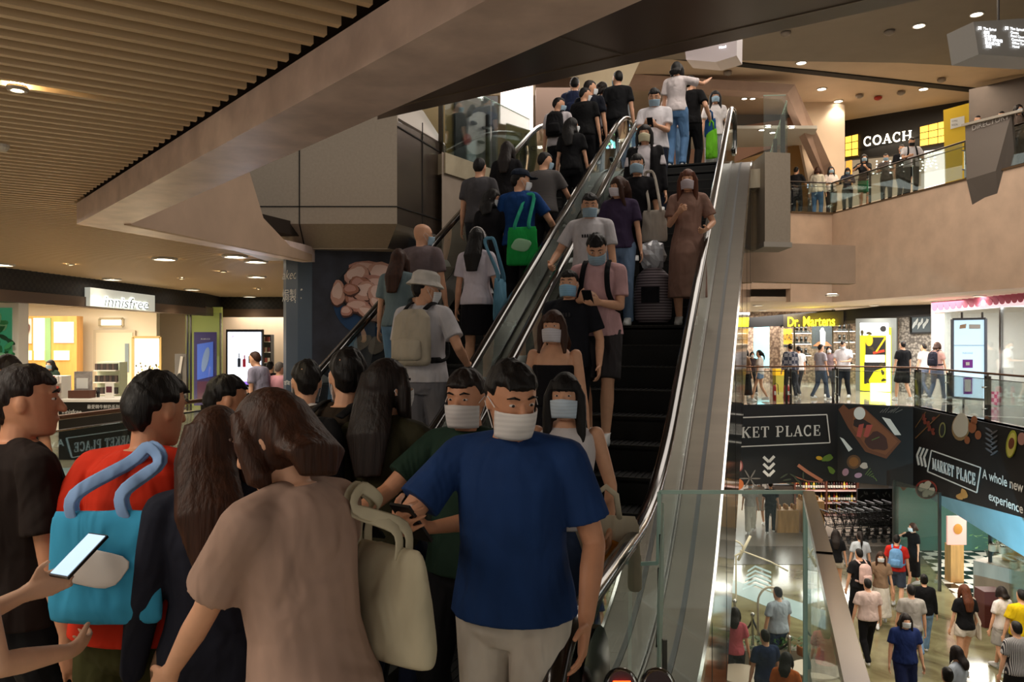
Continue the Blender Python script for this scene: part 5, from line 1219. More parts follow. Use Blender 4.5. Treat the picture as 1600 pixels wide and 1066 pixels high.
# ================================================================ cosmetics shop, left
pine = mat('shop_wood', '#c9924a', .5, kind='wood', scale=6, amt=.15)
r = thing('shop_sign', 'white backlit innisfree sign over the shop entrance', 'sign', (0, 0, 0))
wall_quad(hl, [(141, 449), (242, 462), (242, 487), (141, 478)], .15, .12).build('board', mat('sign_board_white', '#d8d8cc', .5, emit='#e8ece0', es=.3), r)
m = MB(); wtext(m, hl, 'innisfree', 163, 478, 17, 68, .15, shear=.2, weight=.02); m.build('halo_letters', emis('halo_white', (.95, 1, .95), 2.4), r)
m = MB(); wtext(m, hl, 'innisfree', 163, 478.6, 17, 68, .18, shear=.2, weight=-.005); m.build('letters', mat('letter_grey', '#5a645e', .5), r)
def boxthing(name, label, cat, Y, x0, y0, x1, y1, depth, material, group=None):
    a = P(x0, y1, Y); b = P(x1, y0, Y); r = thing(name, label, cat, ((a.x+b.x)/2, Y+depth/2, a.z), 0, group)
    MB().box((0, 0, (b.z-a.z)/2), (b.x-a.x, depth, b.z-a.z)).build('body', material, r); return r, (b.x-a.x), (b.z-a.z)
fr = Wall((-20, 14.6), (0, 14.6)); struct('wall_left', MB().slab([fr.px(-60, 465), fr.px(29, 470), fr.px(29, 700), fr.px(-60, 700)], (0, -1, 0), .3), white_m, label='white shop pillar at the left edge')
def leaf(m, w_, o):
    rr = random.Random(2)
    for k in range(16): m.use(cm(['#1f6b3f', '#3c9a62', '#7fbf94', '#12402a'][k % 4])); blob(m, w_, -10+rr.random()*26, 488+rr.random()*68, 9, 3.5, rr.random()*180, o+.003*k, 10)
picture('green leaf lightbox at the left edge of the shop front', fr, rect(-40, 481, 18, 558), mat('leaf_panel', '#1b4a34', .5, emit='#3a8a60', es=.35), .02, None, 0, leaf, 'lightbox', 'lightbox')
# tall wood cabinet with framed panels
bwl = Wall((-20, 20.6), (0, 20.6))
r = thing('display_cabinet', 'tall pale wood display cabinet with pictures and lit niches in the cosmetics shop', 'cabinet', (0, 0, 0))
wall_quad(bwl, rect(30, 494, 120, 645), .3, 0).build('body', pine, r)
for pts, c_, n_ in ((rect(33, 498, 49, 537), '#cfc3b5', 'picture'), (rect(52, 497, 70, 548), '#e8efe6', 'white_panel'), (rect(84, 503, 115, 536), '#d8dcd6', 'tiled_panel'), (rect(70, 497, 79, 565), '#7fa06a', 'green_strip')): wall_quad(bwl, pts, .03, .03).build(n_, mat('cab_'+c_[1:], c_, .6), r)
for x0, x1 in ((33, 49), (53, 69), (84, 108)): wall_quad(bwl, rect(x0, 548, x1, 563), .03, .04).build('lit_niche', mat('niche', '#f5dfa0', .5, emit='#ffe6a8', es=.9), r)
m = MB(); blob(m, bwl, 42, 516, 4, 10, 15, .07); m.build('printed_bottle', cm('#5a3c34'), r)
# red and white product stand
def stand(label, x0, x1, y0, y1, Y, rows, cols, body, prodcols, gname, per=8, plabel=''):
    r, w_, h_ = boxthing('product_stand', label, 'display stand', Y, x0, y0, x1, y1, .35, body)
    a = P(x0, y1, Y); r.location.z = 0; r.children[0].location.z = 0; bo = r.children[0].data
    for v in bo.vertices:
        v.co.z = 0 if v.co.z < .01 else a.z+h_
    zb = a.z
    for k in range(rows):
        zz = zb+h_*(k+.3)/rows; MB().box((0, -.26, zz), (w_, .2, .02)).build('shelf', white_m, r)
        for j in range(per):
            o = stand.m.get(cols[(k+j) % len(cols)])
            if o is None: o = MB().box((0, 0, .07), (.055, .05, .14)).build('product_box', cm(cols[(k+j) % len(cols)])); stand.m[cols[(k+j) % len(cols)]] = o
            else: o = o.copy(); COL.objects.link(o)
            o.location = Vector(r.location)+Vector((-w_/2+w_*(j+.5)/per, -.26, zz+.012)); tag(o, plabel, 'product', gname)
    return r
stand.m = {}
stand('white stepped product stand with red and white boxes left of the black counter', 50, 96, 588, 652, 15.6, 4, ['#b84038', '#e8e4de', '#d8a0a0'], mat('stand_white', '#e9e6df', .6), 0, 'boxes on the white product stand', 8, 'small cosmetics box on the white stepped stand left of the counter')
stand.m = {}
stand('pale green product stand with dark bottles behind the black counter', 152, 187, 566, 640, 17.5, 4, ['#2a2220', '#4a3a34'], mat('stand_green', '#c9d3b8', .6), 0, 'small dark bottles on the pale green stand', 8, 'small dark bottle on the pale green stand behind the counter')
# counter
a = P(80, 628, 12.2); b = P(183, 628, 12.2)
r = thing('counter', 'black promotion counter with white top and innisfree lettering outside the shop', 'counter', ((a.x+b.x)/2, 12.5, 0)); W_ = b.x-a.x
MB().box((0, .25, .45), (W_, .7, .9)).build('body', mat('counter_black', '#17140f', .4), r); MB().box((0, .25, .92), (W_+.04, .74, .04)).build('top', white_m, r)
m = MB(); text_geo(m, 'innisfree', (-W_/2+.06, -.105, .72), (1, 0, 0), (0, 0, 1), .09, .003); text_geo(m, '最愛韓牛鮮奶系列', (-W_/2+.45, -.105, .80), (1, 0, 0), (0, 0, 1), .07, .003, fit=.5); text_geo(m, '#MayFlowers', (-W_/2+.5, -.105, .71), (1, 0, 0), (0, 0, 1), .05, .003); m.build('lettering', c_w, r)
def onc(name, label, cat, px, w_, h_, d_, material, printc=None):
    p = P(px, 628, 12.4); o = thing(name, label, cat, (p.x, 12.7, .945)); MB().box((0, 0, h_/2), (w_, d_, h_)).build('body', material, o)
    if printc: MB().box((0, -d_/2-.004, h_*.55), (w_*.7, .006, h_*.4)).build('print', printc, o)
    return o
onc('display_board', 'grey marble display board with a white tube picture on the counter', 'display board', 114, .26, .42, .06, mat('marble_print', '#9a938f', .5, kind='marble', scale=6, amt=.3), c_w)
onc('sample_tray', 'brown sample tray with jars on the counter', 'tray', 112, .34, .12, .2, cm('#5a3626')); onc('framed_card', 'white framed price card on the counter', 'card', 156, .13, .24, .03, white_m, cm('#5a2a34'))
p = P(143, 628, 12.6); o = thing('pump_bottle', 'small dark pump bottle on the counter', 'bottle', (p.x, 12.8, .945)); MB().lathe((0, 0, 0), [(.025, 0), (.025, .1), (.01, .12), (.01, .16)], 12).build('bottle_body', black_g, o, smooth=True)
# door, lit sign, product wall
bk2 = Wall((-20, 21.4), (0, 21.4))
m = wall_quad(bk2, rect(150, 520, 207, 640), .06, .0); o = struct('door_1', m, mat('door_cream', '#ddcfb4', .6)); 
struct('trim_12', wall_quad(bk2, rect(146, 516, 211, 640), .03, -.02), mat('door_frame', '#cbbda2', .6)); picture('narrow grey glass slit in the cream shop door', bk2, rect(195, 537, 201, 582), '#7d8a90', .02, None, 0, None, 'door_window', 'door window')
picture('small lit white sign above the cream door', bk2, rect(156, 498, 192, 510), '#f2f4f2', .03, mat('sign_frame', '#b8a98a', .5), 1.0, None, 'lit_sign', 'sign')
r = picture('bright product display board on the cream wall', bk2, rect(208, 527, 251, 626), mat('board_bright', '#f6ecd8', .5, emit='#fff2d8', es=.8), .03, mat('board_frame', '#c9a868', .5), 0)
m = MB(); rr = random.Random(9)
for k in range(40): m.use(cm(['#6b5a4a', '#b8a888', '#3a3430', '#c9b040'][k % 4])); dec(m, bk2, rect(*(lambda x, y: (x, y, x+2, y+3))(211+rr.random()*36, 566+rr.random()*50)), .06)
m.build('products', None, r)
def bwp(m, w_, o):
    m.use(cm('#c9c4be')); wline(m, w_, [(284, 557), (279, 590)], 4, o); m.use(c_k); blob(m, w_, 279, 592, 3.5, 9, 10, o+.01); dec(m, w_, rect(274, 618, 290, 623), o)
    for k in range(12): m.use(cm('#cfcac4')); blob(m, w_, 275+(k*5) % 15, 602+(k*7) % 15, 1.3, 1.3, 0, o, 6)
gl1 = Wall((H1.x-.1, 20.2), (G1.x, 21.8))
picture('black and white cosmetics poster by the glass shopfront', Wall((-20, 19.6), (0, 19.6)), rect(273, 553, 291, 624), '#6f6a66', .02, None, 0, bwp)
# glass shopfront with green frame, purple poster
kw = Wall((-9.1, 20.6), (-8.2, 23.4)); gfr = mat('lime_frame', '#a8ad62', .5, emit='#b8bc58', es=.12)
kwall = Wall((-20, 21.2), (0, 21.2))
m = MB(); 
for x in (291, 296, 343): dec(m, kwall, rect(x, 489, x+2, 668), 0, .08)
struct('trim_13', m, steel_d); struct('wall_left', wall_quad(Wall((-20, 22.6), (0, 22.6)), rect(290, 480, 346, 670), .1, 0), gfr)
struct('window_3', wall_quad(kwall, rect(292, 489, 346, 668), .02, 0), glass)
def pur(m, w_, o):
    m.use(mat('print_glowblue', '#3a5ab8', .5, emit='#3a5ab8', es=.4)); dec(m, w_, [(308, 538), (333, 534), (333, 588), (308, 594)], o); m.use(cm('#5a2348')); dec(m, w_, rect(308, 596, 335, 629), o); m.use(c_w); wtext(m, w_, 'KIKO', 314, 531, 2.4, 14, o); m.use(cm('#8fa6e0')); blob(m, w_, 321, 562, 5, 20, 12, o+.01)
picture('tall purple and blue poster behind the shop glass', Wall((-20, 22), (0, 22)), rect(303, 519, 338, 634), '#33255e', .03, None, .25, pur)
# advertising screen
scw = Wall((-20, 17.8), (0, 17.8))
def scr(m, w_, o):
    m.use(emis('scr_purple', hexc('#7a5ac8'), 1.3)); dec(m, w_, rect(357, 596, 407, 601), o); blob(m, w_, 398, 590, 9, 5, 20, o); wline(m, w_, [(358, 524), (372, 527)], 1, o); wline(m, w_, [(358, 532), (364, 526)], 1, o)
    m.use(cm('#20304a')); dec(m, w_, rect(371, 560, 376, 574), o); dec(m, w_, rect(372.5, 552, 374, 560), o); m.use(cm('#b8143c')); dec(m, w_, rect(379, 561, 384, 574), o); dec(m, w_, rect(381, 555, 383, 561), o); m.use(cm('#30405a')); dec(m, w_, rect(388, 556, 391, 568), o)
r = picture('large bright advertising screen with small bottles, standing on a patterned base', scw, [(356, 519), (407, 519), (407, 601), (356, 601)], mat('screen_white', '#eef2ff', .4, emit='#e6eeff', es=2.6), .06, None, 0, scr, 'advertising_screen', 'screen')
wall_quad(scw, rect(353, 515, 410, 605), .12, 0).build('housing', black_g, r)
wall_quad(scw, rect(358, 605, 400, 662), .3, 0).build('base', mat('patterned_tile', '#8fa49a', .5, kind='voronoi', scale=7, col2='#c98a5a'), r)
struct('wall_back', wall_quad(Wall((-20, 26), (0, 26)), rect(345, 480, 470, 640), .1, 0), mat('warm_wall', '#c9b193', .7, kind='wood', scale=2, amt=.06))
stand.m = {}
stand('narrow dark shelf of cosmetics beyond the advertising screen', 408, 423, 523, 588, 24.5, 4, ['#b85a50', '#d8c8b0', '#7a3a3a'], mat('shelf_dark', '#2a2c30', .5), 0, 'products on the narrow dark shelf', 4, 'small product on the narrow dark shelf beyond the screen')
# ================================================================ lower level
LF = -4.5
bot = {}
def bottle(col):
    if col in bot: o = bot[col].copy(); COL.objects.link(o); return o
    m = MB(); m.use(mat('bottle_'+col[1:], col, .2)).lathe((0, 0, 0), [(.038, 0), (.038, .19), (.014, .24), (.014, .31)], 8); m.use(mat('wine_label', '#cfc9bd', .7)).lathe((0, 0, .05), [(.040, 0), (.040, .09)], 8); bot[col] = m.build('wine_bottle', None, smooth=False); return bot[col]
Ys = 28.6; rr = random.Random(11); xL = P(1243, 0, Ys).x; xR = P(1342, 0, Ys).x
r = thing('wine_shelves', 'long wall of wine shelves in the food market beyond the trolleys', 'shelves', ((xL+xR)/2, Ys+.3, LF)); WD = xR-xL
MB().box((0, .25, 1.3), (WD, .04, 2.6)).build('back_panel', mat('shelf_back', '#3a1c18', .6), r)
for x in (-WD/2, 0, WD/2): MB().box((x, 0, 1.3), (.06, .5, 2.6)).build('upright', mat('upright_brown', '#5a3020', .5), r)
for k in range(6):
    MB().box((0, 0, .1+k*.44), (WD, .46, .03)).build('shelf', mat('shelf_metal', '#6b3a2a', .5), r)
    MB().box((0, -.24, .075+k*.44), (WD, .01, .05)).build('price_rail', mat('price_red', '#c9b0a8', .6, emit='#dd8888', es=.1), r)
for k in range(6):
    n = 24
    for j in range(n):
        x = -WD/2+.08+(WD-.16)*j/(n-1); o = bottle(rr.choice(['#1b1412', '#123018', '#2a1014', '#4a1a16', '#c9a83a', '#241a14', '#8a2a20'])); o.location = Vector(r.location)+Vector((x, -.12, .118+k*.44)); tag(o, 'wine bottle standing on the long market shelves', 'bottle', 'wine bottles on the market shelves')
area('shelf_light', (r.location.x, Ys-.9, -1.97), 2.4, 90, (1, .93, .85), sy=.5)
r = thing('display_table', 'pale wooden crate display with small goods near the market entrance', 'display crate', (P(1248, 0, 26.5).x, 26.6, LF))
for dx, h_ in ((-.42, .75), (.42, 1.05)): MB().box((dx, 0, h_/2), (.72, .6, h_)).build('crate', wood, r)
m = MB()
for k in range(12): m.lathe((-.65+(k % 6)*.25, -.1+.2*(k//6), 1.06 if k % 6 > 2 else .76), [(.06, 0), (.06, .12), (.02, .15)], 8)
m.build('goods', cm('#a8783a'), r)
r = thing('fruit_stall', 'lit stall of orange goods at the far left of the market', 'stall', (P(1225, 0, 29).x, 29, LF)); MB().box((0, 0, .55), (1.1, .6, 1.1)).build('stall_body', mat('stall_dark', '#3a3028', .6), r)
MB().box((0, 0, 1.35), (1.0, .5, .3)).build('goods', mat('goods_orange', '#c98a3a', .6, kind='voronoi', scale=14, col2='#7a4a1a'), r)
r = thing('market_board', 'black chalk style board with food drawings behind the trolleys', 'board', (0, 0, 0)); mb_ = Wall((5, 27.6), (14, 27.2)); wall_quad(mb_, rect(1340, 764, 1396, 850), .1, 0).build('board', bk, r)
m = MB(); rr = random.Random(4)
for k in range(26): blob(m, mb_, 1344+rr.random()*46, 768+rr.random()*32, 3, 1, rr.random()*180, .02, 7, wob=.2)
m.build('chalk_drawings', cm('#6f6f6c'), r)
struct('wall_back', MB().box((15.8, 26.4, -3.2), (5.0, 3.4, 2.6)), mat('market_dark', '#1a1816', .7))
struct('wall_back', MB().box((5, 36, -3.2), (18, .2, 2.6)), mat('market_white', '#cfccc2', .7))
for k in range(7): tag(MB().box((1+k*2.2, 33, -2.05), (1.2, .25, .03)).build('strip_light', emis('strip_white', (1, .97, .9), 6)), 'white strip light on the market ceiling behind the wine shelves', 'ceiling light', 'market strip lights')
# trolleys, nested
tb = thing('shopping_trolley', 'x', 'shopping trolley', (0, 0, LF)); wire = mat('trolley_black', '#101010', .3, metal=.4)
m = MB()
for z_, e_ in ((.98, 0), (.55, .06)): m.tube([(-.26+e_, -.42+e_, z_), (.26-e_, -.42+e_, z_), (.22-e_, .42-e_, z_), (-.22+e_, .42-e_, z_)], .011, 6, closed=True)
for i in range(6):
    for sx in (-1, 1): t = i/5; m.tube([(sx*(.26-.04*t), -.42+.84*t, .98), (sx*(.20-.04*t), -.36+.72*t, .55)], .006, 5)
for i in range(5): t = i/4; m.tube([(-.2+.4*t, -.36, .55), (-.17+.34*t, .36, .55)], .006, 5)
for z_ in (.68, .82): m.tube([(-.24, -.4, z_), (.24, -.4, z_), (.2, .4, z_), (-.2, .4, z_)], .005, 5, closed=True)
m.build('basket', wire, tb); m = MB(); m.tube([(-.25, -.52, 1.04), (.25, -.52, 1.04)], .018, 8); m.build('push_handle', mat('handle_grey', '#4a4a4c', .4), tb)
m = MB()
for sx in (-1, 1): m.tube([(sx*.25, -.52, 1.04), (sx*.25, -.3, .6), (sx*.24, -.42, .14), (sx*.2, .42, .14)], .013, 6)
m.tube([(-.2, .42, .14), (.2, .42, .14)], .013, 6); m.build('frame', wire, tb)
for sx in (-1, 1):
    for sy in (-.42, .42): MB().tube([(sx*.22-.014, sy, .065), (sx*.22+.014, sy, .065)], .062, 12).build('wheel', mat('wheel', '#3a3a3a', .5), tb)
rows = []
for row, (px0, Y0) in enumerate(((1312, 25.0), (1330, 26.1))):
    for k in range(7):
        o = tb if (row == 0 and k == 0) else copy_tree(tb); p = P(px0, 0, Y0); o.location = (p.x+k*.3, Y0+.06*k, LF); o.rotation_euler = (0, 0, math.radians(-80)); o['group'] = 'nested shopping trolleys'
        o['label'] = 'black shopping trolley nested in the rows before the black market board'
# burger shop
gpost = mat('shop_post', '#50534f', .3, metal=.8)
r = thing('shop_glazing', 'tall glass panels and steel posts of the burger shop', 'glazing', (0, 0, 0)); 
gp = [(10.55, 22.0), (10.85, 20.2), (11.35, 18.9), (11.6, 17.4), (11.9, 16.2)]
for k, p in enumerate(gp): MB().bar((p[0], p[1], LF), (p[0], p[1], -2.0), .06, .06).build('post', gpost, r)
for a, b in ((gp[0], gp[1]), (gp[2], gp[3]), (gp[3], gp[4])): MB().slab([Vector((*a, LF)), Vector((*b, LF)), Vector((*b, -2)), Vector((*a, -2))], (-1, 0, 0), .015).build('glass_panel', glass, r)
struct('wall_right', MB().box((14.2, 24.2, -3.2), (5, .2, 2.6)), mat('teal_wall', '#3f6a60', .6)); struct('wall_right', MB().box((17, 18, -3.2), (.2, 12, 2.6)), mat('cream_wall2', '#b0a488', .7))
p = P(1478, 0, 21.6); r = thing('menu_board', 'pink lit menu board on a wooden stand in the burger shop', 'menu board', (P(1491, 0, 21.0).x, 21.0, LF))
MB().box((0, 0, .5), (.34, .3, 1.0)).build('stand', wood, r); MB().box((0, -.1, 1.38), (.5, .06, .75)).build('board', mat('menu_pink', '#c99a90', .6, emit='#e0a898', es=.4), r); MB().ell((.02, -.14, 1.42), (.12, .01, .14), 12).build('printed_burger', cm('#b87a2a'), r)
r = thing('wine_rack', 'red brown slatted planter box beside the burger shop counter', 'planter', (P(1546, 0, 17.8).x, 17.8, LF)); MB().box((0, 0, .4), (.45, .4, .8)).build('box', mat('red_brown', '#5a2018', .5, kind='stripe', scale=9, col2='#3a120c'), r)
r = thing('shop_counter', 'grey wooden shop counter stacked with jars at the right edge', 'counter', (12.1, 18.9, LF)); MB().box((0, 0, .55), (1.7, 1.3, 1.1), rz=.5).build('cabinet', mat('grey_wood', '#8f877a', .6, kind='wood', scale=5, amt=.15), r); MB().box((.3, .2, 1.25), (1.2, .6, .28), rz=.5).build('riser', wood, r)
jm = MB(); jm.use(mat('jar_glass', '#b9a890', .15, spec=.8)).lathe((0, 0, 0), [(.075, 0), (.085, .04), (.085, .13), (.06, .16)], 12); jm.use(chrome).lathe((0, 0, .16), [(.065, 0), (.065, .03)], 12); jo = jm.build('jar', None, smooth=False)
for k in range(24):
    o = jo if k == 0 else jo.copy()
    if k: COL.objects.link(o)
    i, j = k % 6, k//6; v = rot_z(.5)@Vector((-.72+i*.26, -.45+j*.24, 0)); o.location = (12.1+v.x, 18.9+v.y, LF+1.1 if j < 2 else LF+1.39); tag(o, 'round glass jar with shiny lid on the grey shop counter', 'jar', 'jars on the shop counter')
pm = MB(); rr = random.Random(6)
for k in range(420):
    c = Vector((rr.gauss(0, .28), rr.gauss(0, .2), .9+rr.random()*1.4)); a = rr.random()*6.28; t = rr.uniform(-.6, .6); d = Vector((math.cos(a), math.sin(a), t)).normalized()*.12; n_ = d.cross(Vector((0, 0, 1))).normalized()*.04
    pm.add([c-d*.5, c+n_, c+d*.6, c-n_], [(0, 1, 2, 3)])
r = thing('potted_plant', 'dense green leafy plant behind the shop counter', 'plant', (12.7, 20.6, LF)); pm.build('foliage', mat('leaf_green', '#2f5a24', .5), r)
MB().lathe((0, 0, 0), [(.25, 0), (.3, .8), (.3, .85)], 16).build('pot', cm('#3a342c'), r)
# cafe, hoop, stanchions, chairs
hoopm = mat('hoop_cream', '#d9cdb4', .4)
p = P(1204, 0, 15.2); r = thing('decorative_arch', 'slim cream arch standing in the lower cafe', 'arch', (p.x, 15.2, LF)); MB().tube([(-.24, 0, 0), (-.24, 0, 1.35)]+[(-.24*math.cos(a), 0, 1.35+.3*math.sin(a)) for a in [math.pi*i/12 for i in range(1, 12)]]+[(.24, 0, 1.35), (.24, 0, 0)], .022, 8).build('arch_tube', hoopm, r, smooth=True)
p = P(1150, 0, 19.4); r = thing('decorative_hoop', 'cream rope hoop sculpture hanging low over the cafe floor', 'hoop', (p.x, 19.4, LF+1.0))
MB().tube([(.42*math.cos(a)-.25, 0, .3+.22*math.sin(a)) for a in [2*math.pi*i/20 for i in range(20)]], .022, 6, closed=True).build('hoop', hoopm, r, smooth=True); MB().tube([(.05, 0, .0), (.35, 0, .6)], .035, 8).build('stick', hoopm, r, smooth=True); MB().tube([(.1, 0, .25), (.8, -.1, .0), (1.2, -.2, -.2)], .02, 6).build('rope_tail', hoopm, r, smooth=True); MB().bar((0, 0, -1.0), (0, 0, .1), .03, .03).build('stand', hoopm, r)
def stanchion(px, Y, label):
    p = P(px, 0, Y); r = thing('stanchion', label, 'stanchion', (p.x, Y, LF)); MB().lathe((0, 0, 0), [(.16, 0), (.16, .03), (.03, .05), (.03, .95), (.045, .96), (.045, 1.0), (.02, 1.03)], 14).build('post', chrome, r, smooth=True); return Vector((p.x, Y, LF+.9))
s1 = stanchion(1176, 15.6, 'chrome rope stanchion in front of the cafe planters'); s2 = stanchion(1233, 14.4, 'chrome rope stanchion right of the cream arch'); s3 = stanchion(1148, 16.4, 'chrome rope stanchion farthest left in the cafe')
s4 = stanchion(1331, 11.6, 'chrome stanchion just right of the sloping rail, farther one'); s5 = stanchion(1377, 10.8, 'chrome stanchion with red rope near the bottom edge'); s6 = P(1372, 0, 8.9); s6 = stanchion(1380, 9.0, 'chrome stanchion nearest to us at the lower edge')
def rope(a, b, label, c_): m = MB(); m.tube([a.lerp(b, t)+Vector((0, 0, -.32*4*t*(1-t))) for t in [i/10 for i in range(11)]], .02, 8); tag(m.build('barrier_rope', mat('rope_'+c_[1:], c_, .7), smooth=True), label, 'rope')
rope(s1, s2, 'dark barrier rope hanging in front of the cream arch', '#15151a'); rope(s3, s1, 'dark red barrier rope left of the cafe stanchion', '#3a1414'); rope(s4, s5, 'dark red barrier rope sagging beside the sloping rail', '#4a1414'); rope(s5, s6, 'dark red barrier rope nearest the lower edge', '#4a1414')
def table(px, Y, label): p = P(px, 0, Y); r = thing('cafe_table', label, 'table', (p.x, Y, LF)); MB().lathe((0, 0, .72), [(.42, 0), (.42, .03)], 24).build('tabletop', mat('table_pale', '#c9bba6', .4), r); MB().lathe((0, 0, 0), [(.25, 0), (.25, .02), (.03, .04), (.03, .72)], 12).build('pedestal', blackm, r)
table(1160, 13.4, 'round pale cafe table left of the cream arch'); table(1275, 13.6, 'round pale cafe table behind the glass edge')
ch = thing('cafe_chair', 'wooden cafe chair beside the round tables', 'chair', (0, 0, LF)); om = mat('orange_wood', '#a8683a', .5, kind='wood', scale=6, amt=.15)
MB().loft([((0, 0, .43), .21, .2, None), ((0, 0, .46), .22, .21, None)], 16).build('seat', om, ch)
m = MB(); m.tube([(.2*math.cos(a), .2*math.sin(a)-.02, .74) for a in [math.pi+math.pi*i/10 for i in range(11)]], (.012, .09), 8, up=(0, 0, 1)); m.build('backrest', om, ch, smooth=True)
for sx in (-1, 1):
    for sy in (-1, 1): MB().tube([(sx*.15, sy*.14, .44), (sx*.2, sy*.19, 0)], .014, 6).build('leg', om, ch)
for k, (px, Y, a, lab) in enumerate(((1185, 13.9, 20, 'wooden cafe chair at the left round table, farther left'), (1222, 13.6, 200, 'wooden cafe chair just right of the cream arch base'), (1242, 12.6, 60, 'wooden cafe chair left of the glass post'), (1262, 14.5, 0, 'wooden cafe chair beyond the right round table'), (1230, 12.2, 150, 'wooden cafe chair nearest to us under the arch'))):
    o = ch if k == 0 else copy_tree(ch); p = P(px, 0, Y); o.location = (p.x, Y, LF); o.rotation_euler = (0, 0, math.radians(a)); o['label'] = lab
for k, (x0, lab) in enumerate(((1160, 'long low planter of leafy greens left of the arch'), (1246, 'long low planter of leafy greens right of the arch'))):
    p = P(x0, 0, 14.9); r = thing('planter', lab, 'planter', (p.x, 14.9, LF)); MB().box((0, 0, .3), (.9, .25, .6)).build('box', mat('planter_box', '#8a8272', .6), r)
    pm = MB()
    for q in range(170):
        c = Vector((rr.uniform(-.45, .45), rr.uniform(-.12, .12), .6+rr.random()*.22)); a = rr.random()*6.28; d = Vector((math.cos(a), math.sin(a), rr.uniform(-.2, .8))).normalized()*.1; n_ = d.cross(Vector((0, 0, 1))).normalized()*.02; pm.add([c-d*.5, c+n_, c+d*.6, c-n_], [(0, 1, 2, 3)])
    pm.build('foliage', MATS['leaf_green'], r)
# light stripes reflected from a blue-white sign, laid on the floor as pale strips
m = MB()
for k in range(5): m.prism([tuple(Zp(1160+k*2, 920-k*7, LF)[:2]), tuple(Zp(1180, 912-k*7, LF)[:2]), tuple(Zp(1205, 922-k*7, LF)[:2]), tuple(Zp(1205, 925-k*7, LF)[:2]), tuple(Zp(1180, 915-k*7, LF)[:2]), tuple(Zp(1160+k*2, 923-k*7, LF)[:2])], LF+.002, LF+.008)
m.build('floor_reflection', mat('reflection_stripe', '#b9d6de', .3)); o = bpy.data.objects['floor_reflection']; tag(o, 'pale blue sign reflection put in as floor stripes beyond the cafe stanchion', 'floor reflection')
p = P(1225, 0, 16.8); struct('trim_14', MB().prism([tuple(Zp(1140, 905, LF)[:2]), tuple(Zp(1290, 955, LF)[:2]), tuple(Zp(1290, 985, LF)[:2]), tuple(Zp(1140, 925, LF)[:2])], LF+.001, LF+.006), mat('pale_blue_floor', '#9ab4ba', .2))
# ================================================================ the crowd
LANE = {'down': (-1.74, -.98), 'up': (-3.40, -2.68)}
def on_esc(lane, px, py, H, **kw):
    a = (px-800)/F; best = None; lo, hi = LANE[lane]
    if 'w' in kw: lo = hi = kw.pop('w')
    for i in range(13):
        w_ = lo+(hi-lo)*i/12; den = .9486*a-.3165
        if abs(den) < 1e-4: continue
        s = w_*(.9486+.3165*a)/den
        if s < 3.2 or s > 14: continue
        q = E(s, w_); hz = ZC+(HY-py)/F*q.y; z = tread_z(s); Hn = hz-z; e = abs(Hn-H)
        if best is None or e < best[0]: best = (e, q.x, q.y, z, Hn, s, w_)
    e, x, y, z, Hn, s, w_ = best; Hf = min(max(Hn, H-.11), H+.11)
    kw.setdefault('yaw', 161.6 if lane == 'down' else -18.4); kw.setdefault('lod', 1 if y < 9.5 else 2)
    return person(kw.pop('label'), x, y, z+.006, Hf, **kw)
def at_floor(px, py, H, z0, Y=None, **kw):
    if Y is None: Y = (z0+H-ZC)*F/(HY-py)
    else: Hn = ZC+(HY-py)/F*Y-z0; H = min(max(Hn, H-.12), H+.12)
    kw.setdefault('lod', 2 if Y < 20 else 3)
    return person(kw.pop('label'), (px-800)/F*Y, Y, z0, H, **kw)
BLUE = '#9ab6c9'; WH = '#dfe3e6'
PH = dict(rh=(.09, .30, 1.14, .7), lh=(-.07, .30, 1.12, .8))
W1 = ((-.09, .22, 0), (.10, -.20, .03)); W2 = ((-.10, -.22, .04), (.09, .24, 0)); STEP = ((-.1, .0, 0), (.1, .05, 0))
# ---- nearest people, middle floor
a = at_floor(803, 562, 1.78, 0, 2.75, yaw=165, label='person in navy blue t-shirt, white mask and cream trousers at the foot of the escalator', top=('tee', '#1c3766'), bottom=('trousers', '#cdc4b8'), hair=('short', 'black'), mask='#e2dedb', head=(38, 14), lod=0, lh=(-.27, .18, .93, .25), rh=(.24, .40, 1.24, .55), lean=3, feet=W1, wide=1.06, skin=1)
phone(a, (.18, .49, 1.32), 'dark phone held by the person in the navy t-shirt', -20, 50)
b = at_floor(733, 578, 1.72, 0, 3.35, yaw=150, label='person in dark green top behind the left shoulder of the navy t-shirt', top=('tee', '#22372c'), bottom=('trousers', '#1b1c20'), hair=('short', 'dark'), mask='#d9d4d2', head=(10, 5), lod=0, rh=(.30, .42, 1.12, .6), lh=(-.05, .33, 1.12, .7), skin=1)
phone(b, (.12, .5, 1.16), 'phone between the hands of the person in dark green', 10, 45)
c = at_floor(884, 585, 1.62, .0, 4.15, yaw=168, label='person with long black hair, pale mask and white sleeveless top at the escalator foot', top=('tank', '#d9d4d6'), bottom=('skirt', '#3a4a6a'), hair=('long', 'black'), mask='#cfe0f0', sex='f', lod=0, lh=(-.24, .12, .92), rh=(.14, .28, 1.15, .7))
tote(c, '#c9bea6', 'cream tote bag with orange print behind the navy t-shirt', (-.22, .12, .98), .34, .38, patch=('#d8892a', 1))
d = at_floor(220, 583, 1.72, 0, 2.6, yaw=-14, label='person in orange red t-shirt and olive shorts seen from behind at the left', top=('tee', '#c62f17'), bottom=('shorts', '#3c3c1e'), hair=('short', 'black'), mask=None, head=(-12, 4), lod=0, rh=(.36, .28, 1.00, .35), lh=(-.22, .15, 1.0), wide=1.14, lean=4, feet=W2, skin=1)
tote(d, '#3c9cc6', 'blue tote bag with a white oval patch on the orange red t-shirt back', (.02, -.20, 1.34), .36, .34, .09, strap_to=(.09, -.07, 1.50), yaw=4, tilt=-3, patch=('#e6e2de', -1), strapcol='#86a6d2', sr=.020)
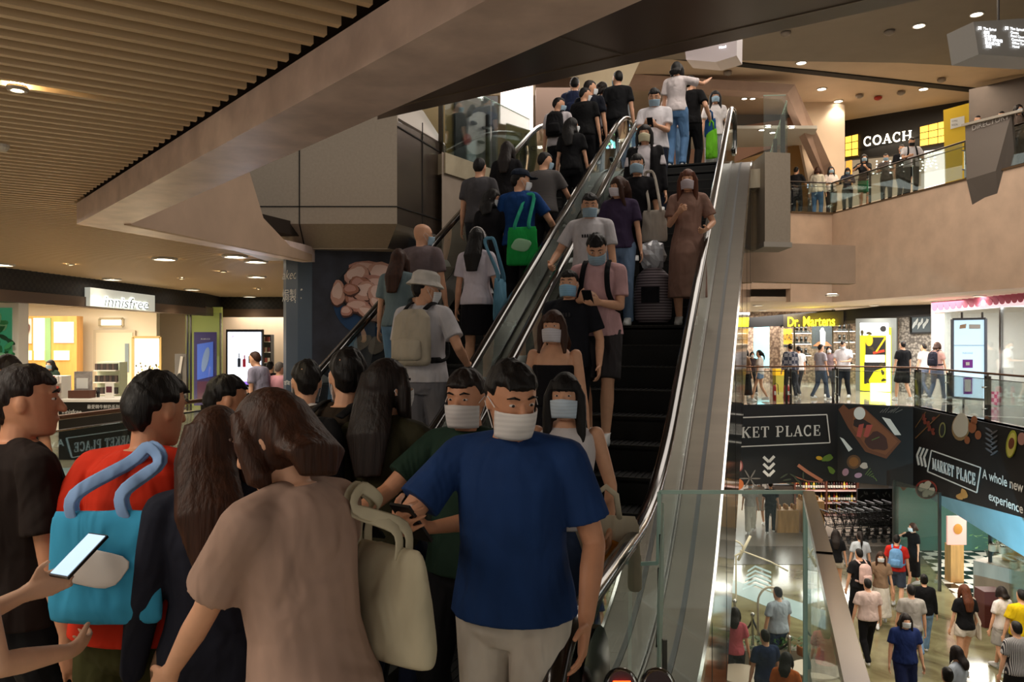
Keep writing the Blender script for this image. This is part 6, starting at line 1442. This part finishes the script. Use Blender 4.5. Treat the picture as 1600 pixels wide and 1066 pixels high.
at_floor(30, 574, 1.72, 0, 2.75, yaw=-40, label='person in brown black t-shirt at the left edge seen from behind', top=('tee', '#1e1512'), bottom=('trousers', '#15161a'), hair=('short', 'dark'), mask=None, head=(-25, 0), lod=0, wide=1.08, lh=(-.25, .2, .95), skin=1)
f = person('person with bare shoulder and long pale skirt holding a phone at the left edge', -1.47, 2.02, 0, 1.62, yaw=-24, top=('tank', '#cfc8c2'), bottom=('longskirt', '#c9c2b6'), hair=('mid', 'dark'), mask=None, sex='f', lod=0, lh=(.02, .24, 1.20, .5), rh=(.20, .24, 1.06, .5), skin=3)
phone(f, (.12, .32, 1.24), 'phone with pale screen held at the left edge', 0, 35)
at_floor(12, 556, 1.66, 0, 5.2, yaw=-150, label='person in dark patterned dress at the left edge beside the shop railing', top=('dress', '#3a332c'), bottom=('none', '#000000'), hair=('mid', 'dark'), mask=None, sex='f', lod=1, skin=1)
at_floor(348, 588, 1.60, 0, 3.9, yaw=-30, label='person in pale grey top with a dark purple back bag left of the crowd', top=('long', '#9b9092'), bottom=('trousers', '#2a2233'), hair=('short', 'black'), mask=None, head=(-30, 5), lod=0, skin=1)
e2 = at_floor(352, 600, 1.55, 0, 4.6, yaw=20, label='person in dusky violet shirt just behind the grey top', top=('tee', '#342b3c'), bottom=('trousers', '#201c28'), hair=('bob', 'dark'), mask=None, sex='f', lod=1)
g = at_floor(492, 604, 1.66, 0, 2.02, yaw=62, label='person in dusty pink brown t-shirt and beige trousers hurrying left, closest to us', top=('tee', '#a5897a'), bottom=('wide', '#d2bf9f'), hair=('bob', 'brown'), mask=None, head=(15, 16), sex='f', lod=0, lh=(-.10, .42, .92, .3), rh=(.22, .38, 1.02, .3), lean=9, feet=W1, wide=1.05)
tote(g, '#b9b096', 'large cream and grey handbag at the hip of the closest person', (.20, -.06, 1.30), .40, .30, .13, strap_to=(.15, -.02, 1.44), yaw=70, tilt=4, sr=.018, name='handbag')
g2 = at_floor(338, 640, 1.60, 0, 2.45, yaw=20, label='person in navy jacket with striped brown hair behind the closest person', top=('long', '#20222e'), bottom=('trousers', '#7a5f4a'), hair=('long', 'brown'), mask=None, head=(-30, 5), sex='f', lod=0)
at_floor(476, 564, 1.73, 0, 4.5, yaw=-20, label='person in white t-shirt with short black hair in the crowd', top=('tee', '#c9c4c6'), bottom=('trousers', '#20232b'), hair=('short', 'black'), mask=BLUE, head=(40, 6), lod=0)
k_ = at_floor(540, 546, 1.72, 0, 3.7, yaw=-25, label='person in dark brown shirt with a black backpack waiting for the escalator', top=('tee', '#2a2016'), bottom=('trousers', '#17181c'), hair=('short', 'black'), mask=WH, head=(35, 4), lod=0, wide=1.05)
backpack(k_, '#0f0f12', 'black backpack on the dark brown shirt in the crowd')
l_ = at_floor(602, 556, 1.64, 0, 3.55, yaw=-18, label='person with long dark hair in an olive brown top raising a hand', top=('tee', '#2c2a1a'), bottom=('trousers', '#1a2238'), hair=('long', 'dark'), mask=WH, head=(-30, 0), sex='f', lod=0, rh=(.30, .26, 1.24, .5))
at_floor(700, 640, 1.62, 0, 4.9, yaw=160, label='person in dark clothes hidden behind the green top', top=('tee', '#20242a'), bottom=('trousers', '#15161a'), hair=('short', 'black'), mask=WH, lod=1) if False else None
# ---- escalator going up (backs to us)
m_ = on_esc('up', 662, 428, 1.74, label='person in white t-shirt and white bucket hat stepping onto the up escalator', top=('tee', '#c9c7cc'), bottom=('wide', '#7b7a80'), hair=('short', 'black'), mask=WH, cap=('bucket', '#d3cfc8'), head=(-45, 8), lod=0, rh=(.30, .15, 1.0))
backpack(m_, '#bdb3a0', 'beige backpack with black straps under the white bucket hat', straps='#151517', size=1.05)
on_esc('up', 622, 402, 1.62, label='person with long brown hair in grey teal top at the left handrail', top=('tee', '#6d7f84'), bottom=('trousers', '#6c8fae'), hair=('long', 'brown'), mask=None, sex='f', w=-3.40, head=(10, 0))
on_esc('up', 659, 362, 1.72, label='person with nearly bald head in dusty grey shirt on the up escalator', top=('tee', '#6f6264'), bottom=('trousers', '#4d4a4c'), hair=('bald', 'black'), mask=BLUE, head=(-50, 5), w=-3.35)
p_ = on_esc('up', 745, 366, 1.66, label='person with white headband, long black hair and white t-shirt riding up', top=('tee', '#d4ccd6'), bottom=('skirt', '#15141a'), hair=('long', 'black'), mask=None, cap=('band', '#cfcac8'), sex='f', lod=0, w=-2.80)
tote(p_, '#5f8fa8', 'blue bag hanging from the shoulder of the white t-shirt on the up escalator', (.26, -.05, 1.05), .24, .42, strap_to=(.15, -.02, 1.43), yaw=80)
on_esc('up', 768, 335, 1.66, label='person in black with masked face turned sideways behind the blue t-shirt', top=('tee', '#17161a'), bottom=('trousers', '#141418'), hair=('mid', 'black'), mask=WH, head=(-80, 5), sex='f', w=-3.05)
on_esc('up', 749, 261, 1.74, label='person in charcoal grey t-shirt at the left handrail of the up escalator', top=('tee', '#4a484b'), bottom=('trousers', '#26262c'), hair=('short', 'black'), mask=None, w=-3.38)
s_ = on_esc('up', 812, 266, 1.76, label='person in bright navy t-shirt with a green bag on the up escalator', top=('tee', '#133b73'), bottom=('trousers', '#121217'), hair=('short', 'black'), mask=WH, head=(-55, 5), w=-2.72, rh=(.33, .30, 1.05, .8), cap=('cap', '#1b2433'))
tote(s_, '#1fa04a', 'bright green shopping bag with pale print on the navy t-shirt arm', (.10, -.22, 1.08), .34, .42, strap_to=(.14, -.06, 1.44), patch=('#9fd0a8', -1), strapcol='#2f9f80', sr=.018)
on_esc('up', 792, 229, 1.68, label='person with long dark brown hair and black top, shown above the navy t-shirt', top=('tee', '#151316'), bottom=('skirt', '#101012'), hair=('long', 'dark'), mask=None, sex='f', w=-3.25)
on_esc('up', 850, 250, 1.70, label='person in grey striped t-shirt with dark hair on the up escalator', top=('tee', '#6f6a68', 'stripe', '#3c3a3c', 22), bottom=('trousers', '#1b1b20'), hair=('short', 'black'), mask=BLUE, head=(-50, 8), w=-2.75, rh=(.32, .32, 1.0, .9))
u_ = on_esc('up', 872, 184, 1.70, label='person in white t-shirt with blue mask looking right on the up escalator', top=('tee', '#bdb6ba'), bottom=('trousers', '#15151a'), hair=('short', 'black'), mask=BLUE, head=(-75, 8), w=-3.2)
backpack(u_, '#0f0f12', 'black backpack behind the white t-shirt and blue mask near the top')
on_esc('up', 893, 206, 1.64, label='person with long black hair and black clothes near the top of the up escalator', top=('tee', '#101013'), bottom=('trousers', '#0f1013'), hair=('long', 'black'), mask=WH, head=(-50, 0), sex='f', w=-2.7)
on_esc('up', 913, 157, 1.70, label='person in black t-shirt near the escalator top with face turned right', top=('tee', '#0e0e10'), bottom=('trousers', '#121216'), hair=('short', 'black'), mask=WH, head=(-60, 8), w=-2.85)
on_esc('up', 921, 126, 1.72, label='person in dark navy shirt close to the top of the up escalator', top=('tee', '#141722'), bottom=('trousers', '#14151b'), hair=('short', 'dark'), mask=WH, head=(-60, 4))
for px, py, H, Y, lab, kw in (
 (898, 121, 1.74, None, 'person with navy backpack at the top of the up escalator, leftmost', dict(top=('tee', '#232c48'), hair=('short', 'black'), yaw=-10)),
 (941, 128, 1.64, None, 'person in pale grey top with brown hair at the stairhead', dict(top=('long', '#8b8488'), hair=('bob', 'dark'), sex='f', yaw=-20, mask=BLUE, head=(-50, 0))),
 (965, 111, 1.75, None, 'person in black t-shirt standing tallest at the stairhead beside the handrail', dict(top=('tee', '#121316'), hair=('short', 'black'), yaw=-15, mask=BLUE, head=(40, 0)))):
    i_ = at_floor(px, py, H, LZ, Y, label=lab, bottom=('trousers', '#16171c'), **kw)
    if 'navy backpack' in lab: backpack(i_, '#1e2743', 'navy backpack with pale strap at the stairhead', straps='#8f93a0')
# ---- top of the down escalator
at_floor(1057, 97, 1.66, LZ, None, label='person with black bobbed hair and white t-shirt pointing right at the top', top=('tee', '#d0c6c6'), bottom=('trousers', '#5b7fa8'), hair=('bob', 'black'), mask=None, sex='f', yaw=-30, rh=(.42, .38, 1.45, .1), lod=1)
n_ = at_floor(1079, 119, 1.72, LZ, None, label='person in black t-shirt and trousers turned away at the top', top=('tee', '#0f0e10'), bottom=('trousers', '#0d0d10'), hair=('short', 'black'), mask=None, yaw=-35, head=(-20, 0), rh=(.3, .1, .95, .9), lod=1)
tote(n_, '#6fc02c', 'bright green carrier bag hanging at the top of the down escalator', (.33, .1, .80), .2, .5, name='carrier_bag'); tote(n_, '#1f4a7a', 'dark blue carrier bag above the green one', (.30, .12, .98), .2, .3, name='carrier_bag')
at_floor(1117, 143, 1.60, LZ, None, label='person with long hair, glasses, white t-shirt and grey trousers facing us at the top', top=('tee', '#d2cccb'), bottom=('wide', '#8f9093'), hair=('long', 'black'), mask=BLUE, sex='f', yaw=175, glasses=True, lod=1)
o1 = on_esc('down', 1023, 140, 1.74, label='person in white t-shirt and blue mask looking down at a phone, second from the top', top=('tee', '#d6d2d6'), bottom=('trousers', '#1b2030'), hair=('short', 'black'), mask=BLUE, head=(5, 24), lod=1, extra=('chest_print',), **PH)
phone(o1, (.0, .42, 1.16), 'phone in the hands of the white t-shirt near the escalator top')
o2 = on_esc('down', 1053, 131, 1.66, label='person with ruffled cream top, pale mask and blue jeans near the escalator top', top=('tee', '#c9b5ad'), bottom=('trousers', '#6c8cae'), hair=('mid', 'dark'), mask='#a9c4dc', sex='f', lod=1)
o3 = on_esc('down', 1008, 197, 1.64, label='person with yellowish mask and open black cardigan over a white shirt riding down', top=('tee', '#cfc8cc'), bottom=('trousers', '#121214'), hair=('mid', 'black'), mask='#d8cfae', sex='f', lod=1)
t = MB(); 
for sg in (-1, 1): t.loft([(o3['T']((sg*.13, .02, .82)), .085, .15, None), (o3['T']((sg*.125, .01, 1.1)), .075, .145, None), (o3['T']((sg*.12, 0, 1.3)), .075, .14, None), (o3['T']((sg*.10, -.01, 1.42)), .06, .09, None)], 12)
for sg, S, el, wr, cu in o3['AR']: t.caps(S, el, .07, .06, 10); t.caps(el, wr.lerp(el, .2), .06, .045, 10)
q_ = t.build('cardigan', fabric('#111013'), o3['root']); remesh(q_, .013)
on_esc('down', 1040, 215, 1.62, label='person in dark jacket hidden behind the yellowish mask', top=('long', '#15141a'), bottom=('trousers', '#4f6a92'), hair=('mid', 'black'), mask=BLUE, sex='f', lod=2, w=-1.02) if False else None
o4 = on_esc('down', 996, 243, 1.62, label='person with blue mask in black top carrying a white tote on the down escalator', top=('tee', '#131216'), bottom=('trousers', '#101014'), hair=('pony', 'black'), mask=BLUE, sex='f', lod=1, rh=(.36, .2, 1.05, .8))
tote(o4, '#b7aea2', 'off-white tote bag on the black top halfway down the escalator', (-.20, .13, 1.02), .26, .34, strap_to=(-.13, .02, 1.43))
on_esc('down', 968, 278, 1.60, label='person with long brown hair, white mask and purple top looking sideways', top=('tee', '#3b2f48'), bottom=('trousers', '#6f86a4'), hair=('long', 'brown'), mask='#d6cfd6', sex='f', lod=1, head=(-45, 5))
on_esc('down', 922, 304, 1.72, label='person in white t-shirt with ink print and blue mask leaning on the handrail', top=('tee', '#c9c5c8'), bottom=('shorts', '#5a5c62'), hair=('short', 'black'), mask=BLUE, head=(15, 15), lod=0, rh=(.34, .22, 1.0, .7), extra=('chest_print',))
o5 = on_esc('down', 936, 366, 1.72, label='person in pink shirt and dark shorts reading a phone while stepping down', top=('tee', '#c9a0a2'), bottom=('shorts', '#3a3638'), hair=('short', 'black'), mask=BLUE, head=(10, 30), lod=0, lean=6, feet=((-.09, .22, -.19), (.10, -.02, .01)), **PH)
phone(o5, (.0, .42, 1.19), 'phone in the hands of the pink shirt'); backpack(o5, '#121318', 'black backpack worn over the pink shirt')
on_esc('down', 890, 425, 1.66, label='person in black t-shirt with pale print and blue mask on the down escalator', top=('tee', '#191b22'), bottom=('trousers', '#14151a'), hair=('short', 'black'), mask='#8fbede', lod=0, extra=('chest_print',), lh=(-.28, .1, .9), rh=(.22, .05, .9))
on_esc('down', 866, 488, 1.62, label='person with white mask and bare shoulders in a black strapless top', top=('tube', '#131217'), bottom=('trousers', '#14141a'), hair=('mid', 'brown'), mask='#d8d4dc', sex='f', lod=0)
o6 = on_esc('down', 1075, 272, 1.68, label='person with long auburn hair in a long brown dress holding the right handrail', top=('longdress', '#8f6f62'), bottom=('none', '#000000'), hair=('long', 'auburn'), mask='#c9bcc2', sex='f', lod=0, w=-.86, lh=(-.22, .2, 1.02, .8), rh=(.08, .25, 1.2, .8), shoes='#c9c6c4', feet=((-.08, .24, -.19), (.09, 0, 0)))
# striped backpack resting on a step with a plastic bag
s = 8.25; q = E(s, -1.22); zt = tread_z(s)
r = thing('backpack', 'grey and brown striped backpack standing on a step beside the long brown dress', 'backpack', (q.x, q.y, zt+.02), math.radians(160))
m = MB(); m.loft([((0, 0, .02), .15, .11, None), ((0, 0, .06), .19, .14, None), ((0, 0, .3), .20, .15, None), ((0, 0, .5), .17, .13, None), ((0, 0, .58), .09, .07, None)], 18); o = m.build('bag_body', mat('stripe_bag', '#8a7f84', .8, kind='stripe', scale=11, col2='#4a4046'), r); remesh(o, .012)
o = MB().box((0, .15, .3), (.18, .05, .16)).build('pocket', fabric('#15151a'), r); MB().tube([(-.05, 0, .57), (-.04, 0, .64), (.04, 0, .64), (.05, 0, .57)], .01, 6).build('grab_handle', blackm, r)
r = thing('plastic_bag', 'crumpled grey plastic bag on top of the striped backpack', 'plastic bag', (q.x, q.y, zt+.60), 0)
m = MB(); m.ell((0, 0, .13), (.13, .11, .15), 16, None, lambda d: 1+.18*math.sin(7*d.x+9*d.z)*math.cos(11*d.y)); m.build('bag_film', mat('plastic_film', '#b6b9bf', .2, spec=.8), r)
# ---- gallery across the void
for px, py, H, Y, yaw, lab, kw in (
 (1164, 546, 1.66, 24.2, -60, 'person in brown top and black skirt at the left end of the gallery', dict(top=('tee', '#8a6a52'), bottom=('longskirt', '#121214'), hair=('mid', 'black'), sex='f')),
 (1187, 547, 1.62, 24.6, 60, 'person in white t-shirt and denim shorts at the gallery railing', dict(top=('tee', '#d8d2ca'), bottom=('hotpants', '#7a93b4'), hair=('pony', 'black'), sex='f')),
 (1235, 537, 1.72, 25.8, 0, 'person in checked dark shirt outside the boot shop', dict(top=('long', '#3a3f50', 'check', '#8a8a90', 9), bottom=('trousers', '#2a2c34'), hair=('short', 'black'))),
 (1248, 541, 1.68, 26.6, 10, 'person in white shirt beside the checked shirt', dict(top=('tee', '#d9d9da'), bottom=('trousers', '#3a3a40'), hair=('short', 'black'))),
 (1282, 538, 1.70, 25.2, -70, 'person in grey t-shirt walking right below the boot shop poster', dict(top=('tee', '#a9a3ac'), bottom=('trousers', '#33425a'), hair=('short', 'dark'))),
 (1296, 541, 1.62, 26.4, 150, 'person in mauve top behind the grey t-shirt', dict(top=('tee', '#7d6a6e'), bottom=('trousers', '#2a2c34'), hair=('mid', 'dark'), sex='f')),
 (1318, 531, 1.74, 25.4, 140, 'person in loose white shirt looking down, left of the yellow lightbox', dict(top=('tee', '#dedbe0'), bottom=('trousers', '#20242c'), hair=('short', 'dark'), head=(0, 25), wide=1.1, rh=(.15, .3, 1.1), lh=(-.1, .3, 1.1))),
 (1411, 533, 1.74, 24.6, 10, 'person in black t-shirt and black shorts right of the yellow lightbox', dict(top=('tee', '#101013'), bottom=('shorts', '#15161a'), hair=('short', 'black'))),
 (1444, 537, 1.70, 26.4, 20, 'person in pale shirt with black hair, left of the pink backpack', dict(top=('tee', '#c9c2c0'), bottom=('trousers', '#5a6478'), hair=('short', 'black'))),
 (1464, 533, 1.70, 24.8, -60, 'person in pink top hurrying right by the information panel', dict(top=('tee', '#c99a90'), bottom=('trousers', '#5b6478'), hair=('bob', 'brown'), sex='f')),
 (1175, 550, 1.6, 27.6, 180, 'person farthest back by the turquoise panel', dict(top=('tee', '#3a3030'), bottom=('trousers', '#222226'), hair=('bob', 'black'), sex='f'))):
    kw.setdefault('mask', WH if 90 < abs(yaw) else None); i_ = at_floor(px, py, H, 0, Y, label=lab, yaw=yaw, feet=W1 if px % 2 else W2, **kw)
    if 'pink top' in lab: backpack(i_, '#20202c', 'dark backpack on the pink top by the information panel')
# ---- upper gallery, right
for px, py, Y, yaw, lab, kw in (
 (1244, 258, 27.0, -40, 'person holding a phone at the left end of the upper railing', dict(top=('tee', '#1a1a1e'), rh=(.2, .4, 1.1))),
 (1277, 261, 26.9, -30, 'person in cream top with brown hair leaning on the upper railing, leftmost pair', dict(top=('long', '#c9c3b2'), hair=('bob', 'brown'), bottom=('trousers', '#4a6a92'), sex='f', mask=None)),
 (1298, 257, 26.95, 175, 'person with long black hair and pale blue mask facing us at the upper railing', dict(top=('tee', '#cfc5c0'), hair=('long', 'black'), bottom=('trousers', '#2a1c1c'), sex='f', rh=(.1, .3, 1.1), lh=(-.1, .3, 1.1))),
 (1324, 264, 26.0, 150, 'person in dark navy top with bent head resting arms on the upper railing', dict(top=('long', '#2b3040'), hair=('mid', 'dark'), bottom=('trousers', '#1a1c24'), sex='f', head=(20, 25), rh=(.15, .35, 1.15), lh=(-.15, .35, 1.15))),
 (1350, 239, 25.2, 165, 'person in black top and green skirt photographing from the upper railing', dict(top=('tee', '#16181c'), hair=('long', 'dark'), bottom=('skirt', '#1f6a44'), sex='f', rh=(.25, .38, 1.25), lh=(.0, .38, 1.25))),
 (1385, 241, 24.4, 150, 'person in grey top bending over the sloping part of the upper railing', dict(top=('tee', '#5a5350'), hair=('short', 'dark'), bottom=('trousers', '#2a2a30'), lean=10, rh=(.2, .35, 1.1), lh=(-.2, .35, 1.1))),
 (1408, 226, 24.0, -170, 'person with black hair half hidden behind the white t-shirt at the upper railing', dict(top=('tee', '#15151a'), hair=('short', 'black'))),
 (1424, 209, 23.1, 165, 'person in white t-shirt with black mask and black straps on the upper gallery', dict(top=('tee', '#d3cfd2'), hair=('short', 'black'), mask='#111114', head=(10, 20), rh=(.15, .35, 1.12), lh=(-.2, .3, 1.1), wide=1.08)),
 (1527, 178, 20.9, 170, 'person with dark hair just visible above the directory fin', dict(top=('tee', '#5a5248'), hair=('short', 'dark'))),
 (1565, 172, 20.5, 150, 'person half hidden above the metal cap of the directory fin', dict(top=('tee', '#3a3434'), hair=('short', 'black'))),
 (1590, 150, 19.9, 190, 'person farthest right on the upper gallery', dict(top=('tee', '#6a5a50'), hair=('mid', 'dark')))):
    kw.setdefault('bottom', ('trousers', '#1c1d22')); kw.setdefault('hair', ('short', 'black')); kw.setdefault('mask', BLUE)
    i_ = at_floor(px, py, 1.68, 5.955, Y, label=lab, yaw=yaw, lod=2, **kw)
    if 'black straps' in lab: backpack(i_, '#121215', 'black backpack of the white t-shirt on the upper gallery')
    if 'photographing' in lab or 'left end' in lab: phone(i_, (.14, .5, 1.3) if 'photo' in lab else (.2, .5, 1.2), 'phone raised over the upper railing by the '+('green skirt' if 'green' in lab else 'person at its left end'), 0, 80)
# ---- lower level
for px, py, H, yaw, lab, kw in (
 (1306, 828, 1.64, -20, 'person in black top and pale shorts walking towards the trolleys', dict(top=('tee', '#101013'), bottom=('hotpants', '#b9b0a2'), hair=('long', 'dark'), sex='f')),
 (1344, 831, 1.66, -10, 'person in pale blue grey top with tied hair before the trolleys', dict(top=('tee', '#b9c0c8'), bottom=('trousers', '#c9c0b0'), hair=('pony', 'dark'), sex='f')),
 (1343, 858, 1.72, 10, 'person in black shirt with a pale pink back bag on the marble floor', dict(top=('tee', '#17171b'), bottom=('trousers', '#15151a'), hair=('short', 'black'), wide=1.1)),
 (1376, 862, 1.64, 160, 'person in brown top and long pale skirt walking towards us', dict(top=('tee', '#8a705a'), bottom=('longskirt', '#d0c8bc'), hair=('long', 'brown'), sex='f')),
 (1401, 836, 1.74, -30, 'person in red t-shirt with a blue bag on the lower level', dict(top=('tee', '#c42a22'), bottom=('shorts', '#3a4252'), hair=('short', 'black'))),
 (1427, 817, 1.66, 100, 'person in long black dress standing at the glass post of the burger shop', dict(top=('longdress', '#0d0c0e'), bottom=('none', '#000000'), hair=('bob', 'brown'), sex='f', rh=(.1, .22, 1.4, .5))),
 (1444, 898, 1.62, -15, 'person with tied black hair and black sweater walking away', dict(top=('long', '#0e0e11'), bottom=('trousers', '#7a9cc0'), hair=('bun', 'black'), sex='f')),
 (1424, 914, 1.74, -10, 'person in pale grey t-shirt with a dark bag in the lower crowd', dict(top=('tee', '#9f9a94'), bottom=('shorts', '#4a4c54'), hair=('short', 'black'))),
 (1414, 958, 1.70, 175, 'person in navy blue clothes facing us in the lower crowd', dict(top=('tee', '#1a2a5a'), bottom=('shorts', '#172044'), hair=('mid', 'dark'), wide=1.08)),
 (1508, 914, 1.70, 0, 'person in black t-shirt and white shorts walking away, centre of the marble floor', dict(top=('tee', '#0f0f12'), bottom=('hotpants', '#cfc6ba'), hair=('long', 'auburn'), sex='f')),
 (1566, 917, 1.64, 15, 'person in white t-shirt with bobbed dark hair at the right edge', dict(top=('tee', '#d8d2d0'), bottom=('skirt', '#a9a6a2'), hair=('bob', 'dark'), sex='f')),
 (1597, 922, 1.72, 0, 'person in yellow t-shirt at the right edge', dict(top=('tee', '#d9b814'), bottom=('trousers', '#2a2a30'), hair=('short', 'black'), wide=1.2)),
 (1589, 972, 1.74, 5, 'person in black and white striped shirt at the right edge, nearest', dict(top=('tee', '#b9b6b6', 'stripe', '#34343a', -14), bottom=('trousers', '#1a1a1e'), hair=('short', 'black'))),
 (1496, 1010, 1.64, 30, 'person in pale blue white top near the bottom edge of the photo', dict(top=('tee', '#b9c3cf'), bottom=('trousers', '#5a6476'), hair=('mid', 'dark'), sex='f')),
 (1481, 1044, 1.64, 0, 'person whose tied black hair shows at the bottom edge', dict(top=('tee', '#2a2a2e'), bottom=('trousers', '#2a2a2e'), hair=('bun', 'black'), sex='f')),
 (1356, 905, 1.64, 0, 'person in pale pinkish shirt and black trousers right of the sloping rail', dict(top=('tee', '#c9b3ac'), bottom=('trousers', '#111115'), hair=('short', 'black'), wide=1.12)),
 (1216, 918, 1.70, 20, 'person in pale shirt with dark hair seen through the near glass', dict(top=('tee', '#a8b4c0'), bottom=('trousers', '#2a3a5a'), hair=('short', 'black'), wide=1.1)),
 (1148, 950, 1.64, -20, 'person in pink top seen low through the near glass', dict(top=('tee', '#c2606a'), bottom=('trousers', '#2a2c34'), hair=('mid', 'dark'), sex='f')),
 (1196, 985, 1.66, 10, 'person in dark blue clothes below the pale shirt behind the glass', dict(top=('tee', '#22304e'), bottom=('trousers', '#1a1e28'), hair=('short', 'black'))),
 (1228, 1020, 1.64, -30, 'person in orange top at the bottom edge behind the glass', dict(top=('tee', '#b8602c'), bottom=('trousers', '#2a2c34'), hair=('mid', 'black'), sex='f')),
 (1172, 752, 1.70, 170, 'person in white trousers far inside the market', dict(top=('tee', '#c9c6c2'), bottom=('wide', '#d6d0c4'), hair=('short', 'black'))),
 (1186, 748, 1.64, 150, 'person in pale dress far inside the market', dict(top=('dress', '#bdb4a8'), bottom=('none', '#000000'), hair=('mid', 'dark'), sex='f')),
 (1204, 752, 1.72, -20, 'person in black clothes far inside the market', dict(top=('tee', '#15161a'), bottom=('trousers', '#15161a'), hair=('short', 'black')))):
    kw.setdefault('mask', WH if 90 < abs(yaw) else None); i_ = at_floor(px, py, H, -4.49, None, label=lab, yaw=yaw, feet=W1 if px % 2 else W2, **kw)
    if 'red t-shirt' in lab: backpack(i_, '#6c9ac8', 'pale blue backpack on the red t-shirt, lower level')
    if 'back bag' in lab: backpack(i_, '#c9a9a2', 'pale pink backpack on the black shirt, lower level')
    if 'white shorts walking' in lab: tote(i_, '#c9bfae', 'white shoulder bag of the black t-shirt on the marble floor', (.24, -.02, .98), .24, .30, strap_to=(.13, 0, 1.43), yaw=80)
# ---- people in and outside the cosmetics shop
at_floor(80, 566, 1.58, 0, 16.6, label='shop assistant with blue mask behind the product stand', top=('tee', '#2a3a30'), bottom=('trousers', '#222226'), hair=('mid', 'black'), mask=BLUE, sex='f', yaw=170, lod=2)
at_floor(411, 548, 1.64, 0, 12.8, label='person in lilac grey shirt leaning before the advertising screen', top=('tee', '#8f8a9c'), bottom=('trousers', '#3a3c48'), hair=('short', 'brown'), mask=None, yaw=70, lean=12, lod=2)
at_floor(422, 573, 1.60, 0, 14.5, label='person in black jacket just left of the blue column', top=('long', '#15151a'), bottom=('trousers', '#1a1a20'), hair=('short', 'black'), mask=None, yaw=0, lod=2)
at_floor(436, 566, 1.62, 0, 13.0, label='person in pink shirt partly hidden by the blue column', top=('tee', '#d79aa4'), bottom=('trousers', '#33353f'), hair=('short', 'grey'), mask=None, yaw=-20, lod=2)
